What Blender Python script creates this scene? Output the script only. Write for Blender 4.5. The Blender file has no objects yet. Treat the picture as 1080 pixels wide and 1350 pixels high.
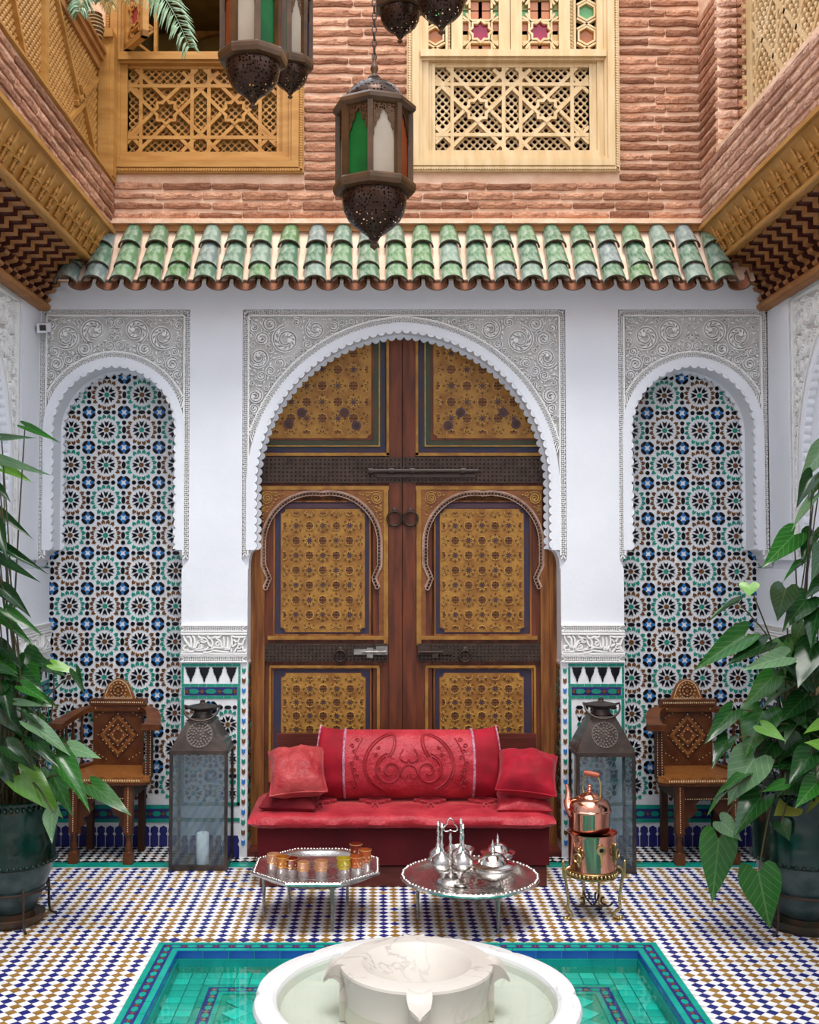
import bpy, math, random
from math import sin, cos, pi, sqrt, atan2, radians, floor, ceil, tau, hypot
from mathutils import Vector, Matrix, noise as mnoise
from mathutils.geometry import tessellate_polygon
random.seed(7)
SC = bpy.context.scene
COL = SC.collection

# ------------------------------------------------------------------ camera
F = 1450.0            # focal length in pixels of the 1080 x 1350 frame
H = 1.65              # eye height
PITCH = radians(2.12)
CX = 500.0            # principal column (frame is a crop, hence the shift)
cam = bpy.data.cameras.new('camera')
cam.sensor_fit = 'VERTICAL'
cam.sensor_height = 24.0
cam.lens = F / 1350.0 * 24.0
cam.shift_x = (540.0 - CX) / 1350.0
cam.clip_start = 0.02
cam_ob = bpy.data.objects.new('camera', cam)
COL.objects.link(cam_ob)
cam_ob.location = (0, 0, H)
cam_ob.rotation_euler = (pi/2 + PITCH, 0, 0)
SC.camera = cam_ob

# ------------------------------------------------------------------ world, light, exposure
W = bpy.data.worlds.new('sky')
SC.world = W
W.use_nodes = True
nt = W.node_tree
bg = nt.nodes['Background']
tc = nt.nodes.new('ShaderNodeTexCoord')
sep = nt.nodes.new('ShaderNodeSeparateXYZ')
rmp = nt.nodes.new('ShaderNodeValToRGB')
nt.links.new(tc.outputs['Generated'], sep.inputs[0])
nt.links.new(sep.outputs['Z'], rmp.inputs[0])
rmp.color_ramp.elements[0].position = 0.0
rmp.color_ramp.elements[0].color = (0.86, 0.90, 1.0, 1)
rmp.color_ramp.elements[1].position = 1.0
rmp.color_ramp.elements[1].color = (0.80, 0.89, 1.0, 1)
nt.links.new(rmp.outputs[0], bg.inputs['Color'])
bg.inputs['Strength'].default_value = 1.45
sun = bpy.data.lights.new('sun', 'SUN')
sun.energy = 1.7
sun.angle = radians(26)          # veiled sun, very soft
sun.color = (1.0, 0.95, 0.88)
sun_ob = bpy.data.objects.new('sun', sun)
COL.objects.link(sun_ob)
sun_ob.rotation_euler = (radians(21), radians(3), 0)
vs = SC.view_settings
vs.view_transform = 'Standard'
vs.look = 'None'
vs.gamma = 1.0
vs.use_curve_mapping = False
vs.exposure = 1.0

# ------------------------------------------------------------------ measuring helpers
def PX(px, py, Y):
    """point at depth Y seen at pixel (px, py) of the photograph"""
    u = (px - CX) / F; v = (675.0 - py) / F
    t = Y / (cos(PITCH) - v*sin(PITCH))
    return Vector((u*t, Y, H + t*(v*cos(PITCH) + sin(PITCH))))
def G(px, py, z=0.0):
    """ground point (height z) seen at a pixel"""
    u = (px - CX) / F; v = (675.0 - py) / F
    t = (z - H) / (v*cos(PITCH) + sin(PITCH))
    return Vector((u*t, t*(cos(PITCH) - v*sin(PITCH)), z))
def gx(px, Y): return (px - CX) / F * Y / cos(PITCH)
def gz(py, Y): return PX(CX, py, Y).z

D0 = 6.02             # front plane of the white back wall
DB = 6.25             # back plane of the niches
DD = 6.20             # door plane
DU = 6.05             # upper brick wall
XL, XR = gx(50, D0), gx(1015, D0)
WX = lambda px: gx(px, D0)
WZ = lambda py: gz(py, D0)

# ------------------------------------------------------------------ mesh builder
class MB:
    def __init__(s): s.v = []; s.f = []; s.m = []; s.uv = None
    def add(s, vs, fs, mi=0):
        o = len(s.v); s.v.extend([tuple(p) for p in vs])
        for f in fs: s.f.append([i+o for i in f]); s.m.append(mi)
        return s
    def box(s, c, d, mi=0, M=None):
        x, y, z = d[0]/2, d[1]/2, d[2]/2
        vs = [Vector((sx*x, sy*y, sz*z)) for sx in (-1, 1) for sy in (-1, 1) for sz in (-1, 1)]
        if M is not None: vs = [M @ p for p in vs]
        c = Vector(c); vs = [p + c for p in vs]
        return s.add(vs, [(0,1,3,2),(4,6,7,5),(0,4,5,1),(2,3,7,6),(0,2,6,4),(1,5,7,3)], mi)
    def bx(s, x0, x1, y0, y1, z0, z1, mi=0):
        return s.box(((x0+x1)/2, (y0+y1)/2, (z0+z1)/2), (abs(x1-x0), abs(y1-y0), abs(z1-z0)), mi)
    def bar(s, a, b, w, t, mi=0, up=(0, 0, 1)):
        a = Vector(a); b = Vector(b); d = b - a; L = d.length
        if L < 1e-6: return s
        d /= L; up = Vector(up)
        x = d.cross(up)
        if x.length < 1e-4: x = d.cross(Vector((0, 1, 0)))
        x.normalize(); y = x.cross(d)
        vs = [a + d*L*k + x*(i*w/2) + y*(j*t/2) for k in (0, 1) for i, j in ((-1,-1),(1,-1),(1,1),(-1,1))]
        return s.add(vs, [(0,1,2,3),(4,7,6,5),(0,4,5,1),(1,5,6,2),(2,6,7,3),(3,7,4,0)], mi)
    def lathe(s, prof, n=24, c=(0, 0, 0), mi=0, M=None, a0=0.0, a1=tau, sx=1.0, sy=1.0, cap=True):
        o = len(s.v); c = Vector(c); full = abs(a1 - a0 - tau) < 1e-6
        k = n if full else n + 1
        for r, z in prof:
            for i in range(k):
                a = a0 + (a1 - a0)*i/n
                p = Vector((r*cos(a)*sx, r*sin(a)*sy, z))
                if M is not None: p = M @ p
                s.v.append(tuple(p + c))
        for j in range(len(prof) - 1):
            for i in range(n):
                i2 = (i + 1) % k
                s.f.append([o+j*k+i, o+j*k+i2, o+(j+1)*k+i2, o+(j+1)*k+i]); s.m.append(mi)
        if full and cap:
            if prof[0][0] > 1e-5: s.f.append([o+i for i in range(k)][::-1]); s.m.append(mi)
            if prof[-1][0] > 1e-5: s.f.append([o+(len(prof)-1)*k+i for i in range(k)]); s.m.append(mi)
        return s
    def tube(s, pts, r, n=8, mi=0, closed=False):
        pts = [Vector(p) for p in pts]; N = len(pts); o = len(s.v)
        rs = r if isinstance(r, (list, tuple)) else [r]*N
        px = None
        for i, p in enumerate(pts):
            if closed: d = pts[(i+1) % N] - pts[i-1]
            else: d = pts[min(i+1, N-1)] - pts[max(i-1, 0)]
            if d.length < 1e-9: d = Vector((0, 0, 1))
            d.normalize()
            if px is None:
                px = d.cross(Vector((0, 0, 1)))
                if px.length < 1e-3: px = d.cross(Vector((0, 1, 0)))
            px = px - d*px.dot(d)
            if px.length < 1e-6: px = d.cross(Vector((1, 0.3, 0)))
            px.normalize(); py = d.cross(px)
            for k in range(n):
                a = tau*k/n
                s.v.append(tuple(p + (px*cos(a) + py*sin(a))*rs[i]))
        for i in range(N if closed else N-1):
            j = (i+1) % N
            for k in range(n):
                k2 = (k+1) % n
                s.f.append([o+i*n+k, o+i*n+k2, o+j*n+k2, o+j*n+k]); s.m.append(mi)
        if not closed:
            s.f.append([o+k for k in range(n)][::-1]); s.m.append(mi)
            s.f.append([o+(N-1)*n+k for k in range(n)]); s.m.append(mi)
        return s
    def prism(s, poly, mp, h0, h1, mi=0, holes=(), back=False, mside=None):
        """poly (2D) mapped by mp(a, b, h): face at h0, walls to h1"""
        rings = [list(poly)] + [list(q) for q in holes]
        flat = [p for r in rings for p in r]
        if len(poly) <= 4 and not holes: tri = [tuple(range(len(poly)))]
        else: tri = tessellate_polygon([[Vector((p[0], p[1], 0)) for p in r] for r in rings])
        o = len(s.v); n = len(flat)
        s.v.extend([tuple(mp(a, b, h0)) for a, b in flat])
        for t in tri: s.f.append([o+i for i in t]); s.m.append(mi)
        s.v.extend([tuple(mp(a, b, h1)) for a, b in flat])
        ms = mi if mside is None else mside
        if back:
            for t in tri: s.f.append([o+n+i for i in t][::-1]); s.m.append(ms)
        k = 0
        for r in rings:
            L = len(r)
            for i in range(L):
                a, b = o+k+i, o+k+(i+1) % L
                s.f.append([a, b, b+n, a+n]); s.m.append(ms)
            k += L
        return s
    def ribbon(s, path, w, mp, h0, h1, mi=0, closed=False, bevel=0.0):
        """raised strip along a 2D path"""
        N = len(path)
        if N < 2: return s
        ws = w if isinstance(w, (list, tuple)) else [w]*N
        o = len(s.v)
        for i in range(N):
            if closed: p, q = path[i-1], path[(i+1) % N]
            else: p, q = path[max(i-1, 0)], path[min(i+1, N-1)]
            dx, dy = q[0]-p[0], q[1]-p[1]; L = hypot(dx, dy) or 1
            nx, ny = -dy/L*ws[i]/2, dx/L*ws[i]/2
            a, b = path[i]; k = 1 - bevel
            s.v.extend([tuple(mp(a-nx, b-ny, h1)), tuple(mp(a-nx*k, b-ny*k, h0)), tuple(mp(a+nx*k, b+ny*k, h0)), tuple(mp(a+nx, b+ny, h1))])
        for i in range(N if closed else N-1):
            j = (i+1) % N
            for k in range(3):
                s.f.append([o+i*4+k, o+i*4+k+1, o+j*4+k+1, o+j*4+k]); s.m.append(mi)
        if not closed:
            s.f.append([o, o+1, o+2, o+3]); s.m.append(mi)
            e = o+(N-1)*4
            s.f.append([e+3, e+2, e+1, e]); s.m.append(mi)
        return s
    def grid(s, rows, mi=0, close_u=False):
        o = len(s.v); n = len(rows[0])
        for r in rows: s.v.extend([tuple(p) for p in r])
        for i in range(len(rows)-1):
            for j in range(n if close_u else n-1):
                j2 = (j+1) % n
                s.f.append([o+i*n+j, o+i*n+j2, o+(i+1)*n+j2, o+(i+1)*n+j]); s.m.append(mi)
        return s
    def ball(s, c, r, mi=0, n=6, m=4, sz=1.0):
        return s.lathe([(max(r*sin(pi*i/m), 0.0), -r*cos(pi*i/m)*sz) for i in range(m+1)], n, c, mi)
    def mesh(s, name, mats, smooth=38, fix=True):
        me = bpy.data.meshes.new(name)
        me.from_pydata(s.v, [], s.f)
        for m in mats: me.materials.append(m)
        me.polygons.foreach_set('material_index', s.m)
        if fix:
            import bmesh
            b = bmesh.new(); b.from_mesh(me)
            bmesh.ops.recalc_face_normals(b, faces=b.faces)
            b.to_mesh(me); b.free()
        if smooth:
            me.polygons.foreach_set('use_smooth', [True]*len(me.polygons))
            me.set_sharp_from_angle(angle=radians(smooth))
        me.update()
        return me
    def build(s, name, mats, parent=None, smooth=38, fix=True, loc=None, stuff=False):
        if not isinstance(mats, (list, tuple)): mats = [mats]
        o = bpy.data.objects.new(name, s.mesh(name, mats, smooth, fix))
        COL.objects.link(o)
        if parent is not None: o.parent = parent
        if loc is not None: o.location = loc
        if stuff: o['kind'] = 'stuff'
        return o
def inst(name, me, parent=None, loc=(0, 0, 0), rot=(0, 0, 0), scale=(1, 1, 1)):
    o = bpy.data.objects.new(name, me); COL.objects.link(o)
    if parent is not None: o.parent = parent
    o.location = loc; o.rotation_euler = rot; o.scale = scale
    return o
def tag(o, label, cat, group=None):
    o['label'] = label; o['category'] = cat
    if group: o['group'] = group
    return o
def root(name, label=None, cat=None, loc=(0, 0, 0), rz=0.0, group=None, structure=False):
    o = bpy.data.objects.new(name, None); COL.objects.link(o)
    o.empty_display_size = 0.05
    o.location = loc; o.rotation_euler = (0, 0, rz)
    if structure: o['kind'] = 'structure'
    else: tag(o, label, cat, group)
    return o
def copy_tree(o, parent=None):
    c = o.copy(); COL.objects.link(c)
    if parent is not None: c.parent = parent
    for ch in o.children: copy_tree(ch, c)
    return c
def WM(Y): return lambda a, b, h: Vector((a, Y + h, b))            # wall facing the camera; h > 0 goes into the wall
def SM(X, sg): return lambda a, b, h: Vector((X + sg*h, a, b))     # side wall; sg = +1 right, -1 left
def FM(Z): return lambda a, b, h: Vector((a, b, Z - h))            # floor
def circ(cx, cy, r, n, a0=0.0, ry=None):
    return [(cx + r*cos(a0 + tau*i/n), cy + (ry or r)*sin(a0 + tau*i/n)) for i in range(n)]
def rect(x0, x1, z0, z1): return [(x0, z0), (x1, z0), (x1, z1), (x0, z1)]
def rotp(poly, a, cx=0, cy=0, k=1.0):
    c, s_ = cos(a), sin(a)
    return [(cx + k*(x*c - y*s_), cy + k*(x*s_ + y*c)) for x, y in poly]
def smoothpath(pts, n=6, closed=False):
    """Catmull-Rom through 2D/3D points"""
    P = [Vector(p) for p in pts]; N = len(P); out = []
    for i in range(N if closed else N-1):
        if closed: p0, p1, p2, p3 = P[i-1], P[i], P[(i+1) % N], P[(i+2) % N]
        else: p0, p1, p2, p3 = P[max(i-1, 0)], P[i], P[i+1], P[min(i+2, N-1)]
        for k in range(n):
            t = k/n
            out.append(0.5*((2*p1) + (p2-p0)*t + (2*p0-5*p1+4*p2-p3)*t*t + (3*p1-p0-3*p2+p3)*t**3))
    if not closed: out.append(P[-1])
    return out
def resample(path, step):
    out = [path[0]]; acc = 0.0
    for a, b in zip(path, path[1:]):
        L = hypot(b[0]-a[0], b[1]-a[1]); t = step - acc
        while t <= L:
            out.append((a[0]+(b[0]-a[0])*t/L, a[1]+(b[1]-a[1])*t/L)); t += step
        acc = L - (t - step)
    return out

# ------------------------------------------------------------------ materials
def lin(c):
    return tuple(((x/255)/12.92 if x/255 <= 0.04045 else ((x/255+0.055)/1.055)**2.4) for x in c)
def mat(name, c, c2=None, scale=6.0, rough=0.5, metal=0.0, bump=0.0, bscale=40.0, rand=0.0, sheen=0.0, coat=0.0,
        stretch=(1, 1, 1), rgb=None, detail=4.0, spec=0.28, bdist=0.01, trans=0.0, lo=0.35, hi=0.65):
    m = bpy.data.materials.new(name); m.use_nodes = True
    t = m.node_tree; N = t.nodes; L = t.links
    b = N['Principled BSDF']
    b.inputs['Roughness'].default_value = rough
    b.inputs['Metallic'].default_value = metal
    b.inputs['Specular IOR Level'].default_value = spec
    if sheen: b.inputs['Sheen Weight'].default_value = sheen; b.inputs['Sheen Roughness'].default_value = 0.4
    if coat: b.inputs['Coat Weight'].default_value = coat; b.inputs['Coat Roughness'].default_value = 0.08
    if trans: b.inputs['Transmission Weight'].default_value = trans
    tcn = N.new('ShaderNodeTexCoord'); mp = N.new('ShaderNodeMapping'); mp.inputs['Scale'].default_value = stretch
    L.new(tcn.outputs['Object'], mp.inputs[0])
    c = tuple(c) + (1,); col = None
    if rgb:                                   # per-object random pick along a ramp
        oi = N.new('ShaderNodeObjectInfo'); rp = N.new('ShaderNodeValToRGB')
        el = rp.color_ramp.elements
        while len(el) < len(rgb): el.new(0.5)
        for i, q in enumerate(rgb): el[i].position = i/(len(rgb)-1); el[i].color = tuple(q) + (1,)
        L.new(oi.outputs['Random'], rp.inputs[0]); col = rp.outputs[0]
    if c2 is not None:
        nz = N.new('ShaderNodeTexNoise'); nz.inputs['Scale'].default_value = scale; nz.inputs['Detail'].default_value = detail
        L.new(mp.outputs[0], nz.inputs['Vector'])
        mr = N.new('ShaderNodeMapRange'); mr.inputs['From Min'].default_value = lo; mr.inputs['From Max'].default_value = hi
        L.new(nz.outputs['Fac'], mr.inputs['Value'])
        mx = N.new('ShaderNodeMix'); mx.data_type = 'RGBA'
        L.new(mr.outputs[0], mx.inputs['Factor'])
        if col is not None: L.new(col, mx.inputs[6])
        else: mx.inputs[6].default_value = c
        mx.inputs[7].default_value = tuple(c2) + (1,)
        col = mx.outputs[2]
    if rand:
        oi = N.new('ShaderNodeObjectInfo'); hs = N.new('ShaderNodeHueSaturation')
        mr2 = N.new('ShaderNodeMapRange'); mr2.inputs['To Min'].default_value = 1-rand; mr2.inputs['To Max'].default_value = 1+rand
        L.new(oi.outputs['Random'], mr2.inputs['Value']); L.new(mr2.outputs[0], hs.inputs['Value'])
        if col is not None: L.new(col, hs.inputs['Color'])
        else: hs.inputs['Color'].default_value = c
        col = hs.outputs[0]
    if col is not None: L.new(col, b.inputs['Base Color'])
    else: b.inputs['Base Color'].default_value = c
    if bump:
        bn = N.new('ShaderNodeTexNoise'); bn.inputs['Scale'].default_value = bscale; bn.inputs['Detail'].default_value = 5
        L.new(mp.outputs[0], bn.inputs['Vector'])
        bu = N.new('ShaderNodeBump'); bu.inputs['Strength'].default_value = bump; bu.inputs['Distance'].default_value = bdist
        L.new(bn.outputs['Fac'], bu.inputs['Height']); L.new(bu.outputs[0], b.inputs['Normal'])
    return m
def glassmat(name, tint=(0.9, 0.95, 0.95), opac=0.1, gloss=0.12, rough=0.03, diff=(0.5, 0.6, 0.62)):
    """thin pane: mostly see-through, a film of dust, mirror-like at a slant"""
    m = bpy.data.materials.new(name); m.use_nodes = True
    t = m.node_tree; N = t.nodes; L = t.links
    for n in list(N): N.remove(n)
    out = N.new('ShaderNodeOutputMaterial')
    tr = N.new('ShaderNodeBsdfTransparent'); tr.inputs[0].default_value = tuple(tint) + (1,)
    gl = N.new('ShaderNodeBsdfGlossy'); gl.inputs['Roughness'].default_value = rough
    df = N.new('ShaderNodeBsdfDiffuse'); df.inputs[0].default_value = tuple(diff) + (1,)
    lw0 = N.new('ShaderNodeLayerWeight'); lw0.inputs[0].default_value = 0.5
    lw = N.new('ShaderNodeMath'); lw.operation = 'POWER'; lw.inputs[1].default_value = 4.0
    L.new(lw0.outputs['Facing'], lw.inputs[0])
    ad = N.new('ShaderNodeMath'); ad.operation = 'ADD'; ad.inputs[1].default_value = gloss; ad.use_clamp = True
    m1 = N.new('ShaderNodeMixShader'); m1.inputs[0].default_value = opac
    m2 = N.new('ShaderNodeMixShader')
    L.new(tr.outputs[0], m1.inputs[1]); L.new(df.outputs[0], m1.inputs[2])
    L.new(lw.outputs[0], ad.inputs[0]); L.new(ad.outputs[0], m2.inputs[0])
    L.new(m1.outputs[0], m2.inputs[1]); L.new(gl.outputs[0], m2.inputs[2])
    L.new(m2.outputs[0], out.inputs[0])
    return m
def pierced(name, c, scale=120.0, thr=0.26, rough=0.3, metal=0.9):
    """sheet metal punched full of small round holes"""
    m = mat(name, c, rough=rough, metal=metal)
    t = m.node_tree; N = t.nodes; L = t.links
    b = N['Principled BSDF']; out = N['Material Output']
    tcn = N.new('ShaderNodeTexCoord'); vo = N.new('ShaderNodeTexVoronoi'); vo.inputs['Scale'].default_value = scale
    vo.inputs['Randomness'].default_value = 0.55
    L.new(tcn.outputs['Object'], vo.inputs['Vector'])
    lt = N.new('ShaderNodeMath'); lt.operation = 'LESS_THAN'; lt.inputs[1].default_value = thr
    L.new(vo.outputs['Distance'], lt.inputs[0])
    tr = N.new('ShaderNodeBsdfTransparent'); mx = N.new('ShaderNodeMixShader')
    L.new(lt.outputs[0], mx.inputs[0]); L.new(b.outputs[0], mx.inputs[1]); L.new(tr.outputs[0], mx.inputs[2])
    L.new(mx.outputs[0], out.inputs[0])
    return m

M = {}
M['plaster'] = mat('white_plaster', (0.80, 0.82, 0.865), (0.75, 0.77, 0.815), 2.5, rough=0.85, bump=0.12, bscale=25)
M['carved'] = mat('carved_brown_wood', (0.25, 0.095, 0.028), (0.16, 0.055, 0.02), 14, rough=0.5, bump=0.4, bscale=60)
M['ground'] = mat('shaded_plaster_ground', (0.62, 0.61, 0.59), (0.52, 0.51, 0.49), 9, rough=0.9)  # recess shade behind the stucco reliefs, painted in as a darker grey
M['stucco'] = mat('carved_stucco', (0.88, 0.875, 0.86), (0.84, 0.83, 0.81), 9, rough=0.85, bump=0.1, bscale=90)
M['mortar'] = mat('pink_mortar', (0.83, 0.575, 0.41), (0.72, 0.45, 0.29), 10, rough=0.9, bump=0.6, bscale=40)
M['brick'] = mat('old_brick', (0.40, 0.19, 0.12), (0.20, 0.075, 0.04), 30, rough=0.9, bump=1.0, bdist=0.02, bscale=45, stretch=(0.2, 1, 1), rand=0.25,
                 rgb=[(0.34, 0.14, 0.075), (0.42, 0.195, 0.11), (0.50, 0.26, 0.16)], lo=0.45, hi=0.8)
M['brickpale'] = mat('old_brick_pale', (0.5, 0.28, 0.2), (0.26, 0.11, 0.07), 30, rough=0.9, bump=1.0, bdist=0.02, bscale=45, stretch=(0.2, 1, 1), rand=0.15,
                     rgb=[(0.42, 0.21, 0.14), (0.52, 0.29, 0.20), (0.60, 0.37, 0.27)], lo=0.5, hi=0.8)
M['honey'] = mat('honey_cedar', (0.47, 0.235, 0.060), (0.37, 0.165, 0.034), 5, rough=0.45, bump=0.08, bscale=30, stretch=(1, 1, 6))
M['pale'] = mat('pale_cedar', (0.66, 0.485, 0.275), (0.56, 0.38, 0.185), 4, rough=0.5, bump=0.08, bscale=30, stretch=(6, 1, 1))
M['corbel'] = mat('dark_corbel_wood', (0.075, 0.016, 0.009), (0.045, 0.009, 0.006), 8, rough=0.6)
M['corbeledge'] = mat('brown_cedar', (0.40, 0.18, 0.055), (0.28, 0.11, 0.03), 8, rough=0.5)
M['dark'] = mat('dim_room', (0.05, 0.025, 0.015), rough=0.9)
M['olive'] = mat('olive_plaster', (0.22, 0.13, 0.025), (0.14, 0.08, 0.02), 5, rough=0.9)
M['roof'] = mat('green_glaze', (0.1, 0.2, 0.1), (0.50, 0.54, 0.46), 34, rough=0.2, coat=0.4, bump=0.3, bscale=60, stretch=(1, 0.35, 1),
                rgb=[(0.07, 0.17, 0.05), (0.13, 0.235, 0.12), (0.075, 0.16, 0.095), (0.18, 0.255, 0.205), (0.16, 0.195, 0.205), (0.11, 0.20, 0.09)], lo=0.42, hi=0.85)
M['terra'] = mat('terracotta', (0.36, 0.14, 0.07), (0.22, 0.085, 0.045), 12, rough=0.8, bump=0.3)
M['clay'] = mat('pale_bedding_mortar', (0.80, 0.58, 0.44), (0.70, 0.47, 0.34), 10, rough=0.9, bump=0.3)
M['redwood'] = mat('red_painted_wood', (0.165, 0.042, 0.017), (0.075, 0.022, 0.011), 6, rough=0.5, bump=0.25, bscale=30, stretch=(5, 5, 0.6))
M['brownwood'] = mat('brown_door_wood', (0.30, 0.115, 0.028), (0.12, 0.036, 0.012), 6, rough=0.55, bump=0.3, bscale=30, stretch=(5, 5, 0.5))
M['goldwood'] = mat('gilded_wood', (0.37, 0.185, 0.036), (0.24, 0.10, 0.02), 14, rough=0.5, bump=0.3, bscale=60)
M['goldline'] = mat('gilded_strapwork', (0.52, 0.30, 0.075), (0.34, 0.17, 0.04), 20, rough=0.45)
M['golddark'] = mat('dark_inlay', (0.05, 0.02, 0.012), (0.09, 0.035, 0.015), 20, rough=0.6)
M['goldred'] = mat('red_brown_inlay', (0.19, 0.06, 0.025), (0.13, 0.04, 0.02), 20, rough=0.6)
M['navypaint'] = mat('navy_paint', (0.025, 0.03, 0.07), (0.05, 0.03, 0.04), 10, rough=0.5, bump=0.1)
M['greenpaint'] = mat('green_paint', (0.035, 0.05, 0.03), (0.06, 0.05, 0.02), 10, rough=0.5)
M['purple'] = mat('purple_paint', (0.07, 0.035, 0.05), rough=0.5)
M['bead'] = mat('bleached_bead_trim', (0.50, 0.34, 0.26), (0.30, 0.18, 0.13), 20, rough=0.6)
M['iron'] = mat('dark_iron', (0.045, 0.032, 0.026), (0.07, 0.045, 0.035), 20, rough=0.5, metal=0.5, bump=0.3)
M['nosing'] = mat('deep_cobalt_glaze', (0.006, 0.04, 0.21), (0.012, 0.08, 0.30), 9, rough=0.15)
M['steel'] = mat('worn_steel', (0.07, 0.055, 0.05), rough=0.4, metal=0.7)
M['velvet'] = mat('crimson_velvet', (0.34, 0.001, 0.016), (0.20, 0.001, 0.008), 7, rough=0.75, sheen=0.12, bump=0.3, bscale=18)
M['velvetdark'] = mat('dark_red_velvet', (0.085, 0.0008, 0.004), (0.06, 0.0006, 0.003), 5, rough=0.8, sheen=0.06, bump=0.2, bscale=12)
M['brocade'] = mat('red_brocade', (0.44, 0.028, 0.042), (0.30, 0.008, 0.018), 9, rough=0.45, sheen=0.12, bump=0.6, bscale=55)
M['salmon'] = mat('salmon_brocade', (0.44, 0.055, 0.055), (0.28, 0.012, 0.020), 11, rough=0.45, sheen=0.1, bump=0.6, bscale=55)
M['emb'] = mat('brocade_thread', (0.30, 0.008, 0.018), rough=0.6, sheen=0.3)
M['piping'] = mat('silver_piping', (0.52, 0.28, 0.36), (0.3, 0.05, 0.1), 90, rough=0.6)
M['mahog'] = mat('mahogany', (0.11, 0.022, 0.016), (0.07, 0.014, 0.01), 5, rough=0.35, stretch=(1, 6, 6))
M['silver'] = mat('engraved_silver', (0.76, 0.73, 0.70), (0.55, 0.52, 0.50), 30, rough=0.25, metal=1.0, bump=0.3, bscale=110, bdist=0.004)
M['silverpol'] = mat('polished_silver', (0.80, 0.78, 0.75), rough=0.1, metal=1.0, bump=0.06, bscale=60, bdist=0.004)
M['silverdk'] = mat('tarnished_silver', (0.24, 0.23, 0.215), (0.36, 0.34, 0.31), 30, rough=0.3, metal=0.9, bump=0.3, bscale=80)
M['copper'] = mat('polished_copper', (0.80, 0.38, 0.27), (0.68, 0.30, 0.20), 8, rough=0.14, metal=1.0)
M['copperin'] = mat('dark_copper', (0.12, 0.04, 0.03), rough=0.4, metal=0.7)
M['brass'] = mat('aged_brass', (0.58, 0.44, 0.20), (0.36, 0.27, 0.12), 20, rough=0.28, metal=1.0)
M['bronze'] = mat('lantern_bronze', (0.048, 0.023, 0.009), (0.085, 0.040, 0.015), 12, rough=0.36, metal=0.0)
M['bronzehole'] = pierced('pierced_bronze', (0.040, 0.020, 0.013), 78, 0.32, 0.28, 0.6)
M['filigree'] = pierced('filigree_bronze', (0.07, 0.035, 0.016), 110, 0.36, 0.4, 0.7)
M['ironlantern'] = mat('lantern_tin', (0.035, 0.031, 0.030), (0.085, 0.062, 0.052), 9, rough=0.33, metal=0.6, bump=0.15)
M['tinhole'] = pierced('pierced_tin', (0.20, 0.17, 0.15), 90, 0.3, 0.35, 0.8)
M['glass'] = glassmat('dusty_glass', (0.88, 0.93, 0.95), 0.06, 0.05, 0.04, (0.22, 0.30, 0.34))
M['marble'] = mat('white_marble', (0.60, 0.60, 0.605), (0.54, 0.54, 0.53), 3, rough=0.35, bump=0.03)
M['candle'] = mat('white_wax', (0.80, 0.82, 0.83), rough=0.5)
M['white'] = mat('white_glaze', (0.80, 0.81, 0.83), (0.70, 0.71, 0.74), 20, rough=0.25)
M['whitefloor'] = mat('white_floor_glaze', (0.80, 0.80, 0.82), (0.70, 0.69, 0.70), 9, rough=0.3)
M['black'] = mat('black_glaze', (0.006, 0.006, 0.009), rough=0.25, spec=0.2)
M['teal'] = mat('teal_glaze', (0.004, 0.24, 0.185), (0.008, 0.31, 0.24), 9, rough=0.2)
M['tealdim'] = mat('green_teal_glaze', (0.01, 0.20, 0.15), (0.02, 0.27, 0.19), 9, rough=0.25)
M['brown'] = mat('brown_glaze', (0.115, 0.046, 0.012), (0.16, 0.066, 0.018), 12, rough=0.25)
M['ochre'] = mat('ochre_glaze', (0.31, 0.17, 0.04), (0.22, 0.11, 0.024), 7, rough=0.3)
M['navy'] = mat('navy_glaze', (0.016, 0.018, 0.13), (0.03, 0.03, 0.18), 7, rough=0.25)
M['cobalt'] = mat('cobalt_glaze', (0.02, 0.16, 0.46), (0.03, 0.20, 0.50), 12, rough=0.2)
M['grout'] = mat('grout', (0.60, 0.59, 0.58), (0.48, 0.46, 0.45), 12, rough=0.9)
M['greenpot'] = mat('green_pot_glaze', (0.002, 0.013, 0.008), (0.004, 0.032, 0.021), 5, rough=0.15, coat=0.2, bump=0.15, bscale=20)
M['greypot'] = mat('grey_green_pot_glaze', (0.016, 0.042, 0.042), (0.06, 0.09, 0.09), 14, rough=0.3, coat=0.15)
M['saucer'] = mat('dark_glazed_saucer', (0.03, 0.035, 0.025), (0.09, 0.045, 0.025), 9, rough=0.5)
M['soil'] = mat('dark_soil', (0.025, 0.018, 0.012), rough=0.95, bump=0.8)
M['cane'] = mat('bamboo_cane', (0.52, 0.36, 0.17), (0.40, 0.25, 0.11), 8, rough=0.45)
M['stem'] = mat('vine_stem', (0.11, 0.09, 0.035), (0.05, 0.04, 0.025), 10, rough=0.6)
M['redstem'] = mat('reddish_stem', (0.30, 0.05, 0.035), rough=0.5)
M['rosewood'] = mat('inlaid_walnut', (0.135, 0.043, 0.012), (0.075, 0.021, 0.007), 10, rough=0.4, bump=0.15, bscale=70)
M['walnutdk'] = mat('dark_walnut', (0.04, 0.012, 0.006), (0.075, 0.024, 0.009), 10, rough=0.45)
M['seatwood'] = mat('inlaid_seat', (0.30, 0.115, 0.028), (0.19, 0.062, 0.016), 60, rough=0.3, lo=0.45, hi=0.55)
M['inlay'] = mat('bone_inlay', (0.68, 0.52, 0.32), rough=0.35)
M['palm'] = mat('palm_green', (0.13, 0.22, 0.10), (0.24, 0.34, 0.22), 30, rough=0.4)
M['palmstraw'] = mat('dry_palm', (0.55, 0.43, 0.17), rough=0.6)
M['rooflip'] = mat('glazed_dark_lip', (0.03, 0.045, 0.035), (0.12, 0.06, 0.03), 20, rough=0.3)

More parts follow.
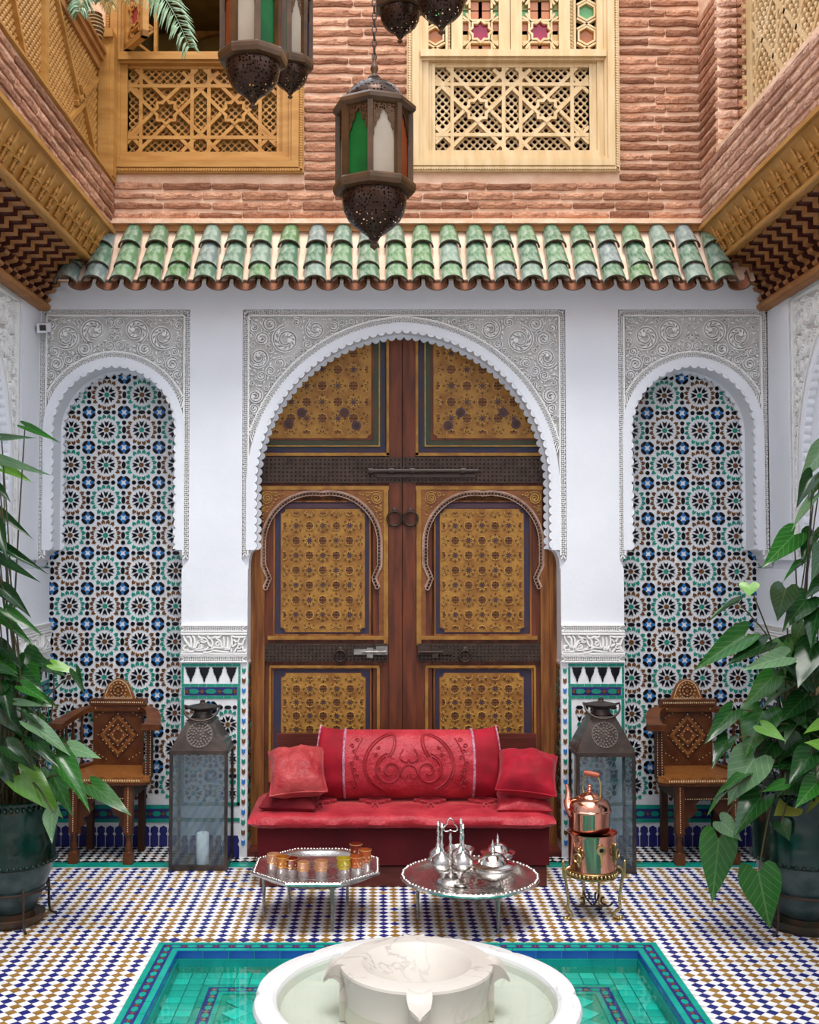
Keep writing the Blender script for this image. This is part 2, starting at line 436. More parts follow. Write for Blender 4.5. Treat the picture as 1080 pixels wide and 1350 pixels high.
def veined_marble(m):
    t = m.node_tree; N = t.nodes; L = t.links; b = N['Principled BSDF']
    tcn = N.new('ShaderNodeTexCoord'); nz = N.new('ShaderNodeTexNoise'); nz.inputs['Scale'].default_value = 3.2
    nz.inputs['Detail'].default_value = 6; nz.inputs['Distortion'].default_value = 1.4
    L.new(tcn.outputs['Object'], nz.inputs['Vector'])
    rp = N.new('ShaderNodeValToRGB'); el = rp.color_ramp.elements
    el[0].position = 0.478; el[0].color = (1, 1, 1, 1); el[1].position = 0.522; el[1].color = (1, 1, 1, 1)
    e = el.new(0.5); e.color = (0.52, 0.51, 0.52, 1)
    L.new(nz.outputs['Fac'], rp.inputs[0])
    old = b.inputs['Base Color'].links[0].from_socket
    n2 = N.new('ShaderNodeTexNoise'); n2.inputs['Scale'].default_value = 2.0
    L.new(tcn.outputs['Object'], n2.inputs['Vector'])
    mr = N.new('ShaderNodeMapRange'); mr.inputs['From Min'].default_value = 0.42; mr.inputs['From Max'].default_value = 0.62
    L.new(n2.outputs['Fac'], mr.inputs['Value'])
    mx = N.new('ShaderNodeMix'); mx.data_type = 'RGBA'; mx.blend_type = 'MULTIPLY'
    L.new(mr.outputs[0], mx.inputs['Factor']); L.new(old, mx.inputs[6]); L.new(rp.outputs[0], mx.inputs[7])
    L.new(mx.outputs[2], b.inputs['Base Color'])
veined_marble(M['marble'])

# ------------------------------------------------------------------ arches and carved plaster
def arch_path(cx, hw, zs, rise, zb, n=28):
    e = (rise*rise - hw*hw)/(2*hw); R = hw + e
    amax = atan2(rise, e)
    right = [(cx - e + R*cos(amax*i/n), zs + R*sin(amax*i/n)) for i in range(n+1)]
    left = [(2*cx - x, z) for x, z in right]
    return [(cx-hw, zb)] + left[:-1] + [(cx, zs+rise)] + right[::-1][1:] + [(cx+hw, zb)]
def offset_path(path, d):
    out = []
    N = len(path)
    for i, p in enumerate(path):
        a, b = path[max(i-1, 0)], path[min(i+1, N-1)]
        dx, dy = b[0]-a[0], b[1]-a[1]; L = hypot(dx, dy) or 1
        out.append((p[0] - dy/L*d, p[1] + dx/L*d))
    return out
def dist_path(p, path):
    best = 9.0
    for q in path:
        d = hypot(p[0]-q[0], p[1]-q[1])
        if d < best: best = d
    return best
def trellis(mb, mp, path, w, pitch, bw, h0, h1, keep=None):
    """crossing diagonal bars between a path and its parallel at distance w"""
    pts = resample(path, pitch)
    outer = offset_path(pts, w)
    N = len(pts)
    for i in range(N-2):
        for a, b in ((pts[i], outer[i+2]), (outer[i], pts[i+2])):
            if keep and not (keep(a) and keep(b)): continue
            mb.ribbon([a, b], bw, mp, h0, h1)
def scallop_plate(mb, mp, path, pitch, amp, w, h0, h1, alt=False):
    """fringe of small lobes hanging inside an arch"""
    fine = resample(path, pitch/8)
    inn = []; out = []
    nrm = offset_path(fine, 1.0)
    for i, p in enumerate(fine):
        n = (nrm[i][0]-p[0], nrm[i][1]-p[1])
        k = i % 8
        a = amp*sin(pi*k/8)**0.7
        if alt and (i//8) % 2: a = a*0.55 + amp*0.15
        inn.append((p[0]-n[0]*a, p[1]-n[1]*a)); out.append((p[0]+n[0]*w, p[1]+n[1]*w))
    o = len(mb.v); N = len(fine)
    for i in range(N):
        mb.v.extend([tuple(mp(*out[i], h0)), tuple(mp(*inn[i], h0)), tuple(mp(*inn[i], h1)), tuple(mp(*out[i], h1))])
    for i in range(N-1):
        for k in range(3):
            mb.f.append([o+i*4+k, o+i*4+k+1, o+i*4+4+k+1, o+i*4+4+k]); mb.m.append(0)
def arabesque(mb, mp, ok, box, cx, seed, radii, h0, h1, sym=True):
    rnd = random.Random(seed)
    x0, x1, z0, z1 = box
    xs0 = cx if sym else x0
    C = []
    for r, tries in radii:
        for _ in range(tries):
            x = rnd.uniform(xs0, x1); z = rnd.uniform(z0, z1)
            if sym and x - cx < r: x = cx + max(r*1.02, x-cx)
            if any((x-a)**2 + (z-b)**2 < ((r+q)*0.97)**2 for a, b, q in C): continue
            if not ok((x, z), r): continue
            C.append((x, z, r))
    def leaf(p, a, L, w):
        pts = [(p[0]+L*t*cos(a), p[1]+L*t*sin(a)) for t in (0, .33, .66, 1)]
        mb.ribbon(pts, [w*.35, w, w*.75, w*.08], mp, h0 + 0.002, h1, bevel=0.35)
    for x, z, r in C:
        s = rnd.choice((-1, 1)); a0 = rnd.uniform(0, tau)
        for mir in ((1, -1) if sym else (1,)):
            def pt(rad, ang): return (cx + mir*(x + rad*cos(ang) - cx), z + rad*sin(ang))
            if r < 0.013:
                p = [pt(r*0.9, a0), pt(r*0.3, a0+0.6), pt(r*0.9, a0+pi)]
                mb.ribbon(p, [r*.4, r*1.1, r*.2], mp, h0+0.002, h1, bevel=0.35); continue
            n = 18 if r < 0.03 else 30
            turns = 1.35 if r < 0.03 else 1.7
            path = [pt(r*(0.93 - 0.70*i/n), a0 + s*tau*turns*i/n) for i in range(n+1)]
            if r < 0.026: mb.ribbon(path, [max(0.0056, r*0.22)*(1-0.35*i/n) for i in range(n+1)], mp, h0, h1, bevel=0.3)
            else:          # a stem with a groove along it
                for g in (-1, 1):
                    gp = [pt(r*(0.93 - 0.70*i/n) + g*(0.0050 + r*.015), a0 + s*tau*turns*i/n) for i in range(n+1)]
                    mb.ribbon(gp, [0.0062*(1-0.25*i/n) for i in range(n+1)], mp, h0, h1, bevel=0.3)
            e = path[-1]; mb.prism(circ(e[0], e[1], r*0.17, 6), mp, h0-0.001, h1)
            if r >= 0.03:
                for k in range(10):
                    an = a0 + s*(0.4 + k*0.62); rr = r*(0.93 - 0.70*(an-a0)*s/(tau*turns))
                    p = pt(rr - r*0.04, an); q = pt(rr - r*0.30, an + s*0.55)
                    leaf(p, atan2(q[1]-p[1], q[0]-p[0]), hypot(q[0]-p[0], q[1]-p[1]), r*0.21)

def carved_panel(parent, mp, x0, x1, zt, zb, path, cx, seed, radii, name='carved_panel', spitch=0.046, alt=False, foot=True):
    rc = 0.030                       # depth of the recess
    bw = 0.034
    holder = bpy.data.objects.new(name, None); COL.objects.link(holder); holder.parent = parent
    holder.empty_display_size = 0.05
    lb = MB()
    per = [(x1-0.004, zb), (x1-0.004, zt-0.004), (x0+0.004, zt-0.004), (x0+0.004, zb)]
    trellis(lb, mp, per, bw-0.008, 0.0225, 0.0060, 0.006, rc)
    band = offset_path(path, 0.046)
    lim = lambda p: x0+bw < p[0] < x1-bw
    trellis(lb, mp, band, 0.026, 0.0205, 0.0058, 0.006, rc, keep=lim)
    lb.build('lattice_border', M['stucco'], holder, smooth=0, stuff=True)
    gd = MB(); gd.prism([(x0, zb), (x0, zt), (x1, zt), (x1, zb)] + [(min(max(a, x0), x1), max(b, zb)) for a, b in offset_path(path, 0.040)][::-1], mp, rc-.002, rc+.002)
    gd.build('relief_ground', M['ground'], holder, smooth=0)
    fr = MB()
    inset = bw - 0.001
    fr.ribbon([(x1-inset, zb+0.02), (x1-inset, zt-inset)], 0.007, mp, 0.004, rc)
    fr.ribbon([(x1-inset, zt-inset), (x0+inset, zt-inset)], 0.007, mp, 0.004, rc)
    fr.ribbon([(x0+inset, zt-inset), (x0+inset, zb+0.02)], 0.007, mp, 0.004, rc)
    sub = [p for p in offset_path(path, 0.076) if lim(p)]
    if len(sub) > 2: fr.ribbon(sub, 0.007, mp, 0.004, rc)
    fr.build('frame_fillet', M['stucco'], holder, smooth=0)
    rim = MB()
    rim.ribbon(offset_path(path, 0.022), 0.044, mp, 0.003, rc)
    rim.build('arch_rim', M['plaster'], holder, smooth=0)
    sc = MB()
    scallop_plate(sc, mp, path, spitch, 0.016, 0.004, 0.006, 0.04, alt)
    sc.build('scallop_fringe', M['plaster'], holder, smooth=30, stuff=True)
    ar = MB()
    out = offset_path(path, 0.08)
    out = [(out[0][0], zb-1.0)] + out + [(out[-1][0], zb-1.0)]
    def ok(p, r):
        if p[0]-r < x0+bw+0.004 or p[0]+r > x1-bw-0.004 or p[1]+r > zt-bw-0.004 or p[1]-r < zb+0.03: return False
        if dist_path(p, out) < r*1.02: return False
        # outside of the arch
        ins = False; j = len(out)-1
        for i in range(len(out)):
            (xi, zi), (xj, zj) = out[i], out[j]
            if (zi > p[1]) != (zj > p[1]) and p[0] < (xj-xi)*(p[1]-zi)/(zj-zi)+xi: ins = not ins
            j = i
        return not ins
    arabesque(ar, mp, ok, (x0, x1, zb, zt), cx, seed, radii, 0.007, rc)
    ar.build('arabesque_relief', M['stucco'], holder, smooth=0, fix=False, stuff=True)
    return holder

RAD_BIG = [(0.085, 400), (0.060, 900), (0.042, 1600), (0.028, 3000), (0.0185, 4500), (0.0122, 8000), (0.0085, 12000), (0.0062, 14000)]
RAD_SMALL = [(0.075, 300), (0.055, 700), (0.04, 1200), (0.027, 2200), (0.018, 3500), (0.012, 6000), (0.0085, 7000), (0.006, 7000)]

# ------------------------------------------------------------------ white back wall
ZTOP = gz(352, D0)
arcC = arch_path(WX(531.5), WX(728)-WX(531.5), WZ(640), WZ(435)-WZ(640), WZ(725))
arcL = arch_path(WX(148.5), WX(231.5)-WX(148.5), WZ(566), WZ(481)-WZ(566), WZ(725))
arcR = arch_path(WX(916), WX(999)-WX(916), WZ(566), WZ(481)-WZ(566), WZ(725))
def cav(xa, xb, z0=725, z1=747):
    """quarter-hollow under an impost from jamb xa (top) to pier xb (bottom)"""
    za, zb = WZ(z0), WZ(z1); out = []
    for i in range(6):
        t = i/5*pi/2
        out.append((xa + (xb-xa)*sin(t), zb + (za-zb)*cos(t)))
    return out
wxl, wxr = XL-0.02, XR+0.02
poly = [(wxl, ZTOP), (wxl, WZ(747))]
poly += cav(WX(65.5), wxl+0.001)[::-1]
poly += arcL[1:-1]
poly += cav(WX(231.5), WX(240)) + [(WX(240), 0), (WX(327), 0)] + cav(WX(335), WX(327))[::-1]
poly += arcC[1:-1]
poly += cav(WX(728), WX(739)) + [(WX(739), 0), (WX(822), 0)] + cav(WX(833), WX(822))[::-1]
poly += arcR[1:-1]
poly += cav(WX(999), wxr-0.001) + [(wxr, WZ(747)), (wxr, ZTOP)]
wall_mp = WM(D0)
wb = MB()
wb.prism(poly, wall_mp, 0.030, DB-D0+0.005, back=False)
# raised plaster skin around the sunk carved panels
zp = WZ(408)
skin = []
skin.append(rect(wxl, wxr, zp, ZTOP))
def pier(a, b, la, lb):
    return [(WX(a), zp), (WX(a), WZ(738)), (WX(la), WZ(750)), (WX(la), 0), (WX(lb), 0), (WX(lb), WZ(750)), (WX(b), WZ(738)), (WX(b), zp)]
skin.append(pier(249, 319, 240, 327))
skin.append(pier(747, 817, 739, 822))
skin.append([(wxl, zp), (wxl, WZ(738)), (WX(50.5), WZ(738)), (WX(50.5), zp)])
skin.append([(WX(1015), zp), (WX(1015), WZ(738)), (wxr, WZ(738)), (wxr, zp)])
for q in skin: wb.prism(q, wall_mp, 0.0, 0.031)
wall_back = wb.build('wall_back', M['plaster'], smooth=30)
wall_back['kind'] = 'structure'
carved_panel(wall_back, wall_mp, WX(319), WX(747), zp, WZ(737), arcC, WX(531.5), 3, RAD_BIG)
carved_panel(wall_back, wall_mp, WX(50.5), WX(249), zp, WZ(737), arcL, WX(148.5), 5, RAD_SMALL, alt=True)
carved_panel(wall_back, wall_mp, WX(817), WX(1015), zp, WZ(737), arcR, WX(916), 5, RAD_SMALL, alt=True)
# second fringe at the back of each recess
for cxp, nm in ((148.5, 'inner_scallop_fringe'), (916, 'inner_scallop_fringe')):
    s2 = MB()
    k = DB/D0
    pth = arch_path(WX(cxp), (WX(231.5)-WX(148.5))*0.985, WZ(566), (WZ(481)-WZ(566))*0.985, WZ(725))
    scallop_plate(s2, WM(DB-0.03), pth, 0.046, 0.02, 0.012, 0.0, 0.02, True)
    s2.build(nm, M['plaster'], wall_back, smooth=30, stuff=True)
s2 = MB()
pth = arch_path(WX(531.5), (WX(728)-WX(531.5))*0.99, WZ(640), (WZ(435)-WZ(640))*0.99, WZ(725))
scallop_plate(s2, WM(DD-0.04), pth, 0.046, 0.018, 0.012, 0.0, 0.02)
s2.build('inner_scallop_fringe', M['plaster'], wall_back, smooth=30, stuff=True)

# ------------------------------------------------------------------ zellige
ZM = [M['white'], M['black'], M['tealdim'], M['brown'], M['cobalt'], M['navy'], M['teal']]
WHI, BLK, TEA, BRO, COB, NAV, TE2 = range(7)
def oval(cx, cy, L, w, a):
    p = [(-L, 0), (-L*.62, w*.85), (0, w), (L*.62, w*.85), (L, 0), (L*.62, -w*.85), (0, -w), (-L*.62, -w*.85)]
    return rotp(p, a, cx, cy)
def rosette_pieces(mb, mp, cx, cy, p, ring, hub, h0, h1, edges=True, clip=None):
    S = []
    S.append((circ(0, 0, .072, 10), hub))
    d = [(.085, 0), (.15, .046), (.262, .066), (.212, 0), (.262, -.066), (.15, -.046)]
    for k in range(8): S.append((rotp(d, k*pi/4), BLK))
    o = [(.318, .046), (.352, 0), (.318, -.046), (.39, -.056), (.455, 0), (.39, .056)]
    for k in range(4):
        for a in (10.5, -10.5, 31, -31): S.append((rotp(o, k*pi/2 + radians(a)), ring))
    if edges:
        for s in (0, 1):
            for q in (-.205, .205):
                S.append((circ(*((.5, q) if s else (q, .5)), .064, 8, pi/8), BLK))
            S.append((oval(*((.5, 0) if s else (0, .5)), .108, .056, pi/2*s), BLK))
        for a in range(4):
            S.append((rotp([(.050, 0), (.065, .046), (.11, .052), (.178, 0), (.11, -.052), (.065, -.046)], a*pi/2, .5, .5), COB))
            S.append((oval(.5 + .148*cos(pi/4+a*pi/2), .5 + .148*sin(pi/4+a*pi/2), .108, .052, pi*3/4 + a*pi/2), BLK))
    for poly, mi in S:
        q = [(cx + x*p, cy + y*p) for x, y in poly]
        if clip and not all(clip[0] <= x <= clip[1] and clip[2] <= y <= clip[3] for x, y in q): continue
        mb.prism(q, mp, h0, h1, mi)
PITCH_Z = 0.2005
mp0 = lambda a, b, h: Vector((a, h, b))
rosA = MB(); rosette_pieces(rosA, mp0, 0, 0, PITCH_Z, TEA, BRO, -0.0035, 0.001)
rosB = MB(); rosette_pieces(rosB, mp0, 0, 0, PITCH_Z, BRO, TEA, -0.0035, 0.001)
meA = rosA.mesh('rosette', ZM, 0); meB = rosB.mesh('rosette', ZM, 0)
def niche(name, xa, xb, x_ref, z_ref, phase):
    w = MB(); w.bx(xa, xb, DB, DB+0.1, 0, WZ(470), 0)
    ob = w.build(name, [M['white']], smooth=0); ob['kind'] = 'structure'
    zlow = gz(1058, DB)
    for i in range(-4, 6):
        for j in range(-10, 12):
            x = x_ref + i*PITCH_Z; z = z_ref + j*PITCH_Z
            if x < xa-0.09 or x > xb+0.09: continue
            if z < zlow+0.005 or z > WZ(490)-0.02: continue
            inst('rosette', meA if (i+j+phase) % 2 == 0 else meB, ob, (x, DB, z))
    # foot: teal strips, star band and blue merlons
    mp = WM(DB); ft = MB()
    za, zb_, zc, zd = gz(1061, DB), gz(1066, DB), gz(1079, DB), gz(1084, DB)
    n = int((xb-xa)/0.075)
    ft.prism(rect(xa, xb, zd, za), mp, -0.0045, 0, NAV)
    for k in range(n):
        a, b = xa + (xb-xa)*k/n, xa + (xb-xa)*(k+1)/n
        ft.prism(rect(a+.001, b-.001, zb_, za), mp, -0.007, 0, TE2)
        ft.prism(rect(a+.001, b-.001, zd, zc), mp, -0.007, 0, TE2)
        zm = (zb_+zc)/2; m = (a+b)/2
        ft.prism(oval(m, zm, 0.024, 0.015, 0), mp, -0.007, 0, TE2)
        ft.prism(circ(a, zm, 0.012, 4), mp, -0.007, 0, BRO)
    ft.build('foot_band', ZM, ob, smooth=0, stuff=True)
    zt = zd - 0.002
    n = int((xb-xa)/0.049); st = (xb-xa)/n
    mm = MB()
    mm.prism([(-.0225, 0), (.0225, 0), (.0225, zt*.45), (.014, zt*.52), (.0225, zt*.62), (.02, zt*.8), (0, zt*.88), (-.02, zt*.8), (-.0225, zt*.62), (-.014, zt*.52), (-.0225, zt*.45)],
             mp0, -0.005, 0.001, 0)
    me = mm.mesh('merlon_tile', [M['navy']], 0)
    for k in range(n): inst('merlon_tile', me, ob, (xa + st*(k+.5), DB, 0.0))
    return ob
niche('wall_niche_left', XL-0.02, WX(262), gx(139.5, DB), gz(613, DB), 1)
niche('wall_niche_right', WX(805), XR+0.02, gx(877.5, DB), gz(614, DB), 0)

# strokes of the carved inscription, in the pixels of a 1000 x 360 band
SCRIPT = [
 [(30,20),(55,100),(100,180),(130,245),(120,290),(70,310),(32,270),(50,222),(85,212)],
 [(85,50),(120,40),(146,85),(152,160),(150,235),(128,285)],
 [(165,20),(195,60),(205,120),(200,210),(183,270),(220,295),(262,270),(312,262),(322,222),(292,205),(266,230),(280,258)],
 [(262,12),(282,52),(340,70),(392,110),(420,180),(450,240),(430,262)],
 [(272,182),(290,120),(320,92),(366,96),(374,135),(335,150),(272,126),(240,180),(220,240),(190,290)],
 [(402,12),(420,60),(460,80),(482,160),(470,230),(432,262),(400,242)],
 [(460,80),(520,40),(572,50),(612,15)],
 [(526,62),(582,110),(612,190),(618,250)],
 [(532,200),(548,142),(585,150),(578,202),(536,212)],
 [(372,332),(352,300),(412,280),(470,275),(512,250),(612,256),(672,250)],
 [(652,42),(662,132),(658,250)],
 [(712,45),(718,130),(712,250),(672,284)],
 [(772,12),(782,110),(772,232),(732,280),(660,296)],
 [(782,22),(832,42),(980,40),(992,18)],
 [(902,60),(852,170),(802,222),(772,232)],
 [(802,92),(872,172),(932,202),(962,110),(992,62)],
 [(852,262),(832,310),(802,350)], [(772,242),(770,340)],
 [(12,336),(90,330),(172,332),(200,312)], [(202,312),(332,312),(362,350),(452,332),(502,312),(672,340),(732,332)], [(862,326),(930,318),(992,322)],
 [(930,205),(950,260),(945,310)],
]
def inscription(mb, mp, a0, a1, z0, z1, h0, h1):
    sx = (a1-a0)/1004; sz = (z1-z0)/360
    for st in SCRIPT:
        p = [(a0 + x*sx, z1 - y*sz) for x, y in [tuple(q) for q in smoothpath(st, 5)]]
        mb.ribbon(p, [0.0125*(0.75+0.25*sin(pi*i/(len(p)-1))) for i in range(len(p))], mp, h0, h1, bevel=0.3)
    for x, y, r in ((895, 240, 30), (292, 232, 10), (345, 120, 12)):
        mb.ribbon([(a0+px*sx, z1-py*sz) for px, py in circ(x, y, r, 12)], 0.010, mp, h0, h1, closed=True, bevel=0.3)
def dado(parent, mp, a0, a1, chev=(False, False), merl=4, shift=0.0):
    """carved inscription band with tile panel below it, between a0 and a1 of a wall map"""
    Z = WZ
    ho = bpy.data.objects.new('dado', None); COL.objects.link(ho); ho.parent = parent; ho.empty_display_size = 0.05
    b = MB()
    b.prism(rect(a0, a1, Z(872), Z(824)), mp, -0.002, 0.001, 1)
    for zt in (Z(824.5), Z(864.5)):
        b.ribbon([(a0, zt), (a1, zt)], 0.005, mp, -0.016, 0); b.ribbon([(a0, zt-0.031), (a1, zt-0.031)], 0.006, mp, -0.016, 0)
    b.ribbon([(a0, Z(835)), (a1, Z(835))], 0.012, mp, -0.016, 0); b.ribbon([(a0, Z(861.5)), (a1, Z(861.5))], 0.012, mp, -0.016, 0)
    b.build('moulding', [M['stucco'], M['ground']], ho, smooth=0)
    t = MB()
    for zt in (Z(832), Z(872)): trellis(t, mp, [(a0, zt), (a1, zt)], 0.029, 0.0235, 0.006, -0.014, 0)
    t.build('lattice_border', M['stucco'], ho, smooth=0, stuff=True)
    s = MB(); inscription(s, mp, a0+0.004, a1-0.004, Z(860.5), Z(836.5), -0.018, 0)
    s.build('inscription', M['stucco'], ho, smooth=0, stuff=True)
    q = MB()
    top = Z(873)
    q.prism(rect(a0, a1, 0, top), mp, -0.003, 0.001, WHI)
    ca = a0 + (0.036 if chev[0] else 0.004); cb = a1 - (0.036 if chev[1] else 0.004)
    def strip(z0, z1, aa, bb, mi=TEA, L=0.045):
        n = max(1, round((bb-aa)/L))
        for k in range(n): q.prism(rect(aa+(bb-aa)*k/n+.001, aa+(bb-aa)*(k+1)/n-.001, z0, z1), mp, -0.007, 0, mi)
    def vstrip(aa, bb, z0, z1, L=0.045):
        n = max(1, round(abs(z1-z0)/L))
        for k in range(n): q.prism(rect(aa, bb, z0+(z1-z0)*k/n+.001, z0+(z1-z0)*(k+1)/n-.001), mp, -0.007, 0, TEA)
    strip(Z(878.5), Z(874.5), ca, cb); strip(Z(905.5), Z(901.5), ca, cb); strip(Z(921), Z(917), ca, cb)
    vstrip(ca, ca+0.012, Z(901), Z(879)); vstrip(cb-0.012, cb, Z(901), Z(879))
    vstrip(ca, ca+0.016, Z(917), Z(906)); vstrip(cb-0.016, cb, Z(917), Z(906))
    z_lo = Z(1062)
    vstrip(ca, ca+0.016, z_lo, Z(921.5)); vstrip(cb-0.016, cb, z_lo, Z(921.5))
    q.prism(rect(ca+.018, cb-.018, Z(916.5), Z(906)), mp, -0.0055, 0, NAV)
    zm = (Z(916.5)+Z(906))/2; n = max(2, round((cb-ca-.04)/0.088)); w = (cb-ca-.04)/n
    for k in range(n+1):
        x = ca+.02+w*k
        if k < n: q.prism(oval(x+w/2, zm, w*.33, 0.0135, 0), mp, -0.008, 0, TEA)
        if 0 < k < n or True: q.prism(circ(min(max(x, ca+.032), cb-.032), zm, 0.0135, 4), mp, -0.008, 0, BRO)
    # mosaic field
    pr = 0.185; x_r = (ca+cb)/2 + shift
    for i in range(-3, 4):
        for j in range(0, 6):
            rosette_pieces(q, mp, x_r + (i+.5)*pr, Z(955) - j*pr, pr, BRO if (i+j) % 2 else TEA, TEA if (i+j) % 2 else BRO, -0.007, 0,
                           clip=(ca+.018, cb-.018, z_lo+.02, Z(922)))
    # blue merlons and teal strips at the foot
    strip(z_lo, z_lo+.018, ca, cb); strip(z_lo-.085, z_lo-.065, ca, cb)
    n = round((cb-ca)/0.049)
    for k in range(n):
        x = ca+(cb-ca)*(k+.5)/n
        q.prism(rotp([(-.02, 0), (.02, 0), (.02, .06), (.012, .075), (.02, .09), (.012, .12), (-.012, .12), (-.02, .09), (-.012, .075), (-.02, .06)], 0, x, 0.0), mp, -0.007, 0, NAV)
    for side, (u, v) in ((0, (a0, ca)), (1, (cb, a1))):
        if not chev[side]: continue
        zz = top - 0.03; k = 0
        m = (u+v)/2
        while zz > 0.05:
            mi = (TEA, BRO, COB)[k % 3]
            q.prism([(m-.010, zz), (m, zz-.008), (m+.010, zz), (m+.010, zz-.022), (m, zz-.032), (m-.010, zz-.022)], mp, -0.007, 0, mi)
            zz -= 0.0545; k += 1
    q.build('tile_panel', ZM, ho, smooth=0, stuff=True)
    # black stepped merlons
    z1 = Z(879.5); z0 = Z(899); Hh = z1-z0
    aa, bb = ca+.014, cb-.014; w = (bb-aa)/merl
    prof = [(.40, 0), (.40, .1), (.33, .14), (.33, .34), (.26, .40), (.26, .5), (.17, .58), (.13, .7), (.08, .78), (.06, .95), (0, 1)]
    pl = [(x*w, -y*Hh) for x, y in prof] + [(-x*w, -y*Hh) for x, y in prof[::-1][1:]]
    for k in range(merl):
        e = MB(); e.prism([(aa + w*(k+.5) + x, z1 + z) for x, z in pl], mp, -0.007, 0)
        e.build('merlon_tile', M['black'], ho, smooth=0)
    return ho
dado(wall_back, wall_mp, WX(240), WX(327), (False, True), 4, 0.0)
dado(wall_back, wall_mp, WX(739), WX(822), (True, False), 4, 0.0)
# mosaic on the jambs of the doorway
for xw, sg in ((WX(327), -1), (WX(739), 1)):
    j = MB(); mpj = SM(xw, sg)
    j.prism(rect(D0+0.004, DD, 0, WZ(873)), mpj, -0.003, 0.002, WHI)
    z = WZ(880)
    while z > 0.06:
        for y in (D0+0.045, D0+0.09, D0+0.135):
            j.prism(circ(y, z, 0.017, 8), mpj, -0.006, 0, random.choice((BRO, BLK, TEA, BRO)))
            j.prism(circ(y+.0225, z-.02, 0.009, 4), mpj, -0.006, 0, BLK)
        z -= 0.042
    j.build('jamb_mosaic', ZM, wall_back, smooth=0, stuff=True)

# ------------------------------------------------------------------ side walls of the ground floor
YF = 5.66             # where the side arches start
ZC = gz(404, D0) + 0.02
def side_wall(name, X, sg):
    mp = SM(X, sg)
    hw = 0.80; cy = YF - 0.10 - hw
    a = arch_path(cy, hw, WZ(625), 0.80, WZ(725))
    low = YF - 0.03
    y_far = DB + 0.1
    outer = [(y_far, 0), (y_far, ZC), (-2.6, ZC), (-2.6, 0), (cy-hw-0.07, 0), (cy-hw-0.07, WZ(747)), (cy-hw, WZ(725))] + a[1:-1] + \
            [(cy+hw, WZ(725)), (YF-0.03, WZ(747)), (YF-0.03, 0)]
    w = MB()
    w.prism(outer, mp, 0.03, 0.30)
    # skin
    w.prism(rect(5.72, DB+.1, WZ(738), zp), mp, 0.0, 0.031)
    w.prism(rect(YF-0.03, DB+.1, 0, WZ(750)), mp, 0.0, 0.031)
    w.prism(rect(-2.6, DB+.1, zp, ZC), mp, 0.0, 0.031)
    w.prism(rect(-2.6, cy-hw-0.12, 0, zp), mp, 0.0, 0.031)
    w.prism(rect(cy-hw-0.1, YF+.05, 0, ZC), mp, 0.26, 0.30)
    ob = w.build(name, M['plaster'], smooth=30); ob['kind'] = 'structure'
    carved_panel(ob, mp, cy-hw-0.12, 5.72, zp, WZ(737), a, cy, 11, [(0.08, 200), (0.055, 500), (0.04, 900), (0.028, 1500), (0.019, 2200), (0.012, 2600), (0.008, 2600)], alt=True)
    dado(ob, mp, YF-0.03, DB, (True, False), 6)
    return ob
wl = side_wall('wall_left', XL, -1)
wr = side_wall('wall_right', XR, 1)

# ------------------------------------------------------------------ floor, pool, fountain
pl0 = G(210, 1243); pr0 = G(865, 1244)
PX0, PX1, PYB = pl0.x, pr0.x, pl0.y
PYF = PYB - (PX1 - PX0)
fl = MB()
FX0, FX1, FY0, FY1 = XL-0.35, XR+0.35, -2.6, DB+0.1
fl.prism(rect(FX0, FX1, FY0, FY1), FM(-0.004), 0, 0.5, holes=[rect(PX0, PX1, PYF, PYB)[::-1]])
floor_ob = fl.build('floor', M['grout'], smooth=0); floor_ob['kind'] = 'structure'
td = 0.0497
xc = (PX0+PX1)/2
rnd = random.Random(4)
def diamond_mesh(m):
    b = MB(); r = td/2*0.965
    b.prism([(r, 0), (0, r), (-r, 0), (0, -r)], FM(0.0), -0.0012, 0.006, 0)
    return b.mesh('tile', [m], 0, fix=False)
tmesh = {k: diamond_mesh(M[k]) for k in ('navy', 'ochre', 'whitefloor', 'black', 'brown')}
spots = []
ylim = 5.845
for i in range(-44, 45):
    for j in range(int((ylim-2.6)/td)+1):
        for half in (0, 1):
            x = xc + (i + half*.5)*td; y = 2.62 + (j + half*.5)*td
            if not (XL+0.01 < x < XR-0.01) or y > ylim-0.02: continue
            if PX0-0.018 < x < PX1+0.018 and PYF-.018 < y < PYB+0.018: continue
            if half: k = 'whitefloor'
            else:
                flip = (i // 9 + j // 23) % 2 if False else 0
                k = 'navy' if (i + flip) % 2 == 0 else 'ochre'
                if rnd.random() < 0.06: k = 'ochre' if k == 'navy' else 'navy'
            p = (x, y, rnd.uniform(-.0006, .0006))
            vis = 0
            if y > 3.7:
                u = x/y*F + CX
                vis = 1 if -15 < u < 1095 else 0
            spots.append((y if vis else 99, p, k))
spots.sort(key=lambda t: t[0])
for y, p, k in spots[:296]: inst('tile', tmesh[k], floor_ob, p)
fld = MB(); FK = ['navy', 'ochre', 'whitefloor']
r = td/2*0.965
for y, p, k in spots[296:]:
    fld.add([(p[0]+r, p[1], .0012+p[2]), (p[0], p[1]+r, .0012+p[2]), (p[0]-r, p[1], .0012+p[2]), (p[0], p[1]-r, .0012+p[2]),
             (p[0]+r, p[1], -.004), (p[0], p[1]+r, -.004), (p[0]-r, p[1], -.004), (p[0], p[1]-r, -.004)],
            [(0, 1, 2, 3), (0, 4, 5, 1), (1, 5, 6, 2), (2, 6, 7, 3), (3, 7, 4, 0)], FK.index(k))
fld.build('floor_tile_field', [M[k] for k in FK], floor_ob, smooth=0, fix=False, stuff=True)
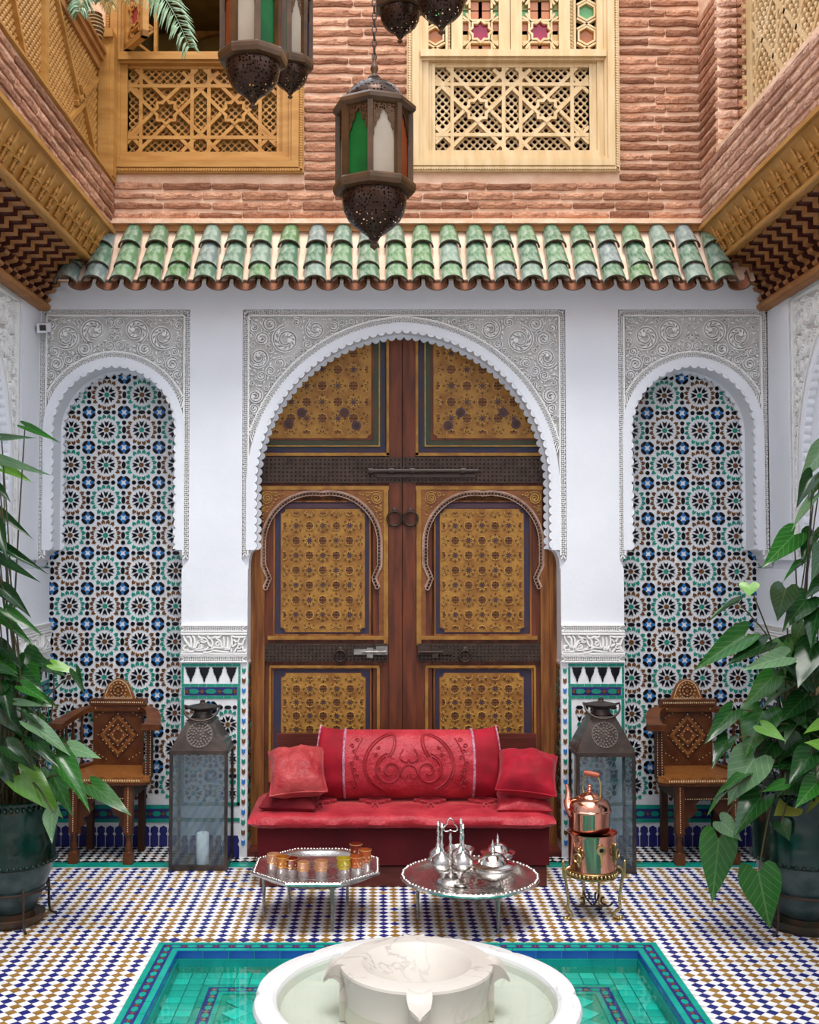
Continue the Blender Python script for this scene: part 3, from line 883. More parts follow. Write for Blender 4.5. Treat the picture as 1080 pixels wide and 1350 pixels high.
# teal border along the wall and black-and-white star field in front of it
bd = MB(); mpf = FM(0.0)
BM_ = [M['teal'], M['whitefloor'], M['black'], M['navy'], M['brown'], M['cobalt']]
n = 48
for k in range(n):
    a = XL + (XR-XL)*k/n; b = XL + (XR-XL)*(k+1)/n
    bd.prism(rect(a+.001, b-.001, 5.85, 5.897), mpf, -0.0015, 0.004, 0)
    bd.prism(rect(a+.001, b-.001, 5.905, 5.925), mpf, -0.0015, 0.004, 0)
for i in range(int((XR-XL)/0.05)+1):
    for j in range(7):
        x = XL + i*.05; y = 5.945 + j*.05
        if y > DB: continue
        for (dx, dy, mi) in ((0, 0, 2 if (i+j) % 5 else 4), (.025, .025, 1)):
            bd.prism([(x+dx+.024, y+dy), (x+dx, y+dy+.024), (x+dx-.024, y+dy), (x+dx, y+dy-.024)], mpf, -0.0015, 0.004, mi)
bd.build('floor_border', BM_, floor_ob, smooth=0, fix=False, stuff=True)

pool = root('pool', 'sunken square pool of turquoise tile around the marble fountain', 'pool', (xc, (PYF+PYB)/2, 0))
px_, py_ = pool.location.x, pool.location.y
hw = (PX1-PX0)/2
WL = -0.032; PFZ = -0.09
sh = MB()
zf = PFZ - 0.004
for s in (-1, 1):
    sh.bx(s*(hw-0.0), s*(hw-0.098), -hw, hw, zf-.05, -0.003, 0)
    sh.bx(-hw+.098, hw-.098, s*(hw-0.0), s*(hw-0.098), zf-.05, -0.003, 0)
sh.bx(-hw+.05, hw-.05, -hw+.05, hw-.05, zf-.05, zf, 0)
sh.build('pool_shell', M['tealdim'], pool, smooth=0)
eb = MB(); EBM = [M['teal'], M['navy'], M['cobalt'], M['brown'], M['grout']]
mpl = FM(0.0)
def ring_strip(mb, o, i, h, mi, L=0.11, z=0.0, hd=0.004):
    """four straight runs of tiles between half-widths o (outer) and i (inner)"""
    for q in range(4):
        n = max(1, round(2*o/L))
        for k in range(n):
            a = -o + 2*o*k/n; b = -o + 2*o*(k+1)/n
            pts = [(a+.0012, -o), (b-.0012, -o), (min(max(b-.0012, -i), i), -i), (max(min(a+.0012, i), -i), -i)]
            mb.prism(rotp(pts, q*pi/2), FM(z), -h, hd, mi)
ring_strip(eb, hw, hw-.024, 0.002, 0)
ring_strip(eb, hw-.025, hw-.069, 0.001, 1, 0.0999)
ring_strip(eb, hw-.070, hw-.094, 0.002, 0)
for q in range(4):
    n = 30; st = 2*(hw-.047)/n
    for k in range(n):
        c = (-(hw-.047)+st*(k+.5), -(hw-.047))
        eb.prism(rotp([(c[0]+x, c[1]+y) for x, y in oval(0, 0, .022, .0125, 0)], q*pi/2), mpl, -0.003, 0.002, 0)
        e = (c[0]+st/2, c[1])
        eb.prism(rotp([(e[0]+x, e[1]+y) for x, y in [(.012, 0), (.004, .004), (0, .013), (-.004, .004), (-.012, 0), (-.004, -.004), (0, -.013), (.004, -.004)]], q*pi/2), mpl, -0.003, 0.002, 3)
eb.build('edge_tilework', EBM, pool, smooth=0, stuff=True)
# cobalt nosing tiles going down to the water
nz = MB(); nz.bx(-.049, .049, -0.003, 0.003, -0.030, 0.0, 0)
nme = nz.mesh('nosing_tile', [M['nosing']], 0)
for q in range(4):
    n = 18; st = 2*(hw-.095)/n
    for k in range(n):
        x, y = rotp([(-(hw-.095)+st*(k+.5), -(hw-.0955))], q*pi/2)[0]
        inst('nosing_tile', nme, pool, (x, y, 0.0), (0, 0, q*pi/2), (st/.1, 1, 1))
wt = MB(); tw = MB()
for q in range(4):
    n = 20; o = hw-.0985; st = 2*o/n
    for k in range(n):
        a = -o+st*k
        P4 = rotp([(a+.001, -o), (a+st-.001, -o)], q*pi/2)
        N4 = rotp([(0, 1)], q*pi/2)[0]
        vs = [Vector((x, y, z)) + Vector((N4[0], N4[1], 0))*d for d in (0, .003) for (x, y, z) in ((*P4[0], PFZ), (*P4[1], PFZ), (*P4[1], -.031), (*P4[0], -.031))]
        wt.add(vs, [(4, 5, 6, 7), (0, 1, 5, 4), (2, 3, 7, 6), (1, 2, 6, 5), (0, 4, 7, 3)], 0)
wt.build('side_tilework', M['teal'], pool, smooth=0, stuff=True)
# pool floor tiles
M['pooltile'] = mat('pool_turquoise', (0.01, 0.33, 0.27), (0.012, 0.42, 0.34), 7, rough=0.3, rand=0.22)
sq = MB(); sq.prism(rect(-.0285, .0285, -.0285, .0285), FM(0), -0.0025, 0.003)
sqm = sq.mesh('pool_tile', [M['pooltile']], 0)
dg = MB(); dg.prism(circ(0, 0, .0535, 4), FM(0), -0.0025, 0.003)
dgm = dg.mesh('pool_tile', [M['pooltile']], 0)
cnt = 0; field = MB()
o = hw-.10
ir = hw-.275
vis_y = 3.72 - py_
for i in range(31):
    for j in range(31):
        x = -o + .03 + i*(2*o-.06)/30; y = -o + .03 + j*(2*o-.06)/30
        if max(abs(x), abs(y)) < ir+.075: continue
        if y > vis_y and cnt < 140: inst('pool_tile', sqm, pool, (x, y, PFZ), (0, 0, 0), (1, 1, 1)); cnt += 1
        else: field.prism(rect(x-.0285, x+.0285, y-.0285, y+.0285), FM(PFZ), -0.0025, 0.003)
c2 = 0
ti = ir-.045
for i in range(-22, 23):
    for j in range(-22, 23):
        for hf in (0, .5):
            x = (i+hf)*.11; y = (j+hf)*.11
            if max(abs(x), abs(y)) > ti-.05 or hypot(x, y) < .2: continue
            if y > vis_y and c2 < 150: inst('pool_tile', dgm, pool, (x, y, PFZ)); c2 += 1
            else: field.prism(circ(x, y, .0535, 4), FM(PFZ), -0.0025, 0.003)
field.build('pool_floor_field', M['pooltile'], pool, smooth=0, stuff=True)
ib = MB()
ring_strip(ib, ir+.045, ir+.025, 0.003, 0, 0.11, PFZ)
ring_strip(ib, ir+.024, ir-.020, 0.002, 1, 0.1, PFZ)
ring_strip(ib, ir-.021, ir-.041, 0.003, 0, 0.11, PFZ)
for q in range(4):
    n = 22; st = 2*ir/n
    for k in range(n):
        c = (-ir+st*(k+.5), -ir)
        ib.prism(rotp([(c[0]+x+0, c[1]+y+.002) for x, y in oval(0, 0, .022, .0125, 0)], q*pi/2), FM(PFZ), -0.004, 0.002, 0)
        ib.prism(rotp([(c[0]+st/2+x, c[1]+y+.002) for x, y in circ(0, 0, .011, 4)], q*pi/2), FM(PFZ), -0.004, 0.002, 3)
ib.build('inner_band', [M['teal'], M['navy'], M['cobalt'], M['ochre']], pool, smooth=0, stuff=True)
M['water'] = glassmat('pool_water', (0.80, 0.98, 0.96), 0.0, 0.02, 0.02)
wa = MB(); wa.add([(-hw+.09, -hw+.09, WL), (hw-.09, -hw+.09, WL), (hw-.09, hw-.09, WL), (-hw+.09, hw-.09, WL)], [(0, 1, 2, 3)])
wa.build('water_surface', M['water'], pool, smooth=0, fix=False)

fo = root('fountain', 'round white marble fountain with lobed rim standing in the pool', 'fountain', (0.12, 3.59, PFZ))
fz = -PFZ
def lobed(prof, n, nl, amp, r_from):
    rows = []
    for r, z in prof:
        row = []
        for i in range(n):
            a = tau*i/n
            k = max(0.0, min(1.0, (r - r_from)/0.04))
            m = 1 - amp*k*(1 - abs(sin(nl*a/2))**0.35)
            row.append((r*m*cos(a), r*m*sin(a), z))
        rows.append(row)
    return rows
bs = MB()
prof = [(.19, 0), (.20, .03), (.17, .05), (.16, .08), (.22, .10), (.33, .14), (.44, .21), (.50, .27), (.523, fz+.205), (.527, fz+.222), (.522, fz+.234), (.51, fz+.240),
        (.462, fz+.240), (.450, fz+.232), (.435, fz+.195), (.40, fz+.17), (.3, fz+.155), (.0001, fz+.15)]
bs.grid(lobed(prof, 160, 8, 0.035, .455), 0, close_u=True)
bs.build('basin', M['marble'], fo, smooth=28)
wf = MB(); wf.lathe([(.447, fz+.222), (.0001, fz+.222)], 64, cap=False)
M['basinwater'] = glassmat('basin_water', (0.90, 0.96, 0.90), 0.10, 0.02, 0.03, (0.62, 0.62, 0.40))
wf.v = wf.v; wf.build('basin_water', M['basinwater'], fo, smooth=0, fix=False)
ibw = MB()
prof = [(.0001, fz+.152), (.225, fz+.152), (.232, fz+.165), (.232, fz+.19), (.226, fz+.235), (.238, fz+.30), (.247, fz+.325), (.245, fz+.333), (.235, fz+.336), (.178, fz+.336), (.165, fz+.328),
        (.13, fz+.295), (.07, fz+.27), (.0001, fz+.262)]
ibw.lathe(prof, 72)
M['marblewarm'] = mat('warm_marble', (0.50, 0.465, 0.425), (0.43, 0.385, 0.34), 3, rough=0.4, bump=0.03)
veined_marble(M['marblewarm'])
inner = ibw.build('inner_bowl', M['marblewarm'], fo, smooth=28)
for k in range(4):
    a = -pi/2 + k*pi/2
    sp = MB()
    # a tongue-shaped spout: flat top, tip curling down
    rows = []
    for t in range(9):
        u = t/8; rr = .225 + .075*u
        zt = fz+.337 + .006*sin(pi*u) - .055*u**3.0
        w = .033 + .006*sin(pi*u*.8) if u < .75 else .037*sqrt(max(0.02, 1-((u-.75)/.25)**2))
        th = .075*(1-u)**1.2 + .012
        rows.append([(rr, -w, zt), (rr, -w*.5, zt-.006), (rr, 0, zt-.009), (rr, w*.5, zt-.006), (rr, w, zt), (rr, w*.8, zt-th), (rr, 0, zt-th*1.1), (rr, -w*.8, zt-th)])
    R_ = Matrix.Rotation(a, 3, 'Z')
    rows = [[R_ @ Vector(p) for p in r] for r in rows]
    sp.grid(rows, 0, close_u=True)
    e = rows[-1]; sp.add(e, [tuple(range(8))])
    # pilaster below the spout
    sp.box(R_ @ Vector((.232, 0, fz+.225)), (.03, .058, .13), 0, R_)
    sp.build('spout', M['marblewarm'], inner, smooth=60)

# ------------------------------------------------------------------ green tiled eave
ev = root('tiled_eave', 'eave of green glazed barrel tiles running above the white wall', 'roof', (0, 0, 0))
zt_, zb_ = gz(301, DU), gz(368, 5.76)
P_top = Vector((0, DU-0.015, zt_)); P_bot = Vector((0, 5.76, zb_))
sl = P_bot - P_top; SLEN = sl.length; sd = sl.normalized(); sn = Vector((0, sd.z, -sd.y)); sn = sn if sn.z > 0 else -sn
sn.normalize()
tp = 35.6/F*5.9
ex0, ex1 = gx(70, 5.76), gx(1004, 5.76)
bed = MB()
a0 = P_top - sn*0.028 - sd*0.02; a1 = P_bot - sn*0.030 - sd*0.035
ex0 += .05; ex1 -= .05
bed.add([(ex0-.05, a0.y, a0.z), (ex1+.05, a0.y, a0.z), (ex1+.05, a1.y, a1.z), (ex0-.05, a1.y, a1.z),
         (ex0-.05, DU+.02, a0.z), (ex1+.05, DU+.02, a0.z), (ex1+.05, a1.y+.012, a1.z-.006), (ex0-.05, a1.y+.012, a1.z-.006), (ex0-.05, DU+.02, a1.z+.10), (ex1+.05, DU+.02, a1.z+.10)],
        [(0, 1, 2, 3), (3, 2, 6, 7), (7, 6, 9, 8), (0, 4, 5, 1), (4, 8, 9, 5)])
bed.build('mortar_bed', M['clay'], ev, smooth=0)
ex0 -= .05; ex1 += .05
def barrel(L, r0, r1, lift, n=10):
    """cover tile lying along +y (downhill), open below"""
    b = MB(); rows = []
    for k in range(4):
        t = k/3; r = r0 + (r1-r0)*t
        rows.append([(r*cos(pi*i/n), L*t, lift*t + r*0.92*sin(pi*i/n)) for i in range(n+1)])
    b.grid(rows, 0)
    t = 0.011
    inn = [((r1-t)*cos(pi*i/n), L, lift + (r1-t)*0.92*sin(pi*i/n)) for i in range(n+1)]
    inb = [((r1-t)*cos(pi*i/n), L-.05, lift + (r1-t)*0.92*sin(pi*i/n)) for i in range(n+1)]
    b.grid([rows[-1], inn, inb], 1)
    return b.mesh('roof_tile', [M['roof'], M['rooflip']], 60)
Mz = Matrix((Vector((1, 0, 0)), sd, sn)).transposed().to_4x4()
brl = barrel(SLEN*0.47, 0.053, 0.062, 0.022); brt = barrel(SLEN*0.40, 0.047, 0.062, 0.020)
ncol = int((ex1-ex0)/tp)
rnd = random.Random(8)
def place(me, nm, x, s, d, jr=1.0):
    p = P_top + sd*s + sn*d
    o = inst(nm, me, ev)
    o.matrix_basis = Matrix.Translation((x, p.y, p.z)) @ Mz @ Matrix.Rotation(rnd.uniform(-.03, .03)*jr, 4, 'Z')
    return o
pan = MB(); n = 10; rows = []
for k in range(3):
    rows.append([(.062*cos(-pi*i/n), -.10 + .06*k, .062*0.72*sin(-pi*i/n)) for i in range(n+1)])
pan.grid(rows, 0)
e1 = [(.054*cos(-pi*i/n), .02, .054*0.72*sin(-pi*i/n)) for i in range(n+1)]
e2 = [(.054*cos(-pi*i/n), -.06, .054*0.72*sin(-pi*i/n)) for i in range(n+1)]
pan.grid([rows[-1], e1], 1); pan.grid([e1, e2], 2)
pan_me = pan.mesh('pan_tile', [M['rooflip'], M['rooflip'], M['terra']], 60)
for c in range(ncol+1):
    x = gx(450-3.1*35.6*0, 5.9) + (c - ncol//2)*tp + 0.148
    if not ex0 < x < ex1: continue
    x += rnd.uniform(-.004, .004)
    place(brt, 'roof_tile', x, 0.0, -0.022)
    place(brl, 'roof_tile', x, SLEN*0.335, -0.024)
    place(brl, 'roof_tile', x, SLEN*0.60, -0.024)
    place(pan_me, 'pan_tile', x + tp/2, SLEN*1.02, -0.008, 0.3)
# ledge between the eave and the brickwork
lg = MB()
lg.bx(gx(143, DU), gx(936, DU), DU-.045, DU+.02, gz(300, DU)+.012, gz(291, DU))
lg.build('trim_1', M['mortar'], smooth=0)['kind'] = 'structure'
lg = MB(); lg.bx(gx(146, DU), gx(934, DU), DU-.018, DU+.02, gz(306, DU), gz(300, DU)+.012)
lg.build('trim_2', M['corbeledge'], smooth=0)['kind'] = 'structure'

# ------------------------------------------------------------------ upper brick walls
def brick_mesh(seed, m):
    r = random.Random(seed); b = MB(); n = 6; hgt = .034
    rows = []
    for k in range(n):
        x = (-.5, -.465, -.17, .17, .465, .5)[k]
        zt = hgt/2 + r.uniform(-.005, .004); zb = -hgt/2 + r.uniform(-.004, .005); f = r.uniform(-.004, .004)
        if k in (0, n-1): zt -= .004; zb += .004; f += .005
        rows.append([(x, .012, zt+.002), (x, -.013+f, zt-.001), (x, -.016+f + r.uniform(-.002, .002), (zt+zb)/2 + r.uniform(-.005, .005)), (x, -.012+f, zb+.001), (x, .012, zb-.002)])
    b.grid(rows, 0)
    b.add(rows[0], [(0, 1, 2, 3, 4)]); b.add(rows[-1], [(4, 3, 2, 1, 0)])
    return b.mesh('brick', [m], 0)
BR = [brick_mesh(s, M['brick']) for s in range(8)]
BRP = [brick_mesh(s, M['brickpale']) for s in range(8)]
COURSE = 13.05/F*DU
UXL, UXR = gx(145, DU), gx(929, DU)
ZU0 = gz(291, DU); ZUT = 5.25
WIN1 = (gx(135, DU), gx(400, DU), gz(230, DU)); WIN2 = (gx(537, DU), gx(820, DU), gz(228, DU))
WTOP = gz(-60, DU)
ub = MB()
holes = [rect(WIN1[0]+.03, WIN1[1]-.03, WIN1[2]+.03, WTOP)[::-1], rect(WIN2[0]+.03, WIN2[1]-.03, WIN2[2]+.03, WTOP)[::-1]]
ub.prism(rect(UXL-.5, UXR+.5, ZU0-.12, ZUT), WM(DU), 0, 0.12, holes=holes)
wub = ub.build('wall_upper_back', M['mortar'], smooth=0); wub['kind'] = 'structure'
rnd = random.Random(21)
def courses(parent, a0, a1, z0, z1, at, meshes, blocks=(), lim=999, seed=0, hs=1.0):
    """rows of single bricks; at(a, z, L) places one"""
    r = random.Random(seed); n = 0; z = z0 + COURSE*.5; row = 0
    while z < z1 - COURSE*.3:
        spans = [(a0, a1)]
        for b0, b1, bz0, bz1 in blocks:
            if bz0 - COURSE*.45 < z < bz1 + COURSE*.45:
                ns = []
                for s0, s1 in spans:
                    if b1 <= s0 or b0 >= s1: ns.append((s0, s1)); continue
                    if b0 > s0: ns.append((s0, b0))
                    if b1 < s1: ns.append((b1, s1))
                spans = ns
        for s0, s1 in spans:
            if s1 - s0 < .03: continue
            k = max(1, round((s1-s0)/.26)); cuts = [s0 + (s1-s0)*i/k for i in range(k+1)]
            sh = (.5 if row % 2 else 0)*(s1-s0)/k
            cuts = [s0] + [c + sh*.6 - .03 + r.uniform(-.025, .025) for c in cuts[1:-1]] + [s1]
            cuts = [c for c in cuts if s0 <= c <= s1]; cuts.sort()
            if row % 2 and cuts[-1]-cuts[-2] > .3: cuts.insert(-1, (cuts[-1]+cuts[-2])/2)
            for u, v in zip(cuts, cuts[1:]):
                if v-u < .035: continue
                L = (v-u) - .005; n += 1
                o = inst('brick', meshes[r.randrange(8)], parent)
                at(o, (u+v)/2, z + r.uniform(-.0025, .0025), L, r.uniform(-.02, .02)*(.2/max(L, .1))*.5)
                o.scale = (L, 1, r.uniform(.85, 1.12)*hs)
        z += COURSE; row += 1
    return n
def at_back(o, a, z, L, ry): o.location = (a, DU, z); o.rotation_euler = (0, ry, 0)
ZV = gz(-14, DU)
nb = courses(wub, UXL+.005, UXR-.005, ZU0, ZV, at_back, BR, [(WIN1[0]-.2, WIN1[1], WIN1[2], 9), (WIN2[0], WIN2[1], WIN2[2], 9)], seed=3)
# right: parapet, return and splayed reveal of the side window
ZPR = 3.765
ZF_T = 3.437
wur = MB()
YR = 5.73
wur.bx(UXR, UXR+.5, -2.6, DU+.1, ZF_T-.004, ZPR)
wur.bx(UXR, UXR+.5, YR, DU+.1, ZPR, ZUT)
wur_ob = wur.build('wall_upper_right', M['mortar'], smooth=0); wur_ob['kind'] = 'structure'
def at_right(o, a, z, L, ry): o.location = (UXR, a, z); o.rotation_euler = (ry, 0, -pi/2)
courses(wur_ob, 3.6, DU-.005, ZF_T+.005, ZPR, at_right, BRP, seed=5)
courses(wur_ob, YR+.03, DU-.005, ZPR, ZV-.15, at_right, BR, seed=6)
z = ZPR + COURSE*.5; k = 0
r_ = random.Random(5)
while z < ZV-.15:
    o = inst('brick', BRP[r_.randrange(8)], wur_ob, (UXR+.045, YR-.005, z+.004), (0, 0, radians(-24)), (.115, 1, 1.05))
    o = inst('brick', BR[r_.randrange(8)], wur_ob, (UXR+.128, YR-.022, z+.004), (0, 0, 0), (.062, 1, 1.05))
    z += COURSE; k += 1
cap = MB(); cap.bx(UXR-.012, UXR+.16, 3.0, YR, ZPR-.004, ZPR+.022)
cap.build('parapet_cap', M['mortar'], wur_ob, smooth=0)
# left: low brick band under the wooden screen
ZL0, ZL1 = 3.415, 3.70
wul = MB()
wul.bx(UXL-.4, UXL, -2.6, DU+.1, ZL0-.004, ZL1); wul.bx(UXL-.4, UXL-.2, -2.6, DU+.1, ZL1, ZUT)
wul_ob = wul.build('wall_upper_left', M['mortar'], smooth=0); wul_ob['kind'] = 'structure'
def at_left(o, a, z, L, ry): o.location = (UXL, a, z); o.rotation_euler = (ry, 0, pi/2)
courses(wul_ob, 3.6, DU-.005, ZL0, ZL1-.01, at_left, BR, seed=9)

# ------------------------------------------------------------------ cornices of the galleries
def cornice(name, label, XU, Xw, sg, ztop):
    """sg = -1 left, +1 right; slanted fascia, stepped corbels and a wall beam"""
    rt = root(name, label, 'cornice', (0, 0, 0))
    y0, y1 = 3.4, DU-.03
    zf1 = ztop; zf0 = ztop - .182
    xa = XU - sg*.012; xb = XU + sg*.085          # the fascia leans back towards its foot
    f = MB()
    f.add([(xa, y0, zf1), (xa, y1, zf1), (xb, y1, zf0), (xb, y0, zf0), (xa+sg*.03, y0, zf1), (xa+sg*.03, y1, zf1), (xb+sg*.03, y1, zf0), (xb+sg*.03, y0, zf0)],
          [(0, 1, 2, 3), (4, 7, 6, 5), (0, 3, 7, 4), (1, 5, 6, 2), (0, 4, 5, 1), (3, 2, 6, 7)])
    f.build('fascia', M['honey'], rt, smooth=0)
    g = MB()
    g.bx(xa-sg*.014, xa+sg*.03, y0, y1, zf1-.012, zf1+.012)
    g.build('top_moulding', M['honey'], rt, smooth=0)
    g = MB()
    g.bx(xb-sg*.018, xb+sg*.03, y0, y1, zf0-.018, zf0+.008)
    g.bx(xb-sg*.010, xb+sg*.03, y0, y1, zf0+.010, zf0+.022)
    g.tube([(xb-sg*.018, y0, zf0-.012), (xb-sg*.018, y1, zf0-.012)], .012, 8)
    g.build('lower_moulding', M['honey'], rt, smooth=40)
    # twin-spindle ornaments with spear tops
    nx = Vector((-sg*(zf1-zf0), 0, -sg*(xb-xa)*sg)); nx = Vector((-sg*.182, 0, -.097)).normalized()
    upv = (Vector((xa, 0, zf1)) - Vector((xb, 0, zf0))).normalized()
    base = Vector((xb, 0, zf0)) + nx*.001
    om = MB()
    def pt(u, y, h): return base + upv*u + Vector((0, y, 0)) + nx*h
    Rm = Matrix((Vector((0, 1, 0)), nx, upv)).transposed()
    for y in (-.016, .016):
        prof = [(.004, .022), (.009, .028), (.005, .034), (.010, .044), (.006, .052), (.010, .060), (.005, .066), (.009, .073), (.009, .079)]
        om.lathe(prof, 8, pt(0, y, .011), 0, Rm)
    om.box(pt(.084, 0, .012), (.060, .026, .009), 0, Rm)
    om.box(pt(.091, 0, .010), (.046, .020, .006), 0, Rm)
    for y, hh in ((-.017, .05), (.017, .085)):
        om.lathe([(.007, .093), (.008, .098), (.005, .104), (.0095, .112), (.010, .093+hh*.45), (.006, .093+hh*.6), (.008, .093+hh*.68), (.0005, .093+hh)], 8, pt(0, y, .010), 0, Rm)
    ome = om.mesh('finial', [M['honey']], 50)
    sp = .127; k = 0; y = y1-.06
    while y > 3.9:
        inst('finial', ome, rt, (0, y, 0)); y -= sp; k += 1
    # stepped brackets and the dark boards between them
    zb0 = gz(402, D0)
    xw = Xw - sg*.015
    bx_ = xb + sg*.01
    span = abs(xw - bx_)
    prof = []
    def X(t): return xw + (bx_-xw)*t          # t = 0 at the wall, 1 at the fascia
    zlo = zb0 + .005; zhi = zf0 - .02; zh = zhi - zlo
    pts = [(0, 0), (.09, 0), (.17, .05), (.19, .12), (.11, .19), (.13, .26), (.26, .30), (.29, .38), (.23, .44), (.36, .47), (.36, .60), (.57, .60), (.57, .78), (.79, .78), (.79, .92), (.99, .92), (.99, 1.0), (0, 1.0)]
    mpp = lambda a, b, h: Vector((X(a), h, zlo + b*zh))
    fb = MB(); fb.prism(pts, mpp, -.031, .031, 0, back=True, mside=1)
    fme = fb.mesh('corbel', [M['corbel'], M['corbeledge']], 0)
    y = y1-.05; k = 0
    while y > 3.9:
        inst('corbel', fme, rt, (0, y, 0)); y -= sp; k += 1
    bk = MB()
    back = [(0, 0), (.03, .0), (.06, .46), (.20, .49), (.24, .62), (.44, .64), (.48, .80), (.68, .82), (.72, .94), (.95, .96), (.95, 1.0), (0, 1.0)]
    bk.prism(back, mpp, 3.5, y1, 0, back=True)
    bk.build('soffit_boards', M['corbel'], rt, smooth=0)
    bm_ = MB(); bm_.bx(Xw, Xw-sg*.045, 3.4, D0-.002, zb0-.036, zb0+.01)
    bm_.tube([(Xw-sg*.045, 3.4, zb0-.014), (Xw-sg*.045, D0-.004, zb0-.014)], .016, 8)
    bm_.build('wall_beam', M['corbeledge'], rt, smooth=40)
    return rt
cornice('gallery_cornice', 'carved honey wood cornice on dark corbels at the left gallery', UXL, XL, -1, ZL0)
cornice('gallery_cornice', 'carved honey wood cornice on dark corbels at the right gallery', UXR, XR, 1, ZF_T)

# ------------------------------------------------------------------ turned-wood lattices
def bead_lattice(mb, mp, x0, x1, z0, z1, p, bw, h0, h1, knob=True, r=.0105):
    """diagonal bars with a turned knob on each crossing, clipped to a rectangle"""
    nx = int(round((x1-x0)/p)); px = (x1-x0)/nx; nz_ = max(1, int(round((z1-z0)/p))); pz = (z1-z0)/nz_
    def clipseg(a, b):
        (xa, za), (xb, zb) = a, b
        t0, t1 = 0, 1
        for d, lo, hi, s in ((xb-xa, x0, x1, xa), (zb-za, z0, z1, za)):
            if abs(d) < 1e-9: continue
            u, v = (lo-s)/d, (hi-s)/d
            if u > v: u, v = v, u
            t0, t1 = max(t0, u), min(t1, v)
        if t1 - t0 < 1e-4: return None
        return (xa+(xb-xa)*t0, za+(zb-za)*t0), (xa+(xb-xa)*t1, za+(zb-za)*t1)
    for k in range(-nz_, nx+1):
        for q in (((x0+k*px, z0), (x0+(k+nz_)*px, z1)), ((x0+(k+nz_)*px, z0), (x0+k*px, z1))):
            c = clipseg(*q)
            if c: mb.ribbon(list(c), bw, mp, h0, h1)
    if knob:
        for i in range(nx+1):
            for j in range(nz_+1):
                for hf in (0, .5):
                    x, z = x0+(i+hf)*px, z0+(j+hf)*pz
                    if x > x1 or z > z1: continue
                    mb.prism(circ(x, z, r, 6), mp, h0-.003, h1)
def star16(cx, cz, R):
    out = []
    for k in range(16):
        r = R if k % 2 == 0 else R*0.765
        out.append((cx + r*cos(k*pi/8), cz + r*sin(k*pi/8)))
    return out
def strap_panel(mb, mp, x0, x1, z0, z1, w, h0, h1):
    """rails, diagonals and two eight-pointed stars"""
    Wd, Hd = x1-x0, z1-z0
    U = lambda u: x0 + u*Wd
    V = lambda v: z0 + v*Hd
    L = []
    for v in (.2, .8): L.append([(x0, V(v)), (x1, V(v))])
    for u in (.11, .445, .555, .89): L.append([(U(u), z0), (U(u), z1)])
    R = .128*Hd
    for cu in (.2755, .7245):
        c = (U(cu), V(.5)); st = star16(*c, R*1.12)
        mb.ribbon(st, w, mp, h0-.002, h1, closed=True)
        for k in range(4):
            a = k*pi/2; tip = (c[0]+R*1.12*cos(a), c[1]+R*1.12*sin(a))
            for s in (-1, 1):
                d = a + s*pi/4; dx, dy = cos(d), sin(d); t = 9
                if dx > 0: t = min(t, ((x1 if cu > .5 else x0+.62*Wd) - tip[0])/dx)
                if dx < 0: t = min(t, ((x0 if cu < .5 else x0+.38*Wd) - tip[0])/dx)
                if dy > 0: t = min(t, (z1-tip[1])/dy)
                if dy < 0: t = min(t, (z0-tip[1])/dy)
                if t > .01: L.append([tip, (tip[0]+dx*t, tip[1]+dy*t)])
    # little crosses at the panel ends
    for u in (0, 1):
        for v in (.2, .8):
            c = (U(.055 if u == 0 else .945), V(v)); q = .055*Wd
            L.append([(c[0]-q, c[1]-q), (c[0]+q, c[1]+q)]); L.append([(c[0]-q, c[1]+q), (c[0]+q, c[1]-q)])
    for i, l in enumerate(L): mb.ribbon(l, w, mp, h0 + .00011*i, h1)
def hexa(cx, cz, r): return circ(cx, cz, r, 6, pi/6)
def pane_mat(n, c): M[n] = mat(n, c, rough=0.12, coat=0.3); return M[n]
pane_mat('red_pane', (0.30, 0.008, 0.045)); pane_mat('green_pane', (0.10, 0.30, 0.10)); pane_mat('amber_pane', (0.36, 0.11, 0.02))
pane_mat('olive_pane', (0.20, 0.22, 0.03)); pane_mat('orange_pane', (0.45, 0.16, 0.06)); pane_mat('straw_pane', (0.55, 0.36, 0.12))
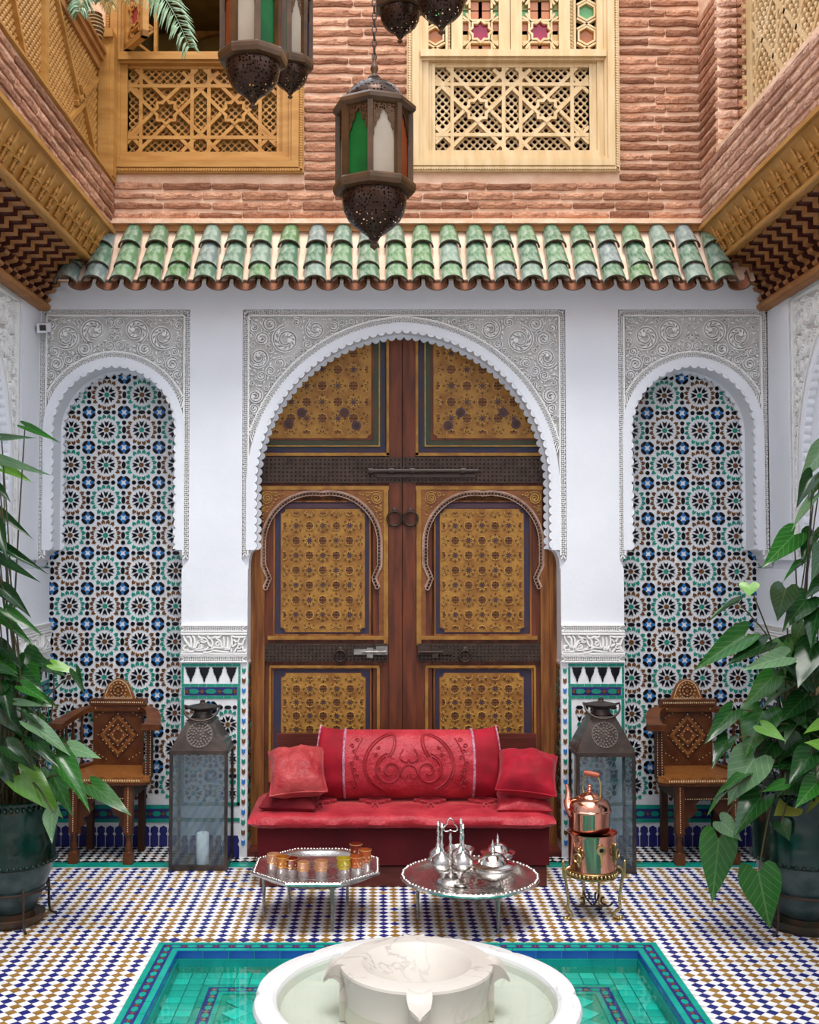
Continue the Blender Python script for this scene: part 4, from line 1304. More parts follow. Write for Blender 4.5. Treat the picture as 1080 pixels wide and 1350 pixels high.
def window(name, fx0, fx1, fyb, pnl, rail, wood, panes):
    rt = root(name, structure=True)
    Y = DU; mp = WM(Y)
    X = lambda p: gx(p, Y)
    Z = lambda p: gz(p, Y)
    zt = Z(-55)
    fr = MB()
    cw = 22
    def ring(a, b, c, h0, h1):     # U-shaped casing: outer a..b px, width c px
        fr.prism(rect(X(a), X(a+c), Z(fyb), zt), mp, h0, h1); fr.prism(rect(X(b-c), X(b), Z(fyb), zt), mp, h0, h1)
        fr.prism(rect(X(a+c), X(b-c), Z(fyb), Z(fyb-c)), mp, h0, h1)
    ring(fx0, fx1, 7, -.030, .06)
    def ringi(k, c, h0):
        a, b, zb = fx0+k, fx1-k, fyb-k
        fr.prism(rect(X(a), X(a+c), Z(zb), zt), mp, h0, .06); fr.prism(rect(X(b-c), X(b), Z(zb), zt), mp, h0, .06)
        fr.prism(rect(X(a+c), X(b-c), Z(zb), Z(zb-c)), mp, h0, .06)
    ringi(7, 9, -.040); ringi(16, 4, -.026); ringi(20, 9, -.012)
    fr.build('frame', M[wood], rt, smooth=0)
    rp = MB()
    n = int((fx1-fx0)/3.4)
    for k in range(n):
        x = X(fx0+3.5 + (fx1-fx0-7)*k/(n-1))
        rp.box((x, Y-.033, Z(fyb-3.5)), (.0105, .012, .015), 0, Matrix.Rotation(.5, 3, 'Y'))
    for xx in (fx0+3.5, fx1-3.5):
        for k in range(70):
            z = Z(fyb-3.5) + k*.0142
            if z < zt: rp.box((X(xx), Y-.033, z), (.015, .012, .0105), 0, Matrix.Rotation(.5, 3, 'Y'))
    rp.build('rope_trim', M[wood], rt, smooth=0, stuff=True)
    a, b, zt_p, zb_p = pnl
    sash = MB()
    o = 10
    sash.prism(rect(X(fx0+29), X(a), Z(fyb-29), Z(rail[1])), mp, .004, .05); sash.prism(rect(X(b), X(fx1-29), Z(fyb-29), Z(rail[1])), mp, .004, .05)
    sash.prism(rect(X(a), X(b), Z(fyb-29), Z(zb_p)), mp, .004, .05); sash.prism(rect(X(a), X(b), Z(zt_p), Z(rail[1])), mp, .004, .05)
    sash.prism(rect(X(a-4), X(a), Z(zb_p+4), Z(zt_p-4)), mp, -.003, .05); sash.prism(rect(X(b), X(b+4), Z(zb_p+4), Z(zt_p-4)), mp, -.003, .05)
    sash.build('panel_frame', M[wood], rt, smooth=0)
    r2 = MB(); r2.bx(X(fx0+18), X(fx1-18), Y-.05, Y+.06, Z(rail[1]), Z(rail[0])); r2.bx(X(fx0+20), X(fx1-20), Y-.03, Y+.06, Z(rail[1]+3), Z(rail[1]))
    r2.build('sill_rail', M[wood], rt, smooth=0)
    st = MB(); strap_panel(st, mp, X(a), X(b), Z(zb_p), Z(zt_p), .0195, .006, .03)
    st.build('strapwork', M[wood], rt, smooth=0)
    bl = MB(); bead_lattice(bl, mp, X(a), X(b), Z(zb_p), Z(zt_p), .042, .0082, .036, .050, True, .0098)
    bl.build('bead_lattice', M[wood], rt, smooth=0, fix=False, stuff=True)
    rm = MB()
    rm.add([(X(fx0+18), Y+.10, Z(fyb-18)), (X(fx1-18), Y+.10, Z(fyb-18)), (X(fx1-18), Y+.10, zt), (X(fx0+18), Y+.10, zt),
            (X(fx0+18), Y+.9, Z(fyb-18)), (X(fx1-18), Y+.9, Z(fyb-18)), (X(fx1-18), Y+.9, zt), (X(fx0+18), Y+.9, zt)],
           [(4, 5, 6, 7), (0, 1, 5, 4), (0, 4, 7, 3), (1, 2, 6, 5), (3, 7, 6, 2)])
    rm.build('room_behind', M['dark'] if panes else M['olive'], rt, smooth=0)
    if panes:
        bx_ = MB(); bx_.prism(rect(X(fx0+29), X(fx1-29), Z(rail[0]), zt), mp, .05, .06)
        # two star-glazed leaves and two narrow side lights
        for la, lb in ((597, 675.5), (676.5, 756)):
            lf = MB()
            for q in (rect(X(la), X(la+15), Z(rail[0]), zt), rect(X(lb-15), X(lb), Z(rail[0]), zt), rect(X(la+15), X(lb-15), Z(rail[0]), Z(rail[0]-5))):
                lf.prism(q, mp, .0, .05)
            c = (la+lb)/2
            leaf = lf.build('window_leaf', M[wood], rt, smooth=0)
            sw = MB()
            for cy in (40, -18):
                s = star16(X(c), Z(cy), 15.5/F*Y)
                sw.ribbon(s, .014, mp, .004, .04, closed=True)
                e = MB(); e.prism(s, mp, .026, .032); e.build('pane', M['red_pane'], leaf, smooth=0)
                for k in range(4):
                    an = pi/4 + k*pi/2; tx, tz = X(c)+cos(an)*.066, Z(cy)+sin(an)*.066
                    far = (X(c)+cos(an)*.12, Z(cy)+sin(an)*.12)
                    sw.ribbon([(tx, tz), (X(c)+ (.1 if cos(an) > 0 else -.1), tz + (.034 if sin(an) > 0 else -.034))], .013, mp, .006, .04)
                    sw.ribbon([(tx, tz), (tx + (.034 if cos(an) > 0 else -.034), Z(cy)+(.1 if sin(an) > 0 else -.1))], .013, mp, .006, .04)
                for dx in (-.062, .062):
                    sw.ribbon([(X(c)+dx, Z(cy)-.12), (X(c)+dx, Z(cy)+.12)], .012, mp, .008, .04)
                for dz in (-.062, .062): sw.ribbon([(X(la+15), Z(cy)+dz), (X(lb-15), Z(cy)+dz)], .012, mp, .008, .04)
                for sx in (-1, 1):
                    for k, (dz, mm) in enumerate(((-.098, 'olive_pane'), (-.035, 'straw_pane'), (.035, 'orange_pane'), (.098, 'green_pane'))):
                        e = MB(); e.prism(rect(X(c)+sx*.085-.02, X(c)+sx*.085+.02, Z(cy)+dz-.024, Z(cy)+dz+.024), mp, .03, .034); e.build('pane', M[mm], leaf, smooth=0)
                    for dz in (-.098, .098):
                        e = MB(); e.prism(rect(X(c)+sx*.032-.022, X(c)+sx*.032+.022, Z(cy)+dz-.024, Z(cy)+dz+.024), mp, .03, .034); e.build('pane', M['orange_pane'], leaf, smooth=0)
            sw.build('star_strapwork', M[wood], leaf, smooth=0)
        for sa, sb in ((562, 589), (764, 793)):
            sl_ = MB()
            for q in (rect(X(sa-3), X(sa), Z(rail[0]), zt), rect(X(sb), X(sb+3), Z(rail[0]), zt)): sl_.prism(q, mp, .004, .05)
            c = (sa+sb)/2
            side = sl_.build('side_light', M[wood], rt, smooth=0)
            sg_ = MB()
            for k, (yy, mm) in enumerate(((46, 'amber_pane'), (14, 'green_pane'), (-18, 'amber_pane'))):
                hx = hexa(X(c), Z(yy), .052)
                sg_.ribbon(hx, .012, mp, .006, .04, closed=True)
                e = MB(); e.prism(hx, mp, .028, .032); e.build('pane', M[mm], side, smooth=0)
            for yy in (30, -2, 62):
                q = 13
                sg_.ribbon([(X(c-q), Z(yy+7)), (X(c+q), Z(yy-7))], .011, mp, .008, .04); sg_.ribbon([(X(c-q), Z(yy-7)), (X(c+q), Z(yy+7))], .011, mp, .008, .04)
            sg_.build('strapwork', M[wood], side, smooth=0)
        zz = MB()
        for sx in (592.5, 759.8):
            zz.prism(rect(X(sx-3), X(sx+3), Z(rail[0]), zt), mp, .012, .05)
            k = 0
            while Z(rail[0]) + k*.02 < zt-.02:
                z = Z(rail[0]) + k*.02
                zz.ribbon([(X(sx-2.5), z), (X(sx+2.5), z+.01), (X(sx-2.5), z+.02)], .004, mp, .006, .02); k += 1
        zz.build('zigzag_strip', M[wood], rt, smooth=0)
    else:
        # fixed side lattice and an opened casement
        fx = MB()
        for q in (rect(X(148), X(152), Z(rail[0]), zt), rect(X(198), X(202), Z(rail[0]), zt)): fx.prism(q, mp, .0, .04)
        fx.build('mullion', M[wood], rt, smooth=0)
        lt = MB()
        bead = [(152, 198)]
        for zc in (55, 20, -15):
            for s in (-1, 1):
                lt.ribbon([(X(152), Z(zc+17*s)), (X(198), Z(zc-17*s))], .014, mp, .012, .03)
            lt.ribbon([(X(152), Z(zc+17)), (X(198), Z(zc+17))], .014, mp, .013, .03)
        lt.build('strapwork', M[wood], rt, smooth=0)
        cs = MB()
        h = Vector((X(163), Y-.02, 0)); an = radians(-52)
        w_ = .235; zb = Z(rail[0])+.012
        cm = lambda a_, b_, hh: h + Vector((cos(an)*a_ - sin(an)*hh*-1*0 + sin(an)*0, sin(an)*a_, 0)) + Vector((-sin(an)*hh, cos(an)*hh, 0)) + Vector((0, 0, b_))
        for q in (rect(0, .032, zb, zt), rect(w_-.032, w_, zb, zt), rect(0, w_, zb, zb+.036)): cs.prism(q, cm, -.018, .018, back=True)
        case = cs.build('casement', M[wood], rt, smooth=0)
        s2 = MB()
        for zc in (zb+.155, zb+.36):
            st_ = star16(w_/2, zc, .062)
            s2.ribbon(st_, .013, cm, -.012, .012, closed=True)
            for k in range(4):
                a_ = pi/4+k*pi/2
                s2.ribbon([(w_/2+cos(a_)*.06, zc+sin(a_)*.06), (w_/2+cos(a_)*.13, zc+sin(a_)*.13)], .013, cm, -.011, .011)
            for dx in (-.05, .05): s2.ribbon([(w_/2+dx, zc-.1), (w_/2+dx, zc+.1)], .011, cm, -.010, .010)
            for dz in (-.07, .07): s2.ribbon([(.03, zc+dz), (w_-.03, zc+dz)], .011, cm, -.010, .010)
            e = MB(); e.prism(st_, cm, -.003, .003, back=True); e.build('pane', M['red_pane'], case, smooth=0)
        s2.build('star_strapwork', M[wood], case, smooth=0)
        # round arch of the gallery behind the window, lit by the court
        ar = MB()
        ar.ribbon([(p[0], p[1]) for p in circ(X(262), Z(40), .42, 40)], .05, WM(Y+.86), 0, .03, closed=True)
        ar.build('room_arch', M['goldwood'], rt, smooth=0)
    return rt
window('window_1', 135, 400, 230, (158.5, 363, 90, 203), (73, 83), 'honey', False)
window('window_2', 537, 820, 228, (575, 781, 88, 199), (70, 79), 'pale', True)
# side window of the right gallery
w3 = root('window_3', structure=True)
XW = gx(990, YR) + 0.0
mp3 = SM(XW, 1)
f3 = MB()
f3.bx(XW-.005, XW+.07, YR-.10, YR-.005, ZPR+.022, ZUT); f3.bx(XW-.022, XW, YR-.03, YR-.006, ZPR+.022, ZUT)
f3.bx(XW-.015, XW+.06, 3.6, YR-.10, ZPR+.0, ZPR+.035)
f3.build('frame', M['pale'], w3, smooth=0)
r3 = MB()
for k in range(95): r3.box((XW-.022, YR-.028, ZPR+.03+k*.0145), (.01, .012, .0105), 0, Matrix.Rotation(.5, 3, 'X'))
r3.build('rope_trim', M['pale'], w3, smooth=0, stuff=True)
s3 = MB()
for k in range(-1, 6):
    y = YR-.10-.30*k
    for a_, b_ in (((y, ZPR+.03), (y-.9, ZPR+.93)), ((y-.9, ZPR+.03), (y, ZPR+.93))):
        a2, b2 = list(a_), list(b_)
        s3.ribbon([tuple(a2), tuple(b2)], .026, mp3, .002, .03)
    s3.ribbon([(y-.05, ZPR+.03), (y-.05, ZUT)], .024, mp3, .004, .03)
s3.build('strapwork', M['pale'], w3, smooth=0)
b3 = MB(); bead_lattice(b3, mp3, 4.0, YR-.10, ZPR+.03, ZPR+.93, .036, .010, .03, .045, True, .012)
for i in range(36):
    for j in range(26):
        y_, z_ = YR-.12 - i*.05, ZPR+.045 + j*.035
        b3.ball((XW+.012, y_ - (.025 if j % 2 else 0), z_), .0135, 0, 6, 4, 1.2)
b3.build('bead_lattice', M['pale'], w3, smooth=0, fix=False, stuff=True)
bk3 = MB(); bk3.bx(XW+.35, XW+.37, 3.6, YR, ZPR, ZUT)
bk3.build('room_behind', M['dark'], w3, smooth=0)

# ------------------------------------------------------------------ wooden screen of the left gallery
ls = root('gallery_screen', 'honey wood lattice screen with handrail along the left gallery', 'screen', (0, 0, 0))
SX = UXL - .075
YE = 5.93
mpL = SM(SX+.012, -1)
ZS0, ZS1 = ZL1+.02, 4.34
b = MB(); bead_lattice(b, mpL, 3.9, YE, ZS0, ZS1, .040, .013, .01, .03, False)
nY = int((YE-3.9)/.04); nZ = int((ZS1-ZS0)/.04)
for i in range(nY+1):
    for j in range(nZ+1):
        for hf in (0, .5):
            y_, z_ = 3.9 + (i+hf)*(YE-3.9)/nY, ZS0 + (j+hf)*(ZS1-ZS0)/nZ
            if y_ > YE-.01 or z_ > ZS1 or y_ < 4.1: continue
            b.ball((SX+.006, y_, z_), .0150, 0, 6, 4)
b.build('bead_lattice', M['honey'], ls, smooth=50, fix=False, stuff=True)
sb = MB(); sb.bx(SX-.035, SX+.022, 3.4, YE, ZL1-.002, ZL1+.03); sb.bx(SX+.02, UXL+.02, 3.4, DU-.02, ZL1-.004, ZL1+.010)
sb.build('bottom_rail', M['honey'], ls, smooth=0)
hr = MB(); hr.bx(SX-.08, SX+.05, 3.4, YE, 4.34, 4.375); hr.bx(SX-.05, SX+.032, 3.4, YE, 4.29, 4.34); hr.bx(SX-.095, SX+.065, 3.4, YE, 4.375, 4.395)
hr.build('handrail', M['corbeledge'], ls, smooth=0)
ps = MB(); ps.bx(SX-.01, SX+.035, 4.93, 4.99, ZL1+.03, 4.29)
ps.build('post', M['honey'], ls, smooth=0)
ps = MB(); x_a, x_b = gx(119, YE), gx(145, YE)
ps.bx(x_a, x_b, YE, DU-.045, ZL1+.010, gz(50, YE)); ps.bx(x_a+.022, x_b-.022, YE-.008, YE, ZL1+.012, gz(62, YE)); pass
ps.bx(x_a-.012, x_b-.004, YE-.02, DU-.045, gz(50, YE), gz(42, YE)); ps.bx(x_a-.004, x_b-.010, YE-.014, DU-.045, gz(42, YE), gz(38, YE))
ps.build('corner_post', M['honey'], ls, smooth=0)
dg_ = MB()
mpS = SM(SX+.024, -1)
for pth in ([(5.12, 4.29), (5.50, 3.98), (5.52, 3.93)], [(5.55, 4.05), (5.90, 3.73)], [(5.88, 4.22), (5.48, 3.92)], [(5.62, 3.98), (5.28, 3.73)], [(4.1, 3.73), (4.6, 4.24)], [(4.72, 3.73), (4.3, 4.24)]):
    dg_ = MB(); dg_.ribbon(pth, .022, mpS, -.012, .02); dg_.build('strap', M['honey'], ls, smooth=0)

# ------------------------------------------------------------------ the rest of the court, behind the viewer
wf_ = MB()
wf_.bx(XL-.3, XR+.3, -2.75, -2.6, 0, ZC)
wf_.build('wall_front', M['plaster'], smooth=0)['kind'] = 'structure'
wf_ = MB(); wf_.bx(UXL-.4, UXR+.5, -2.75, -2.6, ZC, ZUT)
wf_.build('wall_upper_front', M['mortar'], smooth=0)['kind'] = 'structure'

# ------------------------------------------------------------------ the great door
dr = root('door_1', structure=True)
dmp = WM(DD)
DX = lambda p: gx(p, DD)
DZ = lambda p: gz(p, DD)
XM = DX(530.5)
db = MB(); db.bx(DX(318), DX(748), DD+.03, DD+.08, 0, DZ(425))
db.build('door_backing', M['brownwood'], dr, smooth=0)
fr = MB()
for a, b in ((318, 350), (711, 748)):
    fr.prism(rect(DX(a), DX(b), 0, DZ(705)), dmp, -.030, .04)
    c = (a+b)/2
    fr.prism(rect(DX(c-7), DX(c-2), 0, DZ(705)), dmp, -.040, -.03); fr.prism(rect(DX(c+3), DX(c+9), 0, DZ(705)), dmp, -.036, -.03)
fr.build('door_frame', M['brownwood'], dr, smooth=0)
def frame2(mb, x0, x1, z0, z1, w, h0, h1, mi=0):
    """mitred picture-frame moulding (outer size)"""
    mb.prism([(x0, z0), (x1, z0), (x1-w, z0+w), (x0+w, z0+w)], dmp, h0, h1, mi); mb.prism([(x1, z0), (x1, z1), (x1-w, z1-w), (x1-w, z0+w)], dmp, h0, h1, mi)
    mb.prism([(x1, z1), (x0, z1), (x0+w, z1-w), (x1-w, z1-w)], dmp, h0, h1, mi); mb.prism([(x0, z1), (x0, z0), (x0+w, z0+w), (x0+w, z1-w)], dmp, h0, h1, mi)
def notched(x0, x1, z0, z1, c, which=(1, 1, 1, 1)):
    """rectangle with scooped corners (bl, br, tr, tl)"""
    P = []
    def scoop(cx, cz, a0):
        for k in range(6):
            a = a0 - pi/2*k/5; P.append((cx + c*cos(a), cz + c*sin(a)))
    if which[0]: scoop(x0, z0, pi/2)
    else: P.append((x0, z0))
    if which[1]: scoop(x1, z0, pi)
    else: P.append((x1, z0))
    if which[2]: scoop(x1, z1, -pi/2)
    else: P.append((x1, z1))
    if which[3]: scoop(x0, z1, 0)
    else: P.append((x0, z1))
    return P
GM = [M['golddark'], M['goldred'], M['goldline'], M['purple']]
def gold_pattern(mb, x0, x1, z0, z1, cell, h0, keep=lambda x, z: True):
    """interlaced stars: dark star eyes, ringed hexagons, long lozenges and raised straps"""
    nx = max(1, round((x1-x0)/cell)); nz_ = max(1, round((z1-z0)/cell)); cx_, cz_ = (x1-x0)/nx, (z1-z0)/nz_
    c = min(cx_, cz_)
    def put(poly, mi, h=h0):
        if all(x0 <= x <= x1 and z0 <= z <= z1 and keep(x, z) for x, z in poly): mb.prism(poly, dmp, h, h+.012, mi)
    def line(a, b):
        if all(x0 <= x <= x1 and z0 <= z <= z1 and keep(x, z) for x, z in (a, b)): mb.ribbon([a, b], .0042, dmp, h0-.003, h0+.01, 2)
    for i in range(nx+1):
        for j in range(nz_+1):
            x, z = x0 + i*cx_, z0 + j*cz_
            big = (i+j) % 2 == 0
            if big:
                put(star16(x, z, .15*c), 3)
                for k in range(8):
                    a = pi/8 + k*pi/4
                    put(oval(x+cos(a)*c*.255, z+sin(a)*c*.255, .080*c, .066*c, a), (0, 1)[k % 2] if (i*3+j) % 3 else 0)
                    a2 = k*pi/4; r1, r2 = .20*c, .40*c
                    line((x+cos(a2)*r1, z+sin(a2)*r1), (x+cos(a2+.35)*r2, z+sin(a2+.35)*r2)); line((x+cos(a2)*r1, z+sin(a2)*r1), (x+cos(a2-.35)*r2, z+sin(a2-.35)*r2))
                    line((x+cos(a2+.35)*r2, z+sin(a2+.35)*r2), (x+cos(a2+pi/4-.35)*r2, z+sin(a2+pi/4-.35)*r2))
                    put(circ(x+cos(a2)*c*.47, z+sin(a2)*c*.47, .062*c, 6), (0, 1)[k % 2])
            else:
                put(circ(x, z, .080*c, 8), 0)
                for k in range(4):
                    a = k*pi/2 + pi/4
                    put(oval(x+cos(a)*c*.20, z+sin(a)*c*.23, .125*c, .055*c, a), 1)
                for k in range(4):
                    a = k*pi/2
                    put(oval(x+cos(a)*c*.185, z+sin(a)*c*.235, .110*c, .055*c, a), 0)
                    line((x+cos(a)*c*.33, z+sin(a)*c*.33), (x+cos(a+pi/4)*c*.36, z+sin(a+pi/4)*c*.36)); line((x+cos(a)*c*.33, z+sin(a)*c*.33), (x+cos(a-pi/4)*c*.36, z+sin(a-pi/4)*c*.36))
def studs(mb, x0, x1, z0, z1, nx, nz_, h0):
    for i in range(nx):
        for j in range(nz_):
            x = x0 + (x1-x0)*(i+.5)/nx; z = z0 + (z1-z0)*(j+.5)/nz_
            p = dmp(x, z, h0); q = [dmp(x+.006*cos(a), z+.006*sin(a), h0) for a in (0, tau/5, tau*2/5, tau*3/5, tau*4/5)]
            mb.add(q + [p + Vector((0, -.006, 0))], [(0, 1, 5), (1, 2, 5), (2, 3, 5), (3, 4, 5), (4, 0, 5)], 0)
for s in (-1, 1):
    m = lambda p: (XM + (DX(p)-XM) if s < 0 else 2*XM - DX(p))      # left-leaf pixels, mirrored for the right leaf
    def R(pa, pb, za, zb): 
        a, b = sorted((m(pa), m(pb))); c, d = sorted((DZ(za), DZ(zb))); return rect(a, b, c, d)
    lf = MB()
    lf.prism(R(513, 530, 425, 1128), dmp, -.026, .03)                       # meeting stile
    lf.prism(R(342, 513, 597, 641), dmp, -.006, .03); lf.prism(R(346, 513, 836, 880), dmp, -.006, .03)
    lf.prism(R(346, 362, 640, 1128), dmp, -.010, .03); lf.prism(R(492, 513, 640, 1128), dmp, -.012, .03)
    lf.prism(R(346, 513, 1030, 1128), dmp, -.006, .03)
    leaf = lf.build('door_leaf', M['redwood'], dr, smooth=0)
    g = MB()                                                               # gilded mouldings round the panels
    g.prism(R(509.5, 513, 425, 601), dmp, -.032, 0); g.prism(R(342, 513, 597.5, 601.5), dmp, -.032, 0)
    g.prism(R(346, 513, 641, 646), dmp, -.024, 0); g.prism(R(506, 512, 646, 850), dmp, -.024, 0)
    g.prism(R(354, 507, 838, 843), dmp, -.026, 0); g.prism(R(357, 500, 877, 880), dmp, -.024, 0)
    g.prism(R(497, 501, 880, 1030), dmp, -.024, 0); g.prism(R(356, 359, 880, 1030), dmp, -.024, 0)
    g.build('gilded_moulding', M['goldwood'], leaf, smooth=0)
    # top panel
    tp_ = MB()
    tp_.prism(R(340, 509, 440, 597), dmp, -.010, .02, 0)
    tp_.prism(R(340, 503, 440, 590), dmp, -.016, 0, 1)
    tp_.prism(R(340, 501, 440, 589), dmp, -.020, 0, 2)
    tp_.prism(R(340, 499.5, 440, 587.5), dmp, -.023, 0, 1)
    tp_.prism(R(340, 493, 440, 581), dmp, -.026, 0, 3)
    a, b = sorted((m(340), m(489.5)))
    w = (0, 1, 0, 0) if s < 0 else (1, 0, 0, 0)
    tp_.prism(notched(a, b, DZ(578.5), DZ(440), .022, w), dmp, -.031, 0, 4)
    up = tp_.build('upper_panel', [M['navypaint'], M['greenpaint'], M['goldline'], M['redwood'], M['goldwood']], leaf, smooth=0)
    q = MB(); gold_pattern(q, a+.012, b-.012, DZ(574), DZ(446), .088, -.034)
    for px, py in ((398, 545), (454, 545), (470, 562), (381, 560)):
        q.prism(circ(m(px), DZ(py), .027, 12), dmp, -.038, -.02, 3); q.prism(star16(m(px), DZ(py), .018), dmp, -.040, -.02, 0)
    q.build('star_inlay', GM, leaf, smooth=0, fix=False, stuff=True)
    # middle panel under a cusped arch
    cxp = 424.5
    sp = MB()
    hw = abs(DX(500)-DX(cxp)); pth = arch_path(m(cxp), hw, DZ(716), DZ(652)-DZ(716), DZ(745))
    aa, bb = sorted((m(347), m(506)))
    low = [(m(cxp)+hw*.0, 0)]
    outer = [(aa, DZ(838)), (aa, DZ(646)), (bb, DZ(646)), (bb, DZ(838)), (m(cxp)+hw*.985+.004, DZ(838)), (m(cxp)+hw*.985+.004, DZ(770)), (m(cxp)+hw*.93, DZ(757))] + pth[::-1] + [(m(cxp)-hw*.93, DZ(757)), (m(cxp)-hw*.985-.004, DZ(770)), (m(cxp)-hw*.985-.004, DZ(838))]
    sp.prism(outer, dmp, -.020, .02)
    sp.build('arched_surround', M['carved'] if 'carved' in M else M['goldwood'], leaf, smooth=0)
    orn = MB(); rr = random.Random(5)
    offp = offset_path(pth, .03)
    def okd(p, r):
        if not (aa+r+.004 < p[0] < bb-r-.004 and DZ(710)+r < p[1] < DZ(648)-r): return False
        return dist_path(p, offp) > r and (hypot(p[0]-m(cxp), p[1]-DZ(716)) > hw + .02 + r)
    arabesque(orn, dmp, okd, (aa, bb, DZ(712), DZ(647)), m(cxp), 4, [(.035, 200), (.022, 600), (.014, 1500), (.009, 3000), (.0065, 3000)], -.027, -.018)
    orn.build('carved_scrolls', M['goldline'], leaf, smooth=0, fix=False, stuff=True)
    bt = MB()
    full = [(m(cxp)-hw*.97, DZ(775)), (m(cxp)-hw*.90, DZ(762))] + pth + [(m(cxp)+hw*.90, DZ(762)), (m(cxp)+hw*.97, DZ(775))]
    sc_path = resample(full, .019)
    for k, p in enumerate(sc_path):
        bt.ribbon([(p[0]+.011*cos(t), p[1]+.011*sin(t)) for t in [tau*i/8 for i in range(8)]], .005, dmp, -.034, -.02, closed=True)
    bt.ribbon(offset_path(full, .016), .006, dmp, -.032, -.02)
    bt.build('arch_bead_trim', M['bead'], leaf, smooth=0, stuff=True)
    a, b = sorted((m(361), m(489)))
    mpn = MB()
    mpn.prism(rect(a, b, DZ(838), DZ(662)), dmp, -.006, .02, 0)
    frame2(mpn, a, b, DZ(838), DZ(660), .010, -.016, 0, 3)
    mpn.prism(R(371, 488, 664, 670), dmp, -.014, 0, 4); 
    a2, b2 = sorted((m(371), m(481)))
    mpn.prism(notched(a2-.006, b2+.006, DZ(834.5), DZ(669), .026, (1, 1, 1, 1)), dmp, -.011, 0, 2)
    mpn.prism(notched(a2, b2, DZ(833), DZ(671), .026, (1, 1, 1, 1)), dmp, -.015, 0, 1)
    mpn.build('middle_panel', [M['navypaint'], M['goldwood'], M['purple'], M['brownwood'], M['purple']], leaf, smooth=0)
    q = MB(); c1 = .03
    def kp(x, z, A=a2, B=b2, Z0=DZ(833), Z1=DZ(671)): return all(hypot(x-u, z-v) > c1 for u in (A, B) for v in (Z0, Z1))
    gold_pattern(q, a2+.010, b2-.010, DZ(830), DZ(674), .079, -.018, kp)
    q.build('star_inlay', GM, leaf, smooth=0, fix=False, stuff=True)
    # lower panel
    lp = MB()
    a, b = sorted((m(360), m(490)))
    lp.prism(rect(a, b, DZ(1030), DZ(880)), dmp, -.006, .02, 0)
    frame2(lp, a, b, DZ(1030), DZ(880), .008, -.014, 0, 3)
    a2, b2 = sorted((m(372), m(482)))
    lp.prism(notched(a2-.006, b2+.006, DZ(1021), DZ(885.5), .026), dmp, -.011, 0, 2)
    lp.prism(notched(a2, b2, DZ(1019), DZ(887), .026), dmp, -.015, 0, 1)
    lp.build('lower_panel', [M['navypaint'], M['goldwood'], M['purple'], M['brownwood']], leaf, smooth=0)
    q = MB()
    def kp2(x, z, A=a2, B=b2, Z0=DZ(1019), Z1=DZ(887)): return all(hypot(x-u, z-v) > c1 for u in (A, B) for v in (Z0, Z1))
    gold_pattern(q, a2+.010, b2-.010, DZ(1015), DZ(890), .079, -.018, kp2)
    q.build('star_inlay', GM, leaf, smooth=0, fix=False, stuff=True)
    # iron straps
    st = MB(); st.prism(R(342, 530, 603, 637), dmp, -.028, 0)
    a, b = sorted((m(344), m(529))); studs(st, a, b, DZ(636), DZ(604), 34, 6, -.028)
    st.build('iron_strap', M['iron'], leaf, smooth=0)
    st = MB(); st.prism(R(350, 511, 848, 871.5), dmp, -.028, 0)
    a, b = sorted((m(351), m(510))); studs(st, a, b, DZ(871), DZ(848.5), 32, 5, -.028)
    st.build('iron_strap', M['iron'], leaf, smooth=0)
    # rings
    for (px, py, r_) in ((520, 684, .040), (449, 864, .032)):
        rg = MB(); c = dmp(m(px), DZ(py), -.04)
        rg.tube([c + Vector((r_*cos(t), -.006*sin(t), r_*sin(t))) for t in [tau*i/20 for i in range(20)]], .0065, 8, closed=True)
        rg.lathe([(.0001, -.02), (.014, -.015), (.016, .012), (.0001, .02)], 10, c + Vector((0, .006, r_+.006)), 0, Matrix.Rotation(pi/2, 3, 'X'))
        rg.build('ring_handle', M['iron'], leaf, smooth=50)
    lt = MB()
    lt.prism(R(467, 496, 855, 862), dmp, -.045, -.02); lt.prism(R(496, 511, 851, 862), dmp, -.05, -.02)
    lt.tube([dmp(m(478), DZ(858.5), -.052), dmp(m(509), DZ(858.5), -.056)], .008, 8)
    lt.prism(R(484, 492, 853, 866), dmp, -.056, -.02)
    lt.build('latch', M['silverdk'] if s < 0 else M['iron'], leaf, smooth=40)
bo = MB()
bo.tube([dmp(DX(488), DZ(621.5), -.055), dmp(DX(630), DZ(621.5), -.055)], .0125, 10)
bo.tube([dmp(DX(486), DZ(621.5), -.055), dmp(DX(492), DZ(621.5), -.055)], .019, 10)
for px in (516, 543, 610):
    bo.tube([dmp(DX(px-3), DZ(621.5), -.055), dmp(DX(px+3), DZ(621.5), -.055)], .020, 10); bo.prism(rect(DX(px-4), DX(px+4), DZ(628), DZ(615)), dmp, -.045, -.02)
bo.prism(rect(DX(497), DX(627), DZ(630), DZ(626)), dmp, -.04, -.02)
bo.build('sliding_bolt', M['steel'], dr, smooth=50)
th = MB(); th.bx(DX(318), DX(748), D0+.01, DD+.05, 0, .03)
th.build('threshold', M['mahog'], dr, smooth=0)

